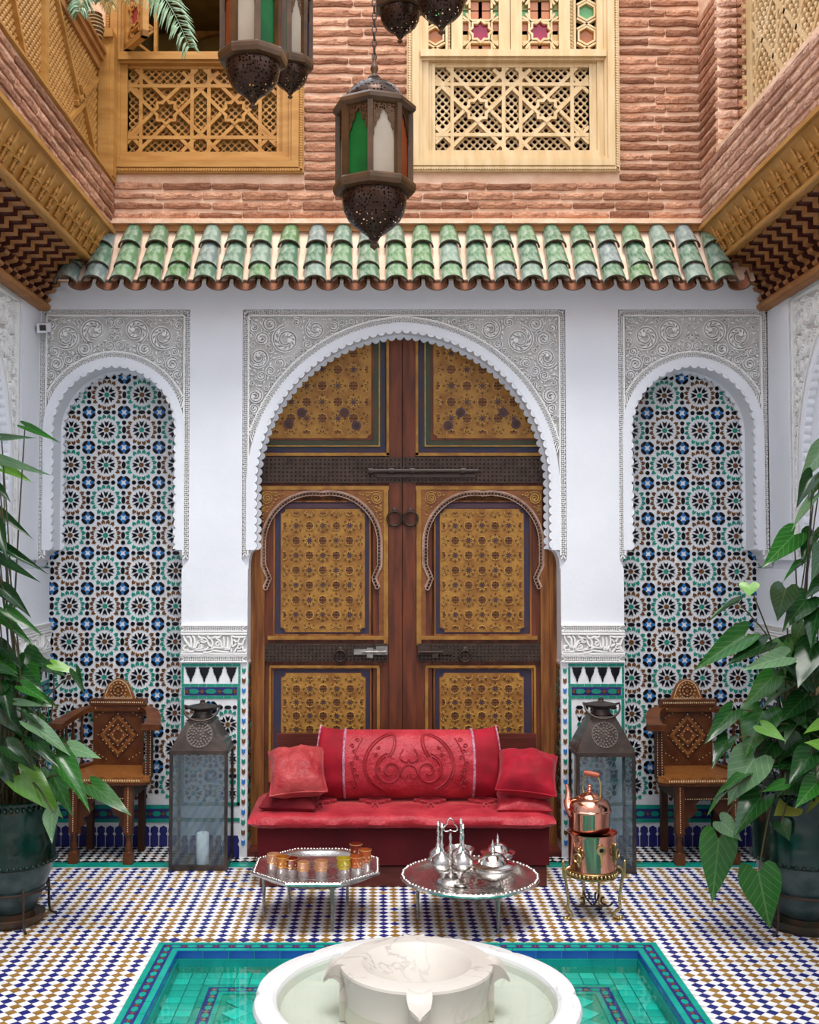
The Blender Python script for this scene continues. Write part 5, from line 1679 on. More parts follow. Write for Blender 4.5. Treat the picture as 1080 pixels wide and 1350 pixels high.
# ------------------------------------------------------------------ security camera on the corner
sc_ = root('security_camera', 'small white security camera under the left cornice beside the carved panel', 'camera', tuple(PX(58, 432, D0-.07)))
b = MB(); b.box((0, 0, 0), (.05, .09, .05), 0, Matrix.Rotation(.25, 3, 'X')); b.build('housing', M['plaster'], sc_, smooth=0)
b = MB(); b.box((.008, -.046, -.01), (.034, .006, .030), 0, Matrix.Rotation(.25, 3, 'X')); b.build('lens_face', M['steel'], sc_, smooth=0)
b = MB(); b.lathe([(.008, -.05), (.007, -.056), (.0001, -.057)], 12, (.008, 0, -.012), 0, Matrix.Rotation(-pi/2+.0, 3, 'X') @ Matrix.Scale(-1, 3, Vector((0, 0, 1)))); b.build('lens', M['black'], sc_)
b = MB(); b.tube([(-.01, .03, .01), (-.012, .072, .03)], .009, 8); b.tube([(0, .02, .02), (-.03, .05, .05), (-.03, .05, .12)], .003, 6); b.build('bracket', M['plaster'], sc_)

# ------------------------------------------------------------------ sofa and cushions
SFY, SBY = 5.48, 5.98
sx0, sx1 = gx(341, SFY), gx(722, SFY)
so = root('sofa', 'low dark red velvet daybed with carmine mattress in front of the great door', 'sofa', ((sx0+sx1)/2, 5.73, 0))
SW = (sx1-sx0)/2
def sl_(x): return x
b = MB(); b.bx(-SW+.012, SW-.012, -.235, .25, .005, .10); b.build('plinth', M['mahog'], so, smooth=0)
b = MB()
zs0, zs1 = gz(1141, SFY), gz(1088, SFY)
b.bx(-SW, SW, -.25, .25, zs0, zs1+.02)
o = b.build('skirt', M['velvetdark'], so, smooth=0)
bk = MB(); ztb = gz(967, SBY)
bl_, br_ = gx(366, SBY)-so.location.x, gx(705, SBY)-so.location.x
bk.bx(bl_, br_, .235, .265, .02, ztb); bk.bx(bl_+.01, br_-.01, .228, .236, zs1+.1, ztb-.02)
bk.build('backboard', M['mahog'], so, smooth=0)
def cushion(w, h, t, n=22, p=.42, pinch=.06, wr=.008, seed=0, flat=0.0):
    """soft pillow in the XZ plane, thick along Y; returns rows front/back"""
    b = MB()
    def P(u, v, s):
        k = max(0.0, (1-u*u)*(1-v*v))**p
        ed = 1 - pinch*(1-v*v)*(abs(u)**3); ed2 = 1 - pinch*(1-u*u)*(abs(v)**3)
        nzv = mnoise.noise(Vector((u*2.2+seed, v*2.2, s*3.1)))*wr*3*k + mnoise.noise(Vector((u*7+seed, v*7, s)))*wr*k
        return Vector((u*ed*w/2, s*(t/2*k) + nzv*s, v*ed2*h/2))
    for s in (-1, 1):
        b.grid([[P(-1+2*i/n, -1+2*j/n, s) for i in range(n+1)] for j in range(n+1)])
    return b, P
# mattress: a soft slab with a rolled, ruffled front
zt_m = gz(1052, 5.80)
mb = MB(); rows = []
NX = 60
mx0, mx1 = -SW-.045, SW+.03
zf_t, zf_b = gz(1077, SFY-.02), gz(1094, SFY-.04)
for i in range(NX+1):
    u = i/NX; x = mx0 + (mx1-mx0)*u
    e = min(1.0, min(u, 1-u)/.05)**.5
    n1 = mnoise.noise(Vector((x*9, 1.3, 0)))*.010; n2 = mnoise.noise(Vector((x*26, 4.3, 0)))*.008
    zc = (zf_t+zf_b)/2
    prof = [(-.235, zf_b+.010), (-.275+n2, zf_b+.004+n1*.4), (-.292+n1*.5+n2, zc-.004+n1*.6), (-.283+n2, zf_t-.008+n1), (-.262, zf_t+.006+n1), (-.24, zf_t+.008), (-.10, (zf_t+zt_m)/2+.012+n1*.5), (.02, zt_m-.002+n1*.4), (.10, zt_m+.006), (.23, zt_m), (.24, zf_b+.02)]
    rows.append([(x, y*(.96 if e < .6 else 1.0), zc+(z-zc)*(.35+.65*e)) for y, z in prof])
mb.grid(rows); mb.add(rows[0], [tuple(range(11))]); mb.add(rows[-1], [tuple(range(11))[::-1]])
mb.m = [1 if (k % 10) in (6, 7, 8) else 0 for k in range(len(mb.m))]
mb.build('mattress', [M['brocade'], M['salmon']], so, smooth=60)
# swirling ridges woven on the seat top
em = MB()
for cx_ in (-.42, -.14, .14, .42):
    for sgn in (-1, 1):
        pts = [(cx_ + sgn*(.012+.085*t)*cos(3.6*t*pi*.7), -.06 + .11*(t-.5)*1.5 + .02*sin(6*t)) for t in [k/16 for k in range(17)]]
        def seatm(a, b_, h):
            t = (b_+.24)/.34
            z = zf_t + .010 + (zt_m - zf_t)*max(0, min(1, t)) + .010*sin(pi*max(0, min(1, t)))
            return Vector((a, b_, z - h))
        em.ribbon(pts, .008, seatm, -.004, .006)
em.build('woven_swirls', M['emb'], so, smooth=0, stuff=True)
# long bolster with paisley front
bx0, bx1 = gx(417, 5.78), gx(660, 5.78)
bzc = (gz(962, 5.80)+gz(1057, 5.72))/2; bh = gz(962, 5.80)-gz(1057, 5.72)
bo_ = root('bolster', 'long red paisley bolster cushion with silver piping leaning on the backboard', 'cushion', ((bx0+bx1)/2, 5.80, bzc))
BWd = (bx1-bx0)
tilt = Matrix.Rotation(radians(-14), 3, 'X')
def bol(u, v, s):
    """u along (-1..1), v up (-1..1)"""
    k = max(0.0, 1-v*v)**.55 * (1 - .35*max(0, (abs(u)-.62)/.38)**2) * (1 if abs(u) < .985 else .35)
    hh = bh/2*(1 + (.10*max(0, (abs(u)-.72)/.28)**2 if v > 0 else -.02*max(0, (abs(u)-.72)/.28)))
    nzv = mnoise.noise(Vector((u*4, v*2.5, s)))*.012*k
    lean = .02*u
    return tilt @ Vector((u*BWd/2*(1-.02*v*v) + (-.012*v if abs(u) > .7 else 0)*(1 if u > 0 else -1), s*(.115*k+nzv), v*hh))
b = MB(); n = 40
US = [-1, -.99] + [-.98 + 1.96*i/n for i in range(n+1)] + [.99, 1]
for s in (-1, 1):
    core = [u for u in US if abs(u) <= .70]
    b.grid([[bol(u, -1+2*j/20, s) for u in core + []] for j in range(21)], 0)
b.build('cover', M['brocade'], bo_, smooth=80)
for sg in (-1, 1):
    e = MB()
    ue = [sg*.69] + [sg*q for q in (.72, .76, .8, .85, .9, .94, .97, .985, .995, 1.0)]
    for s in (-1, 1): e.grid([[bol(u, -1+2*j/20, s) for u in ue] for j in range(21)], 0)
    e.build('end_panel', M['velvet'], bo_, smooth=80)
    for uu, rr_ in ((.695, .007), (.998, .005)):
        p = MB(); loop = [bol(sg*uu, -1+2*j/20, -1) for j in range(21)] + [bol(sg*uu, 1-2*j/20, 1) for j in range(1, 20)]
        ctr = sum(loop, Vector())/len(loop)
        p.tube([q + (q-ctr).normalized()*.002 for q in loop], rr_, 6, closed=True)
        p.build('piping', M['piping'], bo_, smooth=60)
pz = MB()
def bm(a, b_, h):
    u = a; v = b_
    return bol(max(-.69, min(.69, u)), max(-.97, min(.97, v)), -1) + Vector((0, h, 0))
def spiral(cx_, cz_, r0, turns, s, n=34, a0=0, k=.80): return [(cx_ + (1/ (BWd/bh))*(r0*(1-k*i/n))*cos(a0+s*tau*turns*i/n)*1.0, cz_ + r0*(1-k*i/n)*sin(a0+s*tau*turns*i/n)) for i in range(n+1)]
for sx_ in (-1, 1):
    pz.ribbon([(sx_*x, z) for x, z in spiral(.27, -.15, .52, 1.6, 1, a0=pi*.35)], .013, lambda a, b_, h: bm(a, b_, h), -.003, .006) if False else None
    def rib(pts, w=.010):
        P2 = [(sx_*x, z) for x, z in pts]
        o = len(pz.v)
        L = [bm(*p, -.0035) for p in P2]
        pz.tube(L, w/2, 5)
    rib(spiral(.20, -.22, .42, 1.55, -1, a0=pi*.4)); rib(spiral(.20, -.22, .50, 1.2, -1, a0=pi*.45), .006)
    sp_ = [tuple(q) for q in smoothpath([(.20, .18), (.14, .5), (.16, .82), (.30, .70), (.42, .35), (.46, -.1), (.40, -.5), (.28, -.74)], 6)]
    rib(sp_); rib([(x+.025, z*1.04) for x, z in sp_], .006)
    rib([tuple(q) for q in smoothpath([(.50, .72), (.57, .3), (.60, -.2), (.55, -.62)], 6)], .007)
    rib([tuple(q) for q in smoothpath([(.06, .40), (.10, .15), (.03, .02), (.005, .1)], 5)], .008)
    rib([tuple(q) for q in smoothpath([(.005, -.05), (.06, -.12), (.09, -.32), (.04, -.42), (.01, -.3)], 5)], .008)
    for k in range(9): rib(spiral(.58 + .03*sin(k*2.1), -.7+.17*k, .07, 1.1, 1, 10), .006)
    for k in range(5): rib(spiral(.33 + .02*cos(k*2.1), -.35+.2*k, .06, 1.1, -1, 10), .006)
pz.build('paisley_embroidery', M['emb'], bo_, smooth=60, stuff=True)
M['velvetmid'] = mat('deep_crimson_velvet', (0.17, 0.001, 0.008), (0.11, 0.0008, 0.005), 7, rough=0.75, sheen=0.1, bump=0.3, bscale=18)
def put_cushion(nm, label, m, px, py, Y, w, h, t, rot, seed, pinch=.08, p=.42, trim=False):
    c = PX(px, py, Y); r_ = root(nm, label, 'cushion', tuple(c))
    b, P = cushion(w, h, t, 22, p, pinch, .008, seed)
    R_ = rot
    b.v = [tuple(R_ @ Vector(v)) for v in b.v]
    b.build('cover', m, r_, smooth=80)
    if trim:
        tb = MB(); e = [P(-1+2*i/22, -1, -1) for i in range(22)] + [P(1, -1+2*i/22, -1) for i in range(22)] + [P(1-2*i/22, 1, -1) for i in range(22)] + [P(-1, 1-2*i/22, -1) for i in range(22)]
        tb.tube([R_ @ q for q in e], .004, 5, closed=True); tb.build('piping', m, r_, smooth=60)
    return r_
def RX(a): return Matrix.Rotation(radians(a), 3, 'X')
def RY(a): return Matrix.Rotation(radians(a), 3, 'Y')
def RZ(a): return Matrix.Rotation(radians(a), 3, 'Z')
put_cushion('cushion', 'salmon red brocade cushion on the left end of the daybed, on top', M['salmon'], 392, 1017, 5.61, .285, .32, .185, RX(-58) @ RY(-6), 2, trim=True)
put_cushion('cushion', 'dark crimson cushion squashed under the salmon one at the daybed left end', M['velvetmid'], 384, 1055, 5.63, .29, .25, .115, RX(-84) @ RY(5), 6)
put_cushion('cushion', 'bright crimson velvet cushion on top at the right end of the daybed', M['velvet'], 695, 1019, 5.61, .30, .29, .19, RX(-58) @ RY(9), 9, trim=True)
put_cushion('cushion', 'flat red brocade cushion under the bright crimson one at the daybed right end', M['brocade'], 690, 1055, 5.63, .28, .26, .115, RX(-80) @ RY(3), 12)

# ------------------------------------------------------------------ floor lanterns
M['medal'] = mat('embossed_tin', (0.16, 0.14, 0.13), rough=0.35, metal=0.8)
def floor_lantern(label, px0, px1, pyb, Yf, dep, py_eave, py_neck, candle=False):
    x0, x1 = gx(px0, Yf), gx(px1, Yf); w = (x1-x0)/2; d = dep/2
    rt = root('floor_lantern', label, 'lantern', ((x0+x1)/2, Yf+d, 0), group=None)
    ze = gz(py_eave, Yf); zn = gz(py_neck, Yf+d)
    b = MB(); b.bx(-w, w, -d, d, .004, .014); 
    for s in (-1, 1): b.bx(-w, w, s*d-.006, s*d+.006, .004, .030); b.bx(s*w-.006, s*w+.006, -d, d, .004, .030)
    for sx in (-1, 1):
        for sy in (-1, 1): b.bx(sx*w-.012*0-.01, sx*w+.01, sy*d-.01, sy*d+.01, 0, .012)
    b.build('base', M['ironlantern'], rt, smooth=0)
    for sx in (-1, 1):
        for sy in (-1, 1):
            p = MB(); p.bx(sx*w-.008, sx*w+.008, sy*d-.008, sy*d+.008, .012, ze); p.build('post', M['ironlantern'], rt, smooth=0)
    b = MB()
    for s in (-1, 1): b.bx(-w-.004, w+.004, s*d-.009, s*d+.009, ze-.014, ze+.006); b.bx(s*w-.009, s*w+.009, -d, d, ze-.014, ze+.006)
    b.build('top_rail', M['ironlantern'], rt, smooth=0)
    for s in (-1, 1):
        p = MB(); p.bx(-w+.008, w-.008, s*d-.0015, s*d+.0015, .016, ze-.012); p.build('glass_pane', M['glass'], rt, smooth=0)
        p = MB(); p.bx(s*w-.0015, s*w+.0015, -d+.008, d-.008, .016, ze-.012); p.build('glass_pane', M['glass'], rt, smooth=0)
    # pyramid hood
    nw, nd = .062, .055
    ov = .008
    b = MB()
    A = [(-w-ov, -d-ov), (w+ov, -d-ov), (w+ov, d+ov), (-w-ov, d+ov)]; Bq = [(-nw, -nd), (nw, -nd), (nw, nd), (-nw, nd)]
    rows = []
    for k in range(7):
        t = k/6; tt = t**1.12
        rows.append([(a[0]+(c[0]-a[0])*tt, a[1]+(c[1]-a[1])*tt, ze+(zn-ze)*t) for a, c in zip(A, Bq)])
    b.grid(rows, 0, close_u=True)
    b.bx(-w-ov, w+ov, -d-ov, -d-ov+.004, ze-.008, ze+.002)
    b.build('hood', M['ironlantern'], rt, smooth=20)
    # round pierced medallion on each visible slope
    fa = Vector((0, -d-ov, ze)); fb_ = Vector((0, -nd, zn)); up = (fb_-fa).normalized(); nn = Vector((0, -up.z, up.y))
    c = fa + (fb_-fa)*.50
    md = MB(); mpm = lambda a_, b_, h: c + Vector((a_, 0, 0)) + up*b_ - nn*h*-1
    rr = random.Random(3)
    for ring, n in ((.006, 1), (.020, 8), (.034, 13), (.047, 18), (.058, 22)):
        for k in range(n):
            a = tau*k/n + ring*20
            if rr.random() < .12: continue
            md.prism(circ(ring*cos(a), ring*sin(a)*1.05, .0050, 6), mpm, .0075, -.001)
    md.ribbon(circ(0, 0, .066, 28), .004, mpm, .007, -.001, closed=True)
    md.build('pierced_medallion', M['medal'], rt, smooth=0, stuff=True)
    b = MB(); b.lathe([(.050, zn-.006), (.058, zn+.004), (.048, zn+.018), (.046, zn+.032), (.070, zn+.042), (.082, zn+.050), (.084, zn+.056), (.050, zn+.064), (.020, zn+.070), (.012, zn+.078), (.014, zn+.086), (.0001, zn+.092)], 28)
    b.build('cap', M['steel'], rt, smooth=45)
    b = MB(); hz = zn+.050
    pts = [(.092*cos(pi+pi*k/16), -.052*0-.05*sin(pi*k/16)-.035, hz - .060*sin(pi*k/16)) for k in range(17)]
    b.tube(pts, .006, 8); 
    for s in (-1, 1): b.tube([(s*.075, 0, hz+.004), (s*.094, -.012, hz+.012), (s*.092, -.036, hz)], .006, 6)
    b.build('bail_handle', M['ironlantern'], rt, smooth=60)
    return rt
fl1 = floor_lantern('tall dark metal floor lantern left of the daybed with a white candle inside', 228, 300, 1142, 5.77, .235, 991, 945)
fl2 = floor_lantern('tall dark metal floor lantern right of the daybed behind the copper kettle', 760, 833, 1146, 5.72, .235, 994, 942)
cd = root('candle', 'thick white pillar candle standing inside the left floor lantern', 'candle', tuple(Vector((gx(269, 5.84), 5.865, .014))))
b = MB(); b.lathe([(.033, 0), (.034, .004), (.034, .155), (.030, .160), (.022, .152), (.0001, .150)], 24); b.build('wax', M['candle'], cd, smooth=40)
b = MB(); b.tube([(0, 0, .148), (.001, 0, .158), (.004, 0, .166)], .0015, 6); b.build('wick', M['black'], cd)

# ------------------------------------------------------------------ inlaid armchairs
def armchair(label, X_, Y_, rz):
    rt = root('armchair', label, 'chair', (X_, Y_, 0), rz)
    RW, IN, DK = M['rosewood'], M['inlay'], M['walnutdk']
    zs = .452
    # front is -y. seat
    b = MB()
    seat = [(-.26, -.185), (-.215, -.215), (.215, -.215), (.26, -.185), (.22, .02), (.145, .135), (-.145, .135), (-.22, .02)]
    b.prism(seat, FM(zs), -.012, .018, back=True); b.build('seat', M['seatwood'], rt, smooth=0)
    b = MB()
    b.prism([(x*1.0, y*1.0) for x, y in seat], FM(zs-.02), 0, .012, back=True)
    n = 34
    for k in range(n):
        x = -.21 + .42*k/(n-1); b.box((x, -.2155, zs-.006), (.006, .003, .010), 1)
    b.build('seat_edge', [DK, IN], rt, smooth=0)
    # apron with lambrequin brackets
    b = MB()
    b.bx(-.165, .165, -.178, -.16, zs-.115, zs-.03, 0); b.bx(-.165, -.15, -.16, .13, zs-.11, zs-.03, 0); b.bx(.15, .165, -.16, .13, zs-.11, zs-.03, 0)
    for s in (-1, 1):
        pl = [(s*.165, zs-.115), (s*.165, zs-.30), (s*.115, zs-.30), (s*.115, zs-.265), (s*.090, zs-.25), (s*.100, zs-.215), (s*.070, zs-.20), (s*.045, zs-.165), (s*.06, zs-.14), (s*.03, zs-.115)]
        b.prism(pl, WM(-.172), 0, .016, 0, back=True)
    for x in [k*.0125 - .15 for k in range(25)]:
        b.box((x, -.179, zs-.038), (.005, .003, .005), 1); b.box((x, -.179, zs-.108), (.005, .003, .005), 1)
    b.build('apron', [M['walnutdk'], IN], rt, smooth=0)
    # legs
    for sx in (-1, 1):
        b = MB(); b.bx(sx*.148-.022, sx*.148+.022, -.20, -.156, .165, zs-.03, 0)
        b.lathe([(.020, .165), (.024, .158), (.017, .148), (.015, .115), (.021, .085), (.016, .07), (.020, .062)], 12, (sx*.148, -.178, 0), 0)
        b.box((sx*.148, -.178, .031), (.048, .048, .062), 0)
        for k in range(22): b.box((sx*.148, -.2005, .175+k*.011), (.0045, .002, .0055), 1)
        b.build('leg', [RW, IN], rt, smooth=40)
        b = MB(); b.bx(sx*.145-.018, sx*.145+.018, .075, .112, 0, zs-.03, 0); b.build('leg', [DK], rt, smooth=0)
    # back panel
    yb = .125
    b = MB(); b.bx(-.14, .14, yb-.012, yb+.012, zs, .80, 0)
    b.build('back_panel', [RW], rt, smooth=0)
    ip = MB(); mp_ = WM(yb-.012)
    zc = .632
    for r_, mi in ((.125, 0), (.098, 2), (.066, 0), (.045, 2)):
        ip.ribbon([(r_*.92, zc), (0, zc+r_*1.05), (-r_*.92, zc), (0, zc-r_*1.05)], .010 if mi == 0 else .020, mp_, -.003 if mi == 0 else -.002, 0, mi, closed=True)
    for r_, n_ in ((.030, 8), (.055, 12), (.112, 20)):
        for k in range(n_):
            a = tau*k/n_; q = 1/(abs(cos(a))+abs(sin(a))) if r_ > .1 else 1
            ip.prism(circ(r_*q*cos(a), zc+r_*1.05*q*sin(a), .0035, 4), mp_, -.005, 0, 1)
    for sx in (-1, 1):
        for sz in (-1, 1):
            for k in range(4): ip.prism(circ(sx*(.125-.02*k), zc+sz*(.135-.012*(3-k)), .003, 4), mp_, -.004, 0, 1)
    ip.build('inlay', [M['walnutdk'], IN, M['seatwood']], rt, smooth=0, stuff=True)
    # crest rail and crest
    b = MB(); b.bx(-.15, .15, yb-.03, yb+.016, .765, .80, 0); b.bx(-.158, .158, yb-.036, yb+.018, .80, .832, 0)
    for k in range(27): b.box((-.143+.011*k, yb-.0365, .816), (.005, .003, .008), 1)
    for k in (-.125, .125): b.box((k, yb-.031, .782), (.008, .004, .008), 1)
    b.build('top_rail', [RW, IN], rt, smooth=0)
    b = MB()
    cr = [(-.092, .832), (.092, .832), (.080, .862), (.070, .890), (.054, .918), (.028, .938), (0, .946), (-.028, .938), (-.054, .918), (-.070, .890), (-.080, .862)]
    b.prism(cr, WM(yb-.012), 0, .022, 0, back=True)
    b.ribbon([(x*.86, .832+(z-.832)*.90+.004) for x, z in cr], .004, WM(yb-.012), -.002, 0, 1, closed=True)
    b.ribbon(circ(0, .880, .016, 14), .006, WM(yb-.012), -.003, 0, 2, closed=True); b.ribbon(circ(0, .880, .034, 20), .004, WM(yb-.012), -.003, 0, 2, closed=True)
    for r_, n_ in ((.025, 8), (.043, 14)):
        for k in range(n_): b.prism(circ(r_*cos(tau*k/n_), .880+r_*sin(tau*k/n_), .0032, 4), WM(yb-.012), -.005, 0, 1)
    for k in range(9): b.prism(circ(-.072+.018*k, .842, .003, 4), WM(yb-.012), -.004, 0, 1)
    b.build('crest', [M['seatwood'], IN, M['walnutdk']], rt, smooth=0)
    # arms sweeping out from the rail, on posts with spindles
    for sx in (-1, 1):
        b = MB()
        pts = smoothpath([(sx*.13, yb, .782), (sx*.20, yb-.06, .765), (sx*.245, -.05, .735), (sx*.262, -.155, .722)], 5)
        rows = []
        for i, p in enumerate(pts):
            q = pts[min(i+1, len(pts)-1)] - pts[max(i-1, 0)]; q.z = 0; q.normalize(); nn = Vector((-q.y, q.x, 0))
            w_ = .030 + .012*(i/(len(pts)-1))
            rows.append([p + nn*w_ + Vector((0, 0, .015)), p - nn*w_ + Vector((0, 0, .015)), p - nn*w_*.9 - Vector((0, 0, .015)), p + nn*w_*.9 - Vector((0, 0, .015))])
        b.grid(rows, 0, close_u=True); b.add(rows[0], [(0, 1, 2, 3)]); b.add(rows[-1], [(3, 2, 1, 0)])
        b.box((sx*.262, -.172, .722), (.10, .045, .032), 0)
        b.build('arm', [M['rosewood'], IN], rt, smooth=30)
        b = MB(); b.bx(sx*.245-.018, sx*.245+.018, -.165, -.125, zs, .71, 0)
        for k in range(18): b.box((sx*.245-.012, -.1655, zs+.015+k*.0135), (.003, .003, .006), 1); b.box((sx*.245+.012, -.1655, zs+.015+k*.0135), (.003, .003, .006), 1)
        b.build('arm_post', [M['walnutdk'], IN], rt, smooth=0)
        for t in (.2, .5, .8):
            x = sx*(.235 - .075*t*t); y = -.11 + .21*t; zt2 = .715 + .045*t
            b = MB(); hgt = zt2 - zs
            b.lathe([(.009, zs), (.012, zs+.02), (.007, zs+.05), (.012, zs+hgt*.45), (.008, zs+hgt*.52), (.012, zs+hgt*.6), (.007, zs+hgt*.85), (.009, zt2)], 8, (x, y, 0))
            b.build('spindle', M['walnutdk'], rt, smooth=50)
        b = MB(); b.bar((sx*.225, -.13, zs+.022), (sx*.15, yb, zs+.022), .03, .012); b.build('lower_rail', M['rosewood'], rt, smooth=0)
    return rt
armchair('inlaid dark wooden armchair in the left tiled niche behind the drooping leaves', -1.468, 6.085, radians(-3))
armchair('inlaid dark wooden armchair in the right tiled niche beside the bamboo-staked plant', 1.727, 6.065, radians(3))

# ------------------------------------------------------------------ tray tables
def tray_table(label, cx, cy, R, zr, sides, legs, style):
    rt = root('tray_table', label, 'table', (cx, cy, 0))
    b = MB(); n = 96
    def rad(a, r):
        if style == 'oct':
            k = cos(pi/8)/cos(((a + pi/8) % (pi/4)) - pi/8); return r*k*(1 + .006*cos(48*a))
        return r*(1 + .018*abs(cos(14*a)) - .009)
    prof = [(.0001, -.026), (.50, -.026), (.74, -.024), (.80, -.020), (.86, -.006), (.90, -.001), (.94, .002), (.985, .004), (1.0, -.001), (.99, -.010), (.93, -.013), (.88, -.022), (.80, -.034), (.70, -.038), (.0001, -.038)]
    rows = []
    for r, z in prof:
        f = max(0, (r-.7)/.3)
        rows.append([((rad(tau*i/n, R)*f + R*(1-f))*r*cos(tau*i/n), (rad(tau*i/n, R)*f + R*(1-f))*r*sin(tau*i/n), zr+z) for i in range(n)])
    b.grid(rows, 0, close_u=True)
    b.build('tray', M['silver'], rt, smooth=40)
    rm = MB()
    m_ = 120 if style == 'oct' else 84
    for k in range(m_):
        a = tau*k/m_; rr = rad(a, R)*.965
        rm.ball((rr*cos(a), rr*sin(a), zr+.004), .0056 if style == 'oct' else .0078, 0, 6, 4, .6)
    rm.build('rim_beading', M['silver'], rt, smooth=60, stuff=True)
    eg = MB()
    for rr in (.18, .30, .42, .52, .64):
        eg.ribbon(circ(0, 0, R*rr, 48), .003, FM(zr-.026), -.0012, .001, closed=True)
    for k in range(24):
        a = tau*k/24
        for r0, r1 in ((.30, .42), (.52, .64)):
            eg.ribbon([(R*r0*cos(a), R*r0*sin(a)), (R*(r0+r1)/2*cos(a+.09), R*(r0+r1)/2*sin(a+.09)), (R*r1*cos(a), R*r1*sin(a)), (R*(r0+r1)/2*cos(a-.09), R*(r0+r1)/2*sin(a-.09))], .0025, FM(zr-.026), -.0010, .001, closed=True)
    eg.build('engraving', M['silverdk'], rt, smooth=0, stuff=True)
    for (lx, ly) in legs:
        g = MB(); L = zr-.034
        dirv = Vector((lx, ly, 0)).normalized()
        top = Vector((lx, ly, 0))
        prof = [(.0085, 0), (.006, .006), (.0055, L*.12), (.0085, L*.2), (.006, L*.25), (.008, L*.32), (.0055, L*.38), (.0075, L*.48), (.0105, L*.86), (.016, L*.93), (.022, L)]
        g.lathe(prof, 10, top)
        if style == 'round':
            t2 = Vector((-dirv.y, dirv.x, 0))
            for s in (-1, 1): g.tube([top + Vector((0, 0, L*.78)), top + t2*.018*s + Vector((0, 0, L*.86)), top + t2*.034*s + Vector((0, 0, L*.97))], .006, 6)
        g.build('leg', M['silverdk'], rt, smooth=50)
    return rt
TY = 4.955
def tabxy(px, py, z):
    p = G(px, py, z); return p.x, p.y
zl = .243; zr_ = .214
lc = G(418, 1141, zl); rc_ = G(619.5, 1153.5, zr_)
lR = 177/2/F*lc.y; rR = 181/2/F*rc_.y
def legrel(c, px, py):
    g = G(px, py, 0); return (g.x-c.x, g.y-c.y)
t1 = tray_table('octagonal silver tray table on the left holding coloured tea glasses', lc.x, lc.y, lR, zl, 8,
           [legrel(lc, 438, 1229), legrel(lc, 348, 1207), legrel(lc, 458, 1195), (-legrel(lc, 438, 1229)[0]-.06, .12)], 'oct')
t2 = tray_table('round silver tray table on the right holding silver vessels', rc_.x, rc_.y, rR, zr_, 0,
           [legrel(rc_, 657, 1231), legrel(rc_, 551, 1210), (.06, .20)], 'round')

# tea glasses
def glass_col(n, c): M[n] = glassmat(n, c, .45, .06, .03, tuple(x*.8 for x in c)); return M[n]
glass_col('amber_tea_glass', (.80, .30, .03)); glass_col('red_tea_glass', (.42, .05, .03)); glass_col('peach_tea_glass', (.85, .48, .28)); glass_col('yellow_tea_glass', (.78, .66, .05))
glass_col('orange_tea_glass', (.78, .20, .05))
M['clearfoot'] = glassmat('clear_ribbed_glass', (.90, .88, .87), .16, .16, .05, (.7, .66, .66))
M['gilt'] = mat('gilt_print', (.70, .48, .18), rough=.3, metal=.6)
def tea_glass(label, px, pyb, h, r, mname, z):
    p = G(px, pyb, z); rt = root('tea_glass', label, 'glass', (p.x, p.y, z), group='tea glasses')
    b = MB(); n = 24
    rows = []
    for zz in (0, h*.02, h*.25, h*.46): rows.append([((r*.80+r*.10*zz/h)*(1+.05*abs(cos(12*tau*i/48)))*cos(tau*i/48), (r*.80+r*.10*zz/h)*(1+.05*abs(cos(12*tau*i/48)))*sin(tau*i/48), zz) for i in range(48)])
    b.grid(rows, 0, close_u=True); b.lathe([(.0001, .003), (r*.78, .003)], 24); b.lathe([(.0001, h*.40), (r*.8, h*.42)], 24)
    b.build('ribbed_foot', M['clearfoot'], rt, smooth=50)
    b = MB(); b.lathe([(r*.87, h*.46), (r*.95, h*.75), (r, h), (r*.96, h), (r*.91, h*.75), (r*.83, h*.47)], 28, cap=False)
    b.build('coloured_bowl', M[mname], rt, smooth=60)
    b = MB(); b.lathe([(r*1.003, h*.975), (r*1.006, h), (r*.98, h*1.004)], 28, cap=False)
    for k in range(7):
        a = tau*k/7; rr = r*.955
        mpg = lambda u, v, hh: Vector(((rr+.0006-hh)*cos(a+u/rr), (rr+.0006-hh)*sin(a+u/rr), v))
        b.prism(circ(0, h*.70, h*.055, 6), mpg, -.0004, .0004); b.ribbon([(-h*.1, h*.58), (0, h*.52), (h*.1, h*.58)], h*.03, mpg, -.0003, .0004)
    b.build('gilt_pattern', M['gilt'], rt, smooth=50)
    return rt
TZ1 = zl-.026
GL = [(361, 1152, .082, .0285, 'peach_tea_glass', 'tall peach tea glass farthest left on the octagonal tray'),
      (372.5, 1158, .088, .0285, 'amber_tea_glass', 'amber tea glass just left of the dark red one'),
      (384.5, 1158, .080, .0300, 'red_tea_glass', 'dark red tea glass in the left cluster on the tray'),
      (400, 1160, .071, .0270, 'peach_tea_glass', 'short pale peach tea glass right of the dark red one'),
      (423.5, 1161, .080, .0300, 'peach_tea_glass', 'peach tea glass standing alone near the tray middle'),
      (453, 1159, .085, .0305, 'yellow_tea_glass', 'yellow green tea glass, the only one of that colour'),
      (469.5, 1143, .098, .0285, 'red_tea_glass', 'red brown tea glass at the back of the right cluster'),
      (470, 1157, .086, .0300, 'orange_tea_glass', 'orange tea glass at the front of the right cluster'),
      (481.5, 1152, .100, .0270, 'orange_tea_glass', 'tall pale orange tea glass farthest right on the octagonal tray')]
for px, py, h, r, mn, lab in GL: tea_glass(lab, px, py-2.5, h, r*1.06, mn, TZ1)

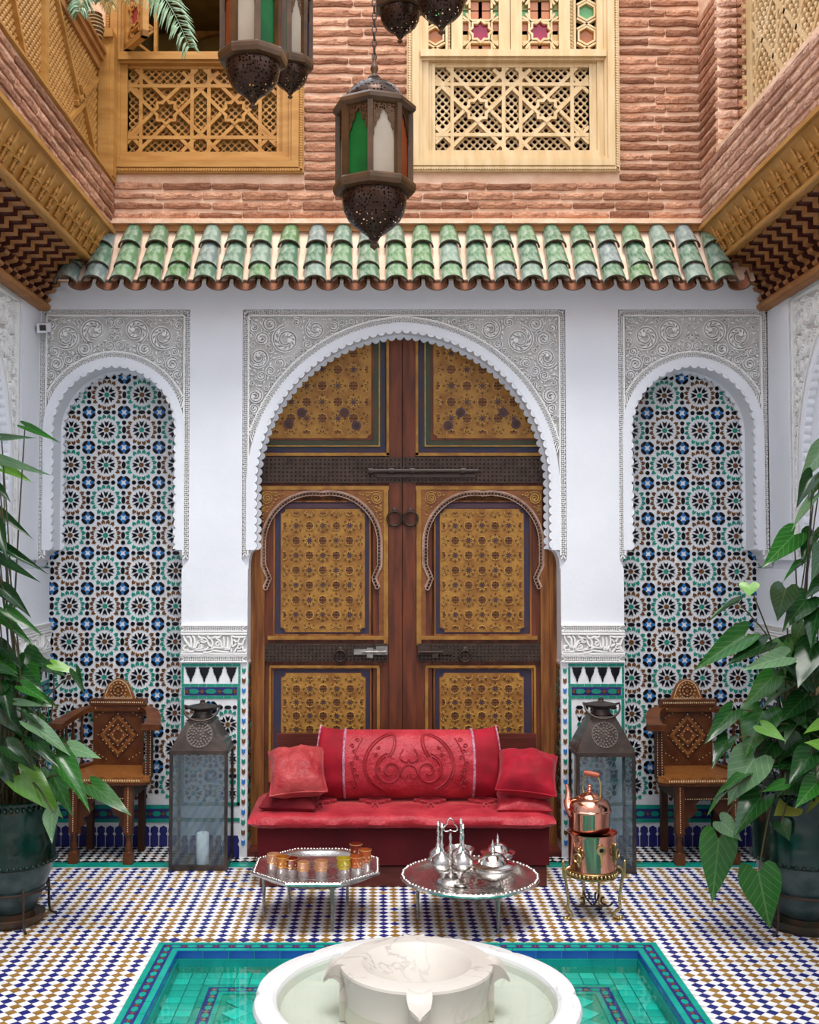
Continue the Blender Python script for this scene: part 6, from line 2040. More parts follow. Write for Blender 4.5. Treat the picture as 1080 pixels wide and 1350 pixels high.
# silver on the round tray
TZ2 = zr_-.026
def sugar_bowl(label, px, py, s, feet=True):
    p = G(px, py, TZ2); rt = root('sugar_bowl', label, 'bowl', (p.x, p.y, TZ2))
    b = MB(); b.lathe([(.0001, .022*s), (.045*s, .024*s), (.072*s, .040*s), (.086*s, .064*s), (.088*s, .078*s), (.100*s, .086*s), (.104*s, .089*s), (.098*s, .092*s), (.084*s, .088*s)], 40)
    b.lathe([(.0895*s, .066*s), (.091*s, .070*s), (.0895*s, .075*s)], 40)
    b.build('bowl', M['silver'], rt, smooth=45)
    if feet:
        for k in range(3):
            a = -pi/2 + .45 + tau*k/3
            g = MB(); d = Vector((cos(a), sin(a), 0))
            g.tube([d*.055*s + Vector((0, 0, .034*s)), d*.076*s + Vector((0, 0, .026*s)), d*.074*s + Vector((0, 0, .012*s)), d*.084*s + Vector((0, 0, .004))], [.008*s, .007*s, .005*s, .006*s], 8)
            g.build('foot', M['silverdk'], rt, smooth=60)
    b = MB(); b.lathe([(.094*s, .091*s), (.080*s, .097*s), (.068*s, .100*s), (.063*s, .112*s), (.050*s, .128*s), (.030*s, .140*s), (.012*s, .146*s), (.0001, .148*s)], 40)
    b.build('lid', M['silverpol'], rt, smooth=45)
    b = MB(); b.lathe([(.013*s, .143*s), (.007*s, .152*s), (.012*s, .160*s), (.006*s, .168*s), (.009*s, .176*s), (.004*s, .186*s), (.0001, .202*s)], 14)
    b.build('finial', M['silverpol'], rt, smooth=60)
    return rt
sugar_bowl('large covered silver bowl on three feet at the front of the round tray', 650, 1166, .98)
sugar_bowl('smaller covered silver bowl with spire lid behind the large one', 656.5, 1143, .78, False)
p = G(599, 1168, TZ2)
cs = root('cruet_stand', 'silver stand with pierced foot and trefoil handle among the sprinklers', 'stand', (p.x-.012, p.y+.06, TZ2))
b = MB(); b.lathe([(.068, 0), (.070, .008), (.066, .014), (.060, .020), (.042, .030), (.018, .038), (.012, .052), (.0001, .056)], 40)
b.build('foot', M['silver'], cs, smooth=45)
b = MB(); hz_ = gz(1098, p.y+.06)-TZ2
b.lathe([(.006, .05), (.010, .07), (.005, .085), (.005, hz_-.06), (.009, hz_-.05), (.005, hz_-.04), (.009, hz_-.02), (.005, hz_-.008), (.006, hz_)], 12)
tre = []
for k in range(3):
    a = pi/2 + (k-1)*tau/3*-1
for k in range(49):
    a = tau*k/48; r = .026*(1 + .32*cos(3*(a - pi/2)))
    tre.append((r*cos(a), 0, hz_ + .030 + r*sin(a)))
b.tube(tre[:-1], .0035, 6, closed=True)
b.build('handle', M['silverpol'], cs, smooth=60)
for k in range(4):
    a = pi/4 + k*pi/2; g = MB(); g.lathe([(.006, .026), (.020, .050), (.034, .060), (.037, .064), (.034, .066)], 20, (.052*cos(a), .052*sin(a), 0)); g.build('cup', M['silver'], cs, smooth=50)
def sprinkler(label, dx, dy, s, topy):
    base = Vector((cs.location.x+dx, cs.location.y+dy, TZ2+.062))
    rt = root('rosewater_sprinkler', label, 'bottle', tuple(base), group='rosewater sprinklers in the silver stand')
    ht = (gz(topy, base.y) - base.z)
    b = MB(); b.lathe([(.0001, 0), (.018, .002), (.034*s, .014), (.041*s, .034), (.038*s, .054), (.024*s, .068), (.013, .078), (.010, .086)], 32)
    b.lathe([(.0415*s, .031), (.0425*s, .034), (.0415*s, .037)], 32)
    b.build('body', M['silver'], rt, smooth=50)
    b = MB(); z0 = .084; L = ht - z0
    b.lathe([(.010, z0), (.012, z0+.004), (.006, z0+L*.15), (.009, z0+L*.25), (.0055, z0+L*.33), (.0052, z0+L*.5), (.008, z0+L*.56), (.005, z0+L*.62), (.0048, z0+L*.80), (.008, z0+L*.86), (.005, z0+L*.9), (.0075, z0+L*.95), (.0001, z0+L)], 14)
    b.build('neck', M['silverpol'], rt, smooth=50)
    return rt
sprinkler('silver long-necked sprinkler at the back left of the stand', -.052, .052, 1.08, 1081)
sprinkler('silver long-necked sprinkler at the front left of the stand', -.042, -.048, 1.10, 1084)
sprinkler('silver long-necked sprinkler at the back right of the stand', .050, .050, 1.08, 1078)
sprinkler('silver long-necked sprinkler at the front right of the stand', .052, -.046, 1.08, 1085)
p = G(607, 1141, TZ2)
ob = root('silver_bowl', 'open silver bowl half hidden behind the sprinklers', 'bowl', (p.x, p.y+.02, TZ2))
b = MB(); b.lathe([(.036, 0), (.034, .006), (.022, .014), (.030, .024), (.055, .045), (.064, .070), (.070, .074), (.066, .076), (.058, .068), (.048, .045), (.0001, .030)], 32); b.build('bowl', M['silver'], ob, smooth=45)
p = G(622, 1140, TZ2)
sq_ = root('serving_tray', 'small rectangular polished silver tray at the back of the round table', 'tray', (p.x+.012, p.y+.02, TZ2))
b = MB(); b.bx(-.052, .052, -.065, .065, .002, .006)
b.build('plate', M['silverpol'], sq_, smooth=0)
b = MB()
for s in (-1, 1): b.tube([(-.054, s*.066, .008), (.054, s*.066, .008)], .006, 8); b.tube([(s*.054, -.066, .008), (s*.054, .066, .008)], .006, 8)
b.build('gadroon_rim', M['silver'], sq_, smooth=60)
p = G(608, 1170, TZ2)
dsh = root('silver_dish', 'tiny embossed silver dish at the front edge of the round tray', 'dish', (p.x+.002, p.y+.012, TZ2))
b = MB(); rows = []
for r, z in ((.0001, .003), (.018, .003), (.026, .010), (.031, .013), (.030, .010), (.020, 0), (.0001, 0)):
    rows.append([(r*(1+.05*cos(10*tau*i/40)*(r > .02))*cos(tau*i/40), r*(1+.05*cos(10*tau*i/40)*(r > .02))*sin(tau*i/40), z) for i in range(40)])
b.grid(rows, 0, close_u=True); b.build('dish', M['silver'], dsh, smooth=45)

# ------------------------------------------------------------------ copper brazier and kettle
f1, f2, f3 = G(747, 1214), G(817, 1213), G(768, 1196)
bc = Vector(((f1.x+f2.x)/2 + .004, 5.03, 0))
br = root('brazier', 'round copper brazier on a scrolled brass tripod right of the tables', 'brazier', tuple(bc))
zb0, zb1 = gz(1152, 5.0), gz(1100, 5.0)
rb = 31.0/F*5.0
b = MB(); b.lathe([(.0001, zb0+.004), (rb*.96, zb0), (rb, zb0+.01), (rb, zb1-.01), (rb*1.05, zb1), (rb*1.06, zb1+.006), (rb*1.02, zb1+.006), (rb*.95, zb1-.006), (rb*.94, zb0+.06), (.0001, zb0+.05)], 48)
b.build('drum', M['copper'], br, smooth=45)
b = MB(); b.lathe([(.0001, zb1-.03), (rb*.93, zb1-.03)], 32); b.build('ash_bed', M['copperin'], br)
b = MB(); n = 36
b.lathe([(rb*1.04, zb0-.014), (rb*1.07, zb0-.012), (rb*1.07, zb0-.006), (rb*1.04, zb0-.004)], 48); b.lathe([(rb*1.04, zb0+.012), (rb*1.07, zb0+.014), (rb*1.04, zb0+.017)], 48)
for k in range(n):
    a = tau*k/n; b.ball((rb*1.045*cos(a), rb*1.045*sin(a), zb0+.004), .0085, 0, 6, 4)
b.build('pierced_gallery', M['brass'], br, smooth=50)
for fp in (f1, f2, f3, Vector((bc.x+.06, 5.16, 0))):
    d = Vector((fp.x-bc.x, fp.y-bc.y, 0)); L = d.length; d.normalize()
    g = MB(); zt = zb0+.04
    pts = smoothpath([d*(rb+.004) + Vector((0, 0, zb0+.03)), d*(rb+.022) + Vector((0, 0, zb0+.020)), d*(rb+.026) + Vector((0, 0, zb0-.01)), d*(max(L-.022, rb+.012)) + Vector((0, 0, zt*.40)), d*(max(L-.016, rb+.014)) + Vector((0, 0, .055)), d*(L-.024) + Vector((0, 0, .030)), d*(L-.012) + Vector((0, 0, .010)), d*(L+.008) + Vector((0, 0, .009)), d*(L+.012) + Vector((0, 0, .020))], 5)
    g.tube(pts, .0065, 8)
    g.ball(d*(L+.004) + Vector((0, 0, .010)), .0105, 0, 8, 6); g.ball(d*(rb+.036) + Vector((0, 0, zb0+.050)), .008, 0, 8, 6, 1.6); g.tube([d*(rb+.034) + Vector((0, 0, zb0-.02)), d*(rb+.036) + Vector((0, 0, zb0+.05))], .006, 8)
    g.build('leg', M['brass'], br, smooth=60)
    s_ = MB()
    s_.tube(smoothpath([d*(L-.03) + Vector((0, 0, .075)), d*(L*.6) + Vector((0, 0, .060)), d*(L*.35) + Vector((0, 0, .072)), d*(L*.34) + Vector((0, 0, .094)), d*(L*.45) + Vector((0, 0, .096))], 5), .0045, 6)
    s_.tube([d*(L*.6) + Vector((0, 0, .060)), Vector((0, 0, .055))], .0045, 6)
    s_.build('scroll_stretcher', M['iron'], br, smooth=60)
kh = MB(); kmp = lambda a, b_, h: Vector(((rb+.001-h)*sin(a/rb + .18), -(rb+.001-h)*cos(a/rb + .18), b_))
zc = zb1-.052
kh.ribbon(circ(0, zc, .016, 16), .012, kmp, -.005, .0, closed=True); kh.prism([(-.008, zc-.02), (.008, zc-.02), (.005, zc-.05), (.008, zc-.062), (0, zc-.078), (-.006, zc-.062), (-.004, zc-.05)], kmp, -.004, 0)
kh.build('keyhole_plate', M['brass'], br, smooth=0)
kk = MB(); kk.prism(circ(0, zc, .011, 14), kmp, -.0015, 0); kk.build('draught_hole', M['black'], br, smooth=0)
for an, z_ in ((.95, zb1-.075), (-.75, zb1-.09)):
    hd = MB(); c = Vector(((rb+.004)*sin(an), -(rb+.004)*cos(an), z_)); out = Vector((sin(an), -cos(an), 0)); tn = Vector((cos(an), sin(an), 0))
    hd.tube([c + out*.012 + (tn*cos(t) + Vector((0, 0, 1))*sin(t))*.019 for t in [tau*k/16 for k in range(16)]], .004, 6, closed=True)
    hd.box(c, (.014, .008, .062), 0, Matrix((tn, out, Vector((0, 0, 1)))).transposed()); hd.ball(c + Vector((0, 0, .036)), .008, 0, 8, 5); hd.ball(c - Vector((0, 0, .036)), .008, 0, 8, 5)
    hd.build('drop_handle', M['brass'], br, smooth=50)
zk = zb1+.010
ke = root('kettle', 'shiny copper kettle with hooped handle standing on the brazier', 'kettle', (bc.x-.010, bc.y, zk-.004))
rk = 27.0/F*5.0; hk = gz(1052, 5.0)-zk
b = MB(); b.lathe([(.0001, .0), (rk*.88, .002), (rk*.93, .012), (rk*.98, hk*.60), (rk, hk*.62), (rk*1.045, hk*.63), (rk*1.045, hk*.655), (rk, hk*.68), (rk*.99, hk*.78), (rk*.90, hk*.90), (rk*.70, hk*.985), (rk*.50, hk*1.02)], 48)
b.build('body', M['copper'], ke, smooth=35)
b = MB(); b.lathe([(rk*.55, hk*1.01), (rk*.50, hk*1.05), (rk*.34, hk*1.12), (rk*.15, hk*1.17), (rk*.10, hk*1.20), (rk*.13, hk*1.24), (rk*.07, hk*1.30), (rk*.10, hk*1.36), (.0001, hk*1.42)], 32)
b.build('lid', M['copper'], ke, smooth=45)
b = MB(); sp_ = smoothpath([(-rk*.85, -.0, hk*.45), (-rk*1.02, .03, hk*.72), (-rk*.95, .05, hk*1.05), (-rk*1.0, .06, hk*1.30)], 5)
b.tube(sp_, [.020 - .012*i/(len(sp_)-1) for i in range(len(sp_))], 12); b.build('spout', M['copper'], ke, smooth=60)
b = MB(); ztp = gz(1021, 5.0)-zk
hp = smoothpath([(rk*.48, -.02, hk*1.0), (rk*.50, -.02, hk*1.3), (rk*.42, -.01, ztp*.93), (rk*.10, 0, ztp), (-rk*.22, .01, ztp*.93), (-rk*.28, .02, hk*1.4), (-rk*.26, .02, hk*1.0)], 6)
b.tube(hp, .0042, 8); b.build('hoop_handle', M['brass'], ke, smooth=60)
b = MB(); g0, g1 = Vector((rk*.38, -.009, ztp*.955)), Vector((-rk*.18, .008, ztp*.985))
b.lathe([(.004, -.036), (.010, -.034), (.0125, -.01), (.0125, .012), (.010, .034), (.004, .036)], 12, (g0+g1)/2 + Vector((0, 0, .008)), 0, (g1-g0).to_track_quat('Z', 'Y').to_matrix())
M['terragrip'] = mat('red_wood_grip', (.36, .08, .04), rough=.4)
b.build('grip', M['terragrip'], ke, smooth=50)

# ------------------------------------------------------------------ hanging lanterns
def panemat(n, c, c2, fac=.5):
    m = mat(n, c, c2, 6, rough=.25); t = m.node_tree; N = t.nodes; L = t.links; b = N['Principled BSDF']
    tl = N.new('ShaderNodeBsdfTranslucent'); mx = N.new('ShaderNodeMixShader'); mx.inputs[0].default_value = fac
    L.new(b.inputs['Base Color'].links[0].from_socket, tl.inputs[0]); L.new(b.outputs[0], mx.inputs[1]); L.new(tl.outputs[0], mx.inputs[2]); L.new(mx.outputs[0], N['Material Output'].inputs[0])
    return m
M['milk_pane'] = panemat('milk_glass', (.66, .56, .44), (.54, .44, .33), .55)
M['emerald_pane'] = panemat('emerald_glass', (.006, .17, .03), (.003, .10, .02), .5)
M['rust_pane'] = panemat('rust_glass', (.40, .10, .03), (.28, .06, .02), .5)
M['blue_pane'] = mat('blue_glass', (.01, .015, .12), rough=.15, coat=.3)
def hanging_lantern(label, px, Y, py_rim_lo, py_rim_hi, wrim, hang_top, seed, rot=0.0, cols=('milk_pane', 'emerald_pane', 'milk_pane', 'rust_pane')):
    """octagonal lantern; py_* are rows of the lower and upper rims, wrim the rim width in pixels"""
    z0 = gz(py_rim_lo, Y); z1 = gz(py_rim_hi, Y); R = wrim/2/F*Y
    c = Vector((gx(px, Y), Y, z0))
    rt = root('hanging_lantern', label, 'lantern', tuple(c), rot, group='hanging lanterns')
    hgt = z1-z0
    k8 = 1/cos(pi/8)
    def octa(prof, b, mi=0): b.lathe([(r*k8*.985, z) for r, z in prof], 8, (0, 0, 0), mi, Matrix.Rotation(pi/8, 3, 'Z'))
    Rb = R*.87
    b = MB(); octa([(Rb*.98, -.022), (R*.97, -.018), (R*1.0, -.002), (R*1.0, .012), (R*.95, .020), (Rb, .024)], b); b.build('lower_rim', M['bronze'], rt, smooth=0)
    b = MB(); octa([(Rb*.98, hgt-.020), (R*.92, hgt-.016), (R, hgt-.004), (R, hgt+.010), (R*.93, hgt+.022), (Rb*.88, hgt+.026)], b); b.build('upper_rim', M['bronze'], rt, smooth=0)
    for k in range(8):
        a = pi/8 + k*pi/4
        p = MB(); p.box((Rb*k8*cos(a)*.985, Rb*k8*sin(a)*.985, hgt/2), (.020, .020, hgt-.03), 0, Matrix.Rotation(a, 3, 'Z')); p.build('post', M['bronze'], rt, smooth=0)
        a2 = k*pi/4; nn = Vector((cos(a2), sin(a2), 0)); tt = Vector((-sin(a2), cos(a2), 0)); wv = Rb*math.tan(pi/8)-.006
        mpf = lambda u, v, h: nn*(Rb*.965-h) + tt*u + Vector((0, 0, v))
        g = MB(); zt = hgt*.86
        g.prism(rect(-wv, wv, .012, zt), mpf, .006, .010); g.build('glass_pane', M[cols[k % len(cols)]], rt, smooth=0)
        # pierced cresting with a pointed lobed opening over the pane
        f = MB(); zs = hgt*.60; zc = hgt*.88
        op = [(-wv*.98, zs-.03), (-wv*.80, zs-.025), (-wv*.78, zs+.005), (-wv*.62, zs+.012), (-wv*.55, zs+.035), (-wv*.36, zs+.042), (-wv*.24, zs+.064), (0, zs+.085)]
        op = op + [(-x, z) for x, z in op[::-1][1:]]
        f.prism([(wv, zs-.03), (wv, hgt-.01), (-wv, hgt-.01)] + op, mpf, 0, .004)
        f.build('filigree_cresting', M['filigree'], rt, smooth=0)
    bz = R*1.05
    b = MB(); b.lathe([(Rb*.93, -.018), (Rb*.95, -.03), (Rb*.94, -bz*.36), (Rb*.89, -bz*.56), (Rb*.77, -bz*.76), (Rb*.58, -bz*.93), (Rb*.36, -bz*1.06), (Rb*.19, -bz*1.17), (Rb*.11, -bz*1.28), (.0001, -bz*1.30)], 40, cap=False)
    b.build('pierced_bowl', M['bronzehole'], rt, smooth=60, fix=False)
    b = MB(); b.lathe([(Rb*.14, -bz*1.24), (Rb*.08, -bz*1.30), (Rb*.06, -bz*1.33), (Rb*.13, -bz*1.38), (Rb*.12, -bz*1.43), (Rb*.04, -bz*1.47), (.0001, -bz*1.52)], 16); b.build('drop_finial', M['bronze'], rt, smooth=60)
    b = MB(); b.lathe([(Rb*.90, hgt+.020), (Rb*.91, hgt+R*.16), (Rb*.84, hgt+R*.36), (Rb*.66, hgt+R*.56), (Rb*.40, hgt+R*.70), (Rb*.22, hgt+R*.78), (Rb*.16, hgt+R*.88)], 40, cap=False)
    b.build('pierced_dome', M['bronzehole'], rt, smooth=60, fix=False)
    b = MB(); zt = hgt+R*.86
    b.lathe([(Rb*.20, zt-.004), (Rb*.10, zt+.006), (Rb*.06, zt+.015), (Rb*.12, zt+.030), (Rb*.11, zt+.042), (Rb*.04, zt+.060), (.004, zt+.085)], 14); b.build('top_knob', M['bronze'], rt, smooth=60)
    if hang_top is not None:
        b = MB(); z = zt+.080; L = .030; i = 0; ztop = hang_top - c.z
        while z < ztop:
            pts = []
            for q in range(12):
                a = tau*q/12; u, v = .0085*cos(a), .017*sin(a)
                pts.append((u, 0, z+v) if i % 2 == 0 else (0, u, z+v))
            b.tube(pts, .0024, 5, closed=True); z += .0265; i += 1
        b.build('chain', M['iron'], rt, smooth=60)
    return rt
ZH = 5.3
hanging_lantern('bronze octagonal lantern hanging lowest at centre with green and milky panes', 493.5, 4.15, 249, 146, 105, ZH, 1, radians(17), ('milk_pane', 'emerald_pane', 'milk_pane', 'rust_pane'))
hanging_lantern('bronze lantern hanging at upper left in front of the left window', 331, 4.05, 78, -30, 88, ZH, 2, radians(-8), ('milk_pane', 'rust_pane', 'milk_pane', 'emerald_pane'))
hanging_lantern('bronze lantern half hidden behind the upper left one, milky pane to its right', 381, 4.75, 86, -4, 59, ZH, 3, radians(24), ('milk_pane', 'emerald_pane', 'milk_pane', 'blue_pane'))
hanging_lantern('bronze lantern at top centre, only its bowl below the frame edge, left of two', 528, 4.55, 8, -90, 66, ZH, 4, 0)
hanging_lantern('bronze lantern at top centre, only its bowl below the frame edge, right of two', 583.5, 4.25, -14, -120, 80, ZH, 5, .2)
hanging_lantern('bronze lantern whose finial tip just enters the frame above the right window', 697, 4.4, -52, -150, 70, ZH, 6, 0)

# ------------------------------------------------------------------ leafy plants in glazed pots
def leafmat(name, c1, c2, vein, rough=.22):
    m = bpy.data.materials.new(name); m.use_nodes = True
    t = m.node_tree; N = t.nodes; L = t.links; b = N['Principled BSDF']
    uv = N.new('ShaderNodeUVMap'); sp = N.new('ShaderNodeSeparateXYZ'); L.new(uv.outputs[0], sp.inputs[0])
    ab = N.new('ShaderNodeMath'); ab.operation = 'ABSOLUTE'; L.new(sp.outputs['X'], ab.inputs[0])
    k = N.new('ShaderNodeMath'); k.operation = 'MULTIPLY_ADD'; k.inputs[1].default_value = -.55; L.new(ab.outputs[0], k.inputs[0]); L.new(sp.outputs['Y'], k.inputs[2])
    fr = N.new('ShaderNodeMath'); fr.operation = 'MULTIPLY'; fr.inputs[1].default_value = 6.0; L.new(k.outputs[0], fr.inputs[0])
    f2 = N.new('ShaderNodeMath'); f2.operation = 'PINGPONG'; f2.inputs[1].default_value = .5; L.new(fr.outputs[0], f2.inputs[0])
    lt = N.new('ShaderNodeMath'); lt.operation = 'LESS_THAN'; lt.inputs[1].default_value = .055; L.new(f2.outputs[0], lt.inputs[0])
    mid = N.new('ShaderNodeMath'); mid.operation = 'LESS_THAN'; mid.inputs[1].default_value = .035; L.new(ab.outputs[0], mid.inputs[0])
    mxx = N.new('ShaderNodeMath'); mxx.operation = 'MAXIMUM'; L.new(lt.outputs[0], mxx.inputs[0]); L.new(mid.outputs[0], mxx.inputs[1])
    hf = N.new('ShaderNodeMath'); hf.operation = 'MULTIPLY'; hf.inputs[1].default_value = .26; L.new(mxx.outputs[0], hf.inputs[0])
    nz_ = N.new('ShaderNodeTexNoise'); nz_.inputs['Scale'].default_value = 7; tc_ = N.new('ShaderNodeTexCoord'); L.new(tc_.outputs['Object'], nz_.inputs['Vector'])
    m1 = N.new('ShaderNodeMix'); m1.data_type = 'RGBA'; m1.inputs[6].default_value = tuple(c1)+(1,); m1.inputs[7].default_value = tuple(c2)+(1,); L.new(nz_.outputs['Fac'], m1.inputs['Factor'])
    m2 = N.new('ShaderNodeMix'); m2.data_type = 'RGBA'; m2.inputs[7].default_value = tuple(vein)+(1,); L.new(hf.outputs[0], m2.inputs['Factor']); L.new(m1.outputs[2], m2.inputs[6])
    hs = N.new('ShaderNodeHueSaturation'); oi = N.new('ShaderNodeObjectInfo'); mr = N.new('ShaderNodeMapRange'); mr.inputs['To Min'].default_value = .75; mr.inputs['To Max'].default_value = 1.25
    L.new(oi.outputs['Random'], mr.inputs['Value']); L.new(mr.outputs[0], hs.inputs['Value']); L.new(m2.outputs[2], hs.inputs['Color'])
    L.new(hs.outputs[0], b.inputs['Base Color']); b.inputs['Specular IOR Level'].default_value = .3; b.inputs['Roughness'].default_value = rough
    return m
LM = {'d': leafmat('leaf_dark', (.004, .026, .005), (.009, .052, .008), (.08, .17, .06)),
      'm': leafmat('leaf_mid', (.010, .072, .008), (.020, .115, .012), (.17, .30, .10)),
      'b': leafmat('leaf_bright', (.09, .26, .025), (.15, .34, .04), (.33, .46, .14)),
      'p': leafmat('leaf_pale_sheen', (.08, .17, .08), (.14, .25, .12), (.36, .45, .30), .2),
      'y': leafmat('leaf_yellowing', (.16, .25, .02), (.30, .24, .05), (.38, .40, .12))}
HALF = [(-.16, .16), (-.19, .30), (-.12, .415), (.02, .48), (.18, .475), (.36, .40), (.55, .285), (.74, .165), (.88, .07), (1.0, 0.0)]
def leaf_mesh(kind, fold, bend, wav, narrow=1.0, seed=0):
    r = random.Random(seed); vs = []; fs = []; uv = []
    rows = len(HALF)
    for i, (y, w) in enumerate(HALF):
        u = i/(rows-1); my = max(0.0, -.0 + (u**1.15)*1.0)
        for k in (-1, -.5, 0, .5, 1):
            a = abs(k)
            x = k*w*narrow; yy = my + (y - my)*a**1.2
            z = fold*abs(x) - bend*max(yy, 0)**2 + wav*a*sin(i*1.7+seed+(2 if k > 0 else 0))*.5 - .25*a*a*w*.3
            vs.append((x, yy, z)); uv.append((x*1.6, yy))
    for i in range(rows-1):
        for k in range(4): fs.append((i*5+k, i*5+k+1, (i+1)*5+k+1, (i+1)*5+k))
    me = bpy.data.meshes.new('leaf'); me.from_pydata(vs, [], fs)
    ul = me.uv_layers.new(name='UVMap')
    for lp in me.loops: ul.data[lp.index].uv = uv[lp.vertex_index]
    me.polygons.foreach_set('use_smooth', [True]*len(me.polygons))
    me.materials.append(LM[kind]); me.update()
    return me
LV = {}
def get_leaf(kind, v):
    if (kind, v) not in LV: LV[(kind, v)] = leaf_mesh(kind, (.22, .35, .12, .5)[v % 4], (.16, .28, .08, .22)[v % 4], (.03, .05, .02, .04)[v % 4], seed=v)
    return LV[(kind, v)]
cam_p = Vector((0, 0, H))
def set_leaf(rt, B, T, wpx, kind, roll, v, Lw=None):
    """leaf from attachment B to tip T; blade turned to the court, then rolled"""
    d = T - B; L = d.length
    y = d.normalized(); view = (cam_p - (B+T)/2).normalized()
    n = (view*1.0 + Vector((0, 0, .75))); n = n - y*n.dot(y); n.normalize()
    n = Matrix.Rotation(roll, 3, y) @ n
    x = y.cross(n)
    me = get_leaf(kind, v)
    o = inst('leaf', me, rt)
    wscale = (wpx/F*B.y)/.96
    sx = max(wscale, L*.18)
    m = Matrix((x*sx, y*L, n*L*.6)).transposed().to_4x4()
    m.translation = B - rt.location
    o.matrix_basis = m
    return o
def plant(label, loc, r_, zrim, leaves, Y, seed, filln, fillbox, cane=None):
    rt = root('potted_plant', label, 'plant', loc)
    x0, y0, _ = loc
    rnd = random.Random(seed)
    zb = .055
    b = MB()
    prof = [(r_*.45, zb), (r_*.52, zb+.01), (r_*.66, zb+.06), (r_*.84, zb+(zrim-zb)*.30), (r_*.93, zb+(zrim-zb)*.42)]
    b.lathe(prof, 48, mi=1)
    zc = zb+(zrim-zb)*.42
    b.lathe([(r_*.93, zc), (r_*.985, zc+.010), (r_*.985, zc+.022), (r_*.95, zc+.034), (r_*.99, zb+(zrim-zb)*.62), (r_*.98, zb+(zrim-zb)*.85), (r_*.90, zrim-.03), (r_*.94, zrim-.022), (r_*.96, zrim-.004), (r_*.88, zrim), (r_*.80, zrim-.05), (.0001, zrim-.055)], 48, mi=0)
    b.build('pot', [M['greenpot'], M['greypot']], rt, smooth=45)
    b = MB()
    for k in range(44):
        a = tau*k/44; b.ball((r_*.955*cos(a), r_*.955*sin(a), zrim-.030), .010, 0, 6, 4)
        a2 = tau*(k+.5)/44; b.ball((r_*.985*cos(a2), r_*.985*sin(a2), zc+.016), .011, 0, 6, 4, .8)
    b.build('beaded_collar', M['greenpot'], rt, smooth=60, stuff=True)
    b = MB(); b.lathe([(.0001, 0), (r_*.62, 0), (r_*.72, .025), (r_*.76, .042), (r_*.70, .044), (r_*.62, .030), (.0001, .028)], 40); b.lathe([(r_*.5, .028), (r_*.5, zb+.002)], 24)
    b.build('saucer', M['saucer'], rt, smooth=45)
    b = MB(); b.lathe([(.0001, zrim-.040), (r_*.81, zrim-.045)], 32); b.build('soil', M['soil'], rt)
    b = MB()
    zr = zb+(zrim-zb)*.20; rr = r_*.80
    b.tube([(rr*cos(tau*k/40), rr*sin(tau*k/40), zr) for k in range(40)], .006, 6, closed=True)
    b.build('stand_ring', M['iron'], rt, smooth=60)
    for k in range(4):
        a = -pi/2 + .62 + k*pi/2; d = Vector((cos(a), sin(a), 0))
        g = MB(); g.tube(smoothpath([d*rr + Vector((0, 0, zr+.02)), d*(rr+.012) + Vector((0, 0, zr)), d*(rr+.014) + Vector((0, 0, .07)), d*(rr+.022) + Vector((0, 0, .02)), d*(rr+.05) + Vector((0, 0, .006))], 5), .006, 6); g.build('stand_leg', M['iron'], rt, smooth=60)
    if cane:
        g = MB(); a, c_ = cane; a = PX(*a) - rt.location; c_ = PX(*c_) - rt.location
        n = 6
        pts = []; rs = []
        for k in range(n*4+1):
            t = k/(n*4); pts.append(a + (c_-a)*t); rs.append(.0165 if k % 4 else .019)
        g.tube(pts, rs, 12); g.build('cane_stake', M['cane'], rt, smooth=60)
    crown = Vector((0, 0, zrim-.04))
    allv = []
    for i, (bx, by, tx, ty, w, kind, roll) in enumerate(leaves):
        dB = Y + rnd.uniform(-.14, .10); dT = dB - rnd.uniform(.0, .12)
        B = PX(bx, by, dB); T = PX(tx, ty, dT)
        wallx = XL if x0 < 0 else XR
        for q in (B, T):
            if x0 < 0: q.x = max(q.x, XL+.05)
            else: q.x = min(q.x, XR-.05)
        set_leaf(rt, B, T, w, kind, radians(roll), i)
        allv.append(B)
    bx0, bx1, by0, by1 = fillbox
    for i in range(filln):
        px = rnd.uniform(bx0, bx1); py = rnd.uniform(by0, by1)
        dB = Y + rnd.uniform(-.02, .20); ang = rnd.uniform(.15, 1.0)*pi if x0 > 0 else rnd.uniform(0, .85)*pi
        L = rnd.uniform(34, 58)
        B = PX(px, py, dB); T = PX(px + L*cos(ang), py + L*abs(sin(ang))*.9, dB - rnd.uniform(0, .1))
        for q in (B, T):
            if x0 < 0: q.x = max(q.x, XL+.04)
            else: q.x = min(q.x, XR-.04)
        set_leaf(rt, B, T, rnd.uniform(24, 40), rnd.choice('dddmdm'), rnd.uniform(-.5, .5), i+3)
        allv.append(B)
    st = MB()
    for i, B in enumerate(allv):
        b_ = B - rt.location
        st0 = crown + Vector((rnd.uniform(-.09, .09), rnd.uniform(-.09, .09), 0))
        mid = st0.lerp(b_, .5) + Vector((rnd.uniform(-.03, .03), rnd.uniform(-.03, .03), .07 + .10*rnd.random()))
        if b_.z < crown.z + .05: mid = st0.lerp(b_, .55) + Vector((0, 0, .12))
        st.tube(smoothpath([st0, mid, b_], 6), [.0052 - .0025*k/12 for k in range(13)], 5)
    st.build('stems', M['stem'], rt, smooth=60)
    return rt
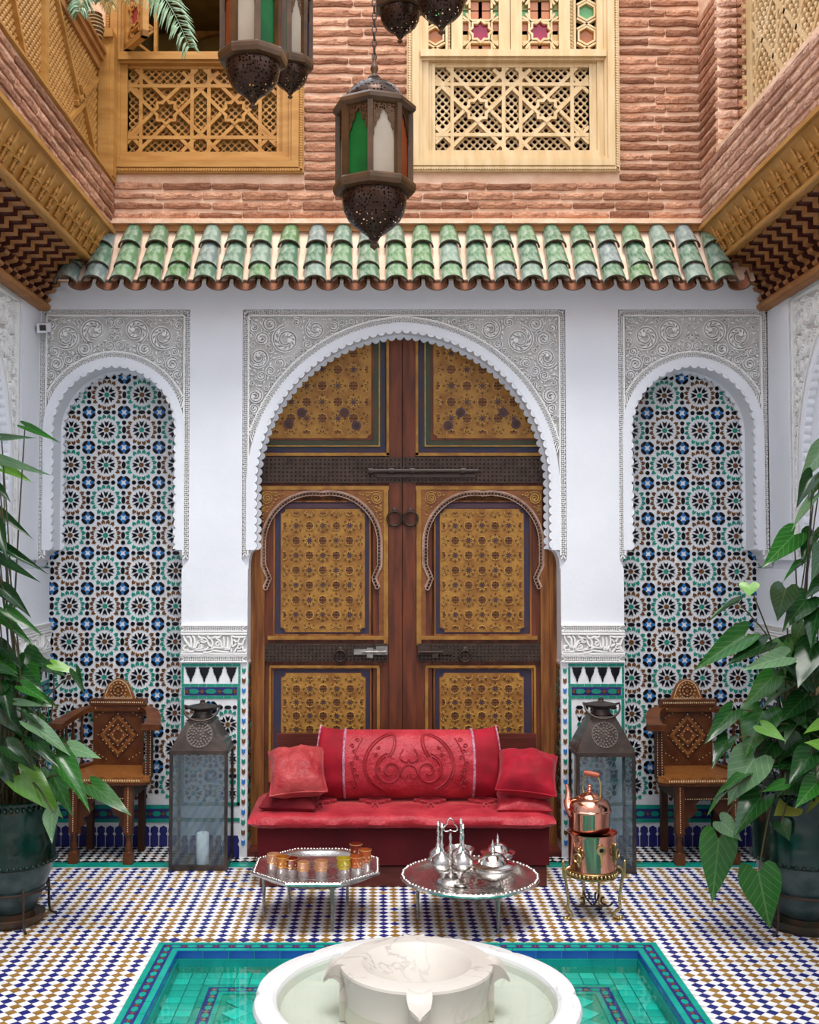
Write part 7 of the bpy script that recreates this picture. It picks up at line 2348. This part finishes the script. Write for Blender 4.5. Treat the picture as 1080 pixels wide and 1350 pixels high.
RL = [(1047, 705, 1007, 746, 34, 'm', -20), (1072, 702, 1056, 740, 26, 'd', 10), (1073, 655, 1042, 697, 20, 'p', 30), (1072, 628, 1050, 666, 24, 'd', 0), (1082, 632, 1064, 656, 24, 'd', 20),
      (1088, 590, 1054, 633, 30, 'p', -10), (988, 770, 988, 786, 26, 'b', 0), (974, 794, 928, 815, 9, 'p', 60), (1036, 776, 1024, 818, 38, 'd', 10), (1064, 790, 1034, 826, 36, 'd', -10),
      (1060, 820, 1043, 852, 30, 'm', 20), (982, 838, 915, 881, 34, 'm', -15), (1010, 848, 956, 874, 34, 'd', 15), (1035, 866, 983, 880, 26, 'p', -25), (1018, 893, 980, 933, 30, 'm', -20),
      (1050, 897, 1005, 926, 28, 'p', 15), (965, 938, 930, 978, 26, 'd', -10), (1006, 938, 981, 996, 52, 'm', 0), (1004, 957, 1036, 976, 22, 'b', 0), (1050, 948, 1033, 976, 22, 'p', 20),
      (1062, 968, 1015, 986, 26, 'd', -20), (995, 1000, 956, 1058, 58, 'p', 5), (1034, 1033, 1005, 1043, 20, 'm', 10), (1003, 1052, 965, 1100, 42, 'd', 10), (954, 1046, 930, 1073, 14, 'm', 40),
      (950, 1083, 980, 1107, 30, 'p', 0), (948, 1106, 939, 1190, 48, 'm', -5), (1000, 1150, 1016, 1226, 54, 'm', 5), (1046, 1060, 1020, 1074, 36, 'y', 0), (1047, 1074, 1046, 1104, 28, 'y', 10),
      (1056, 1066, 1086, 1050, 26, 'y', 0), (1076, 1033, 1050, 1062, 30, 'm', -10), (1092, 952, 1060, 964, 22, 'b', 10), (1092, 985, 1063, 977, 22, 'b', -10), (1072, 850, 1052, 905, 40, 'd', 0),
      (1080, 800, 1066, 850, 34, 'd', 20), (1085, 870, 1062, 920, 34, 'd', -20), (1090, 760, 1062, 786, 26, 'd', 0), (1060, 920, 1030, 950, 34, 'd', 0), (1070, 995, 1040, 1030, 36, 'd', 5),
      (1010, 960, 985, 1010, 30, 'd', 25), (960, 975, 938, 1006, 24, 'd', 10), (1090, 720, 1070, 764, 30, 'd', 10), (1062, 742, 1030, 760, 14, 'm', 40), (984, 1020, 940, 1046, 22, 'm', 30), (1030, 1085, 1042, 1108, 24, 'd', 0)]
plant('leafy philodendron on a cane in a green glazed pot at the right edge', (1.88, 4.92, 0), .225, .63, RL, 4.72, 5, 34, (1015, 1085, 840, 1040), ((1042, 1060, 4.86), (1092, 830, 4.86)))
LL = [(33, 562, 76, 580, 8, 'm', 20), (2, 576, 42, 577, 7, 'p', 50), (-4, 604, 68, 627, 12, 'p', 40), (4, 618, 43, 634, 15, 'b', 10), (-4, 672, 43, 709, 13, 'd', 20), (-6, 716, 60, 752, 15, 'd', 20),
      (-4, 733, 52, 767, 13, 'd', 30), (6, 778, 41, 812, 18, 'd', 10), (10, 805, 56, 836, 15, 'm', 20), (-4, 810, 43, 846, 18, 'm', 10), (70, 876, 106, 888, 16, 'b', 0), (100, 886, 110, 913, 14, 'd', 20),
      (-6, 880, 22, 889, 16, 'd', 0), (30, 905, 64, 923, 18, 'm', 10), (22, 925, 60, 931, 10, 'p', 40), (4, 908, 14, 948, 24, 'd', 0), (20, 958, 31, 977, 20, 'm', 0), (40, 955, 99, 993, 26, 'p', -10),
      (92, 985, 133, 999, 22, 'p', 10), (74, 998, 121, 1064, 34, 'm', -10), (26, 1022, 84, 1074, 46, 'b', -5), (68, 1018, 96, 1077, 28, 'm', 15), (122, 1036, 174, 1074, 28, 'm', 0), (70, 1072, 66, 1110, 24, 'p', 30),
      (-6, 690, 10, 735, 20, 'd', 0), (-2, 850, 26, 876, 20, 'd', 10), (2, 940, 34, 972, 26, 'd', 10), (10, 985, 48, 1014, 28, 'd', 0), (0, 1000, 18, 1044, 26, 'd', 10), (44, 975, 78, 1010, 22, 'd', 10),
      (-5, 770, 22, 800, 20, 'd', 0), (30, 938, 60, 958, 18, 'd', -20), (-6, 640, 14, 660, 14, 'd', 0)]
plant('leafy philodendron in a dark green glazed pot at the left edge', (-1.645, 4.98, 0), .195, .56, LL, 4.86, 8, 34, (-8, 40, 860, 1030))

# ------------------------------------------------------------------ palm on the gallery rail
pp = PX(124, 40, 5.80)
pr = root('potted_palm', 'small palm with arching fronds in a woven pot on the gallery handrail', 'plant', (pp.x, pp.y, 4.395))
b = MB(); b.lathe([(.030, 0), (.044, .02), (.052, .06), (.048, .10), (.040, .13), (.044, .14), (.036, .14), (.0001, .12)], 24)
b.build('pot', M['rosewood'], pr, smooth=45)
b = MB()
for k in range(6):
    z = .018+.020*k; r = (.0445, .050, .0535, .053, .050, .046)[k]
    b.tube([(r*cos(tau*i/20), r*sin(tau*i/20), z) for i in range(20)], .003, 5, closed=True)
b.build('woven_bands', M['palmstraw'], pr, smooth=60)
def frond(pts, ll, side, m, seed, droop=.5):
    b = MB(); r = random.Random(seed); P = smoothpath(pts, 8); n = len(P)
    b.tube(P, [.0045*(1-.8*i/n) for i in range(n)], 5)
    for i in range(1, n):
        t = i/(n-1); d = (P[min(i+1, n-1)]-P[i-1]).normalized()
        w = d.cross(Vector((0, 1, 0)));
        if w.length < .1: w = d.cross(Vector((1, 0, 0)))
        w.normalize()
        for rep in (0, .5):
            for s in (-1, 1):
                L = ll*(.35 + .9*sin(pi*min(1, t*.80+.16)))*r.uniform(.85, 1.1)
                q = P[i] - (P[i]-P[i-1])*rep
                tip = q + d*L*.62 + w*s*L*.62 + Vector((0, r.uniform(-.05, .05), -droop*L*.5))
                mid = q.lerp(tip, .5) + Vector((0, 0, .018))
                u = (tip-q).normalized().cross(Vector((0, 1, 0))).normalized()*.0065
                b.add([q, mid+u, tip, mid-u, mid + Vector((0, -.003, .0))], [(0, 1, 4), (1, 2, 4), (2, 3, 4), (3, 0, 4)])
    b.build('frond', m, pr, smooth=0, fix=False)
def L_(px, py, Y): return PX(px, py, Y) - pr.location
frond([L_(126, 6, 5.6), L_(150, -50, 5.5), L_(192, -30, 5.35), L_(224, 8, 5.25), L_(250, 62, 5.2)], .13, 1, M['palm'], 1)
frond([L_(126, 6, 5.6), L_(130, -45, 5.5), L_(118, -40, 5.4), L_(108, -5, 5.3), L_(104, 16, 5.25)], .11, 1, M['palm'], 2)
frond([L_(126, 6, 5.6), L_(112, -55, 5.5), L_(92, -45, 5.4), L_(78, -8, 5.35)], .10, 1, M['palm'], 3)
frond([L_(126, 6, 5.6), L_(145, -40, 5.6), L_(160, -30, 5.65), L_(172, -2, 5.7)], .09, 1, M['palmstraw'], 4)
frond([L_(126, 6, 5.6), L_(132, -30, 5.7), L_(140, -10, 5.75), L_(146, 12, 5.75)], .07, 1, M['palmstraw'], 5)
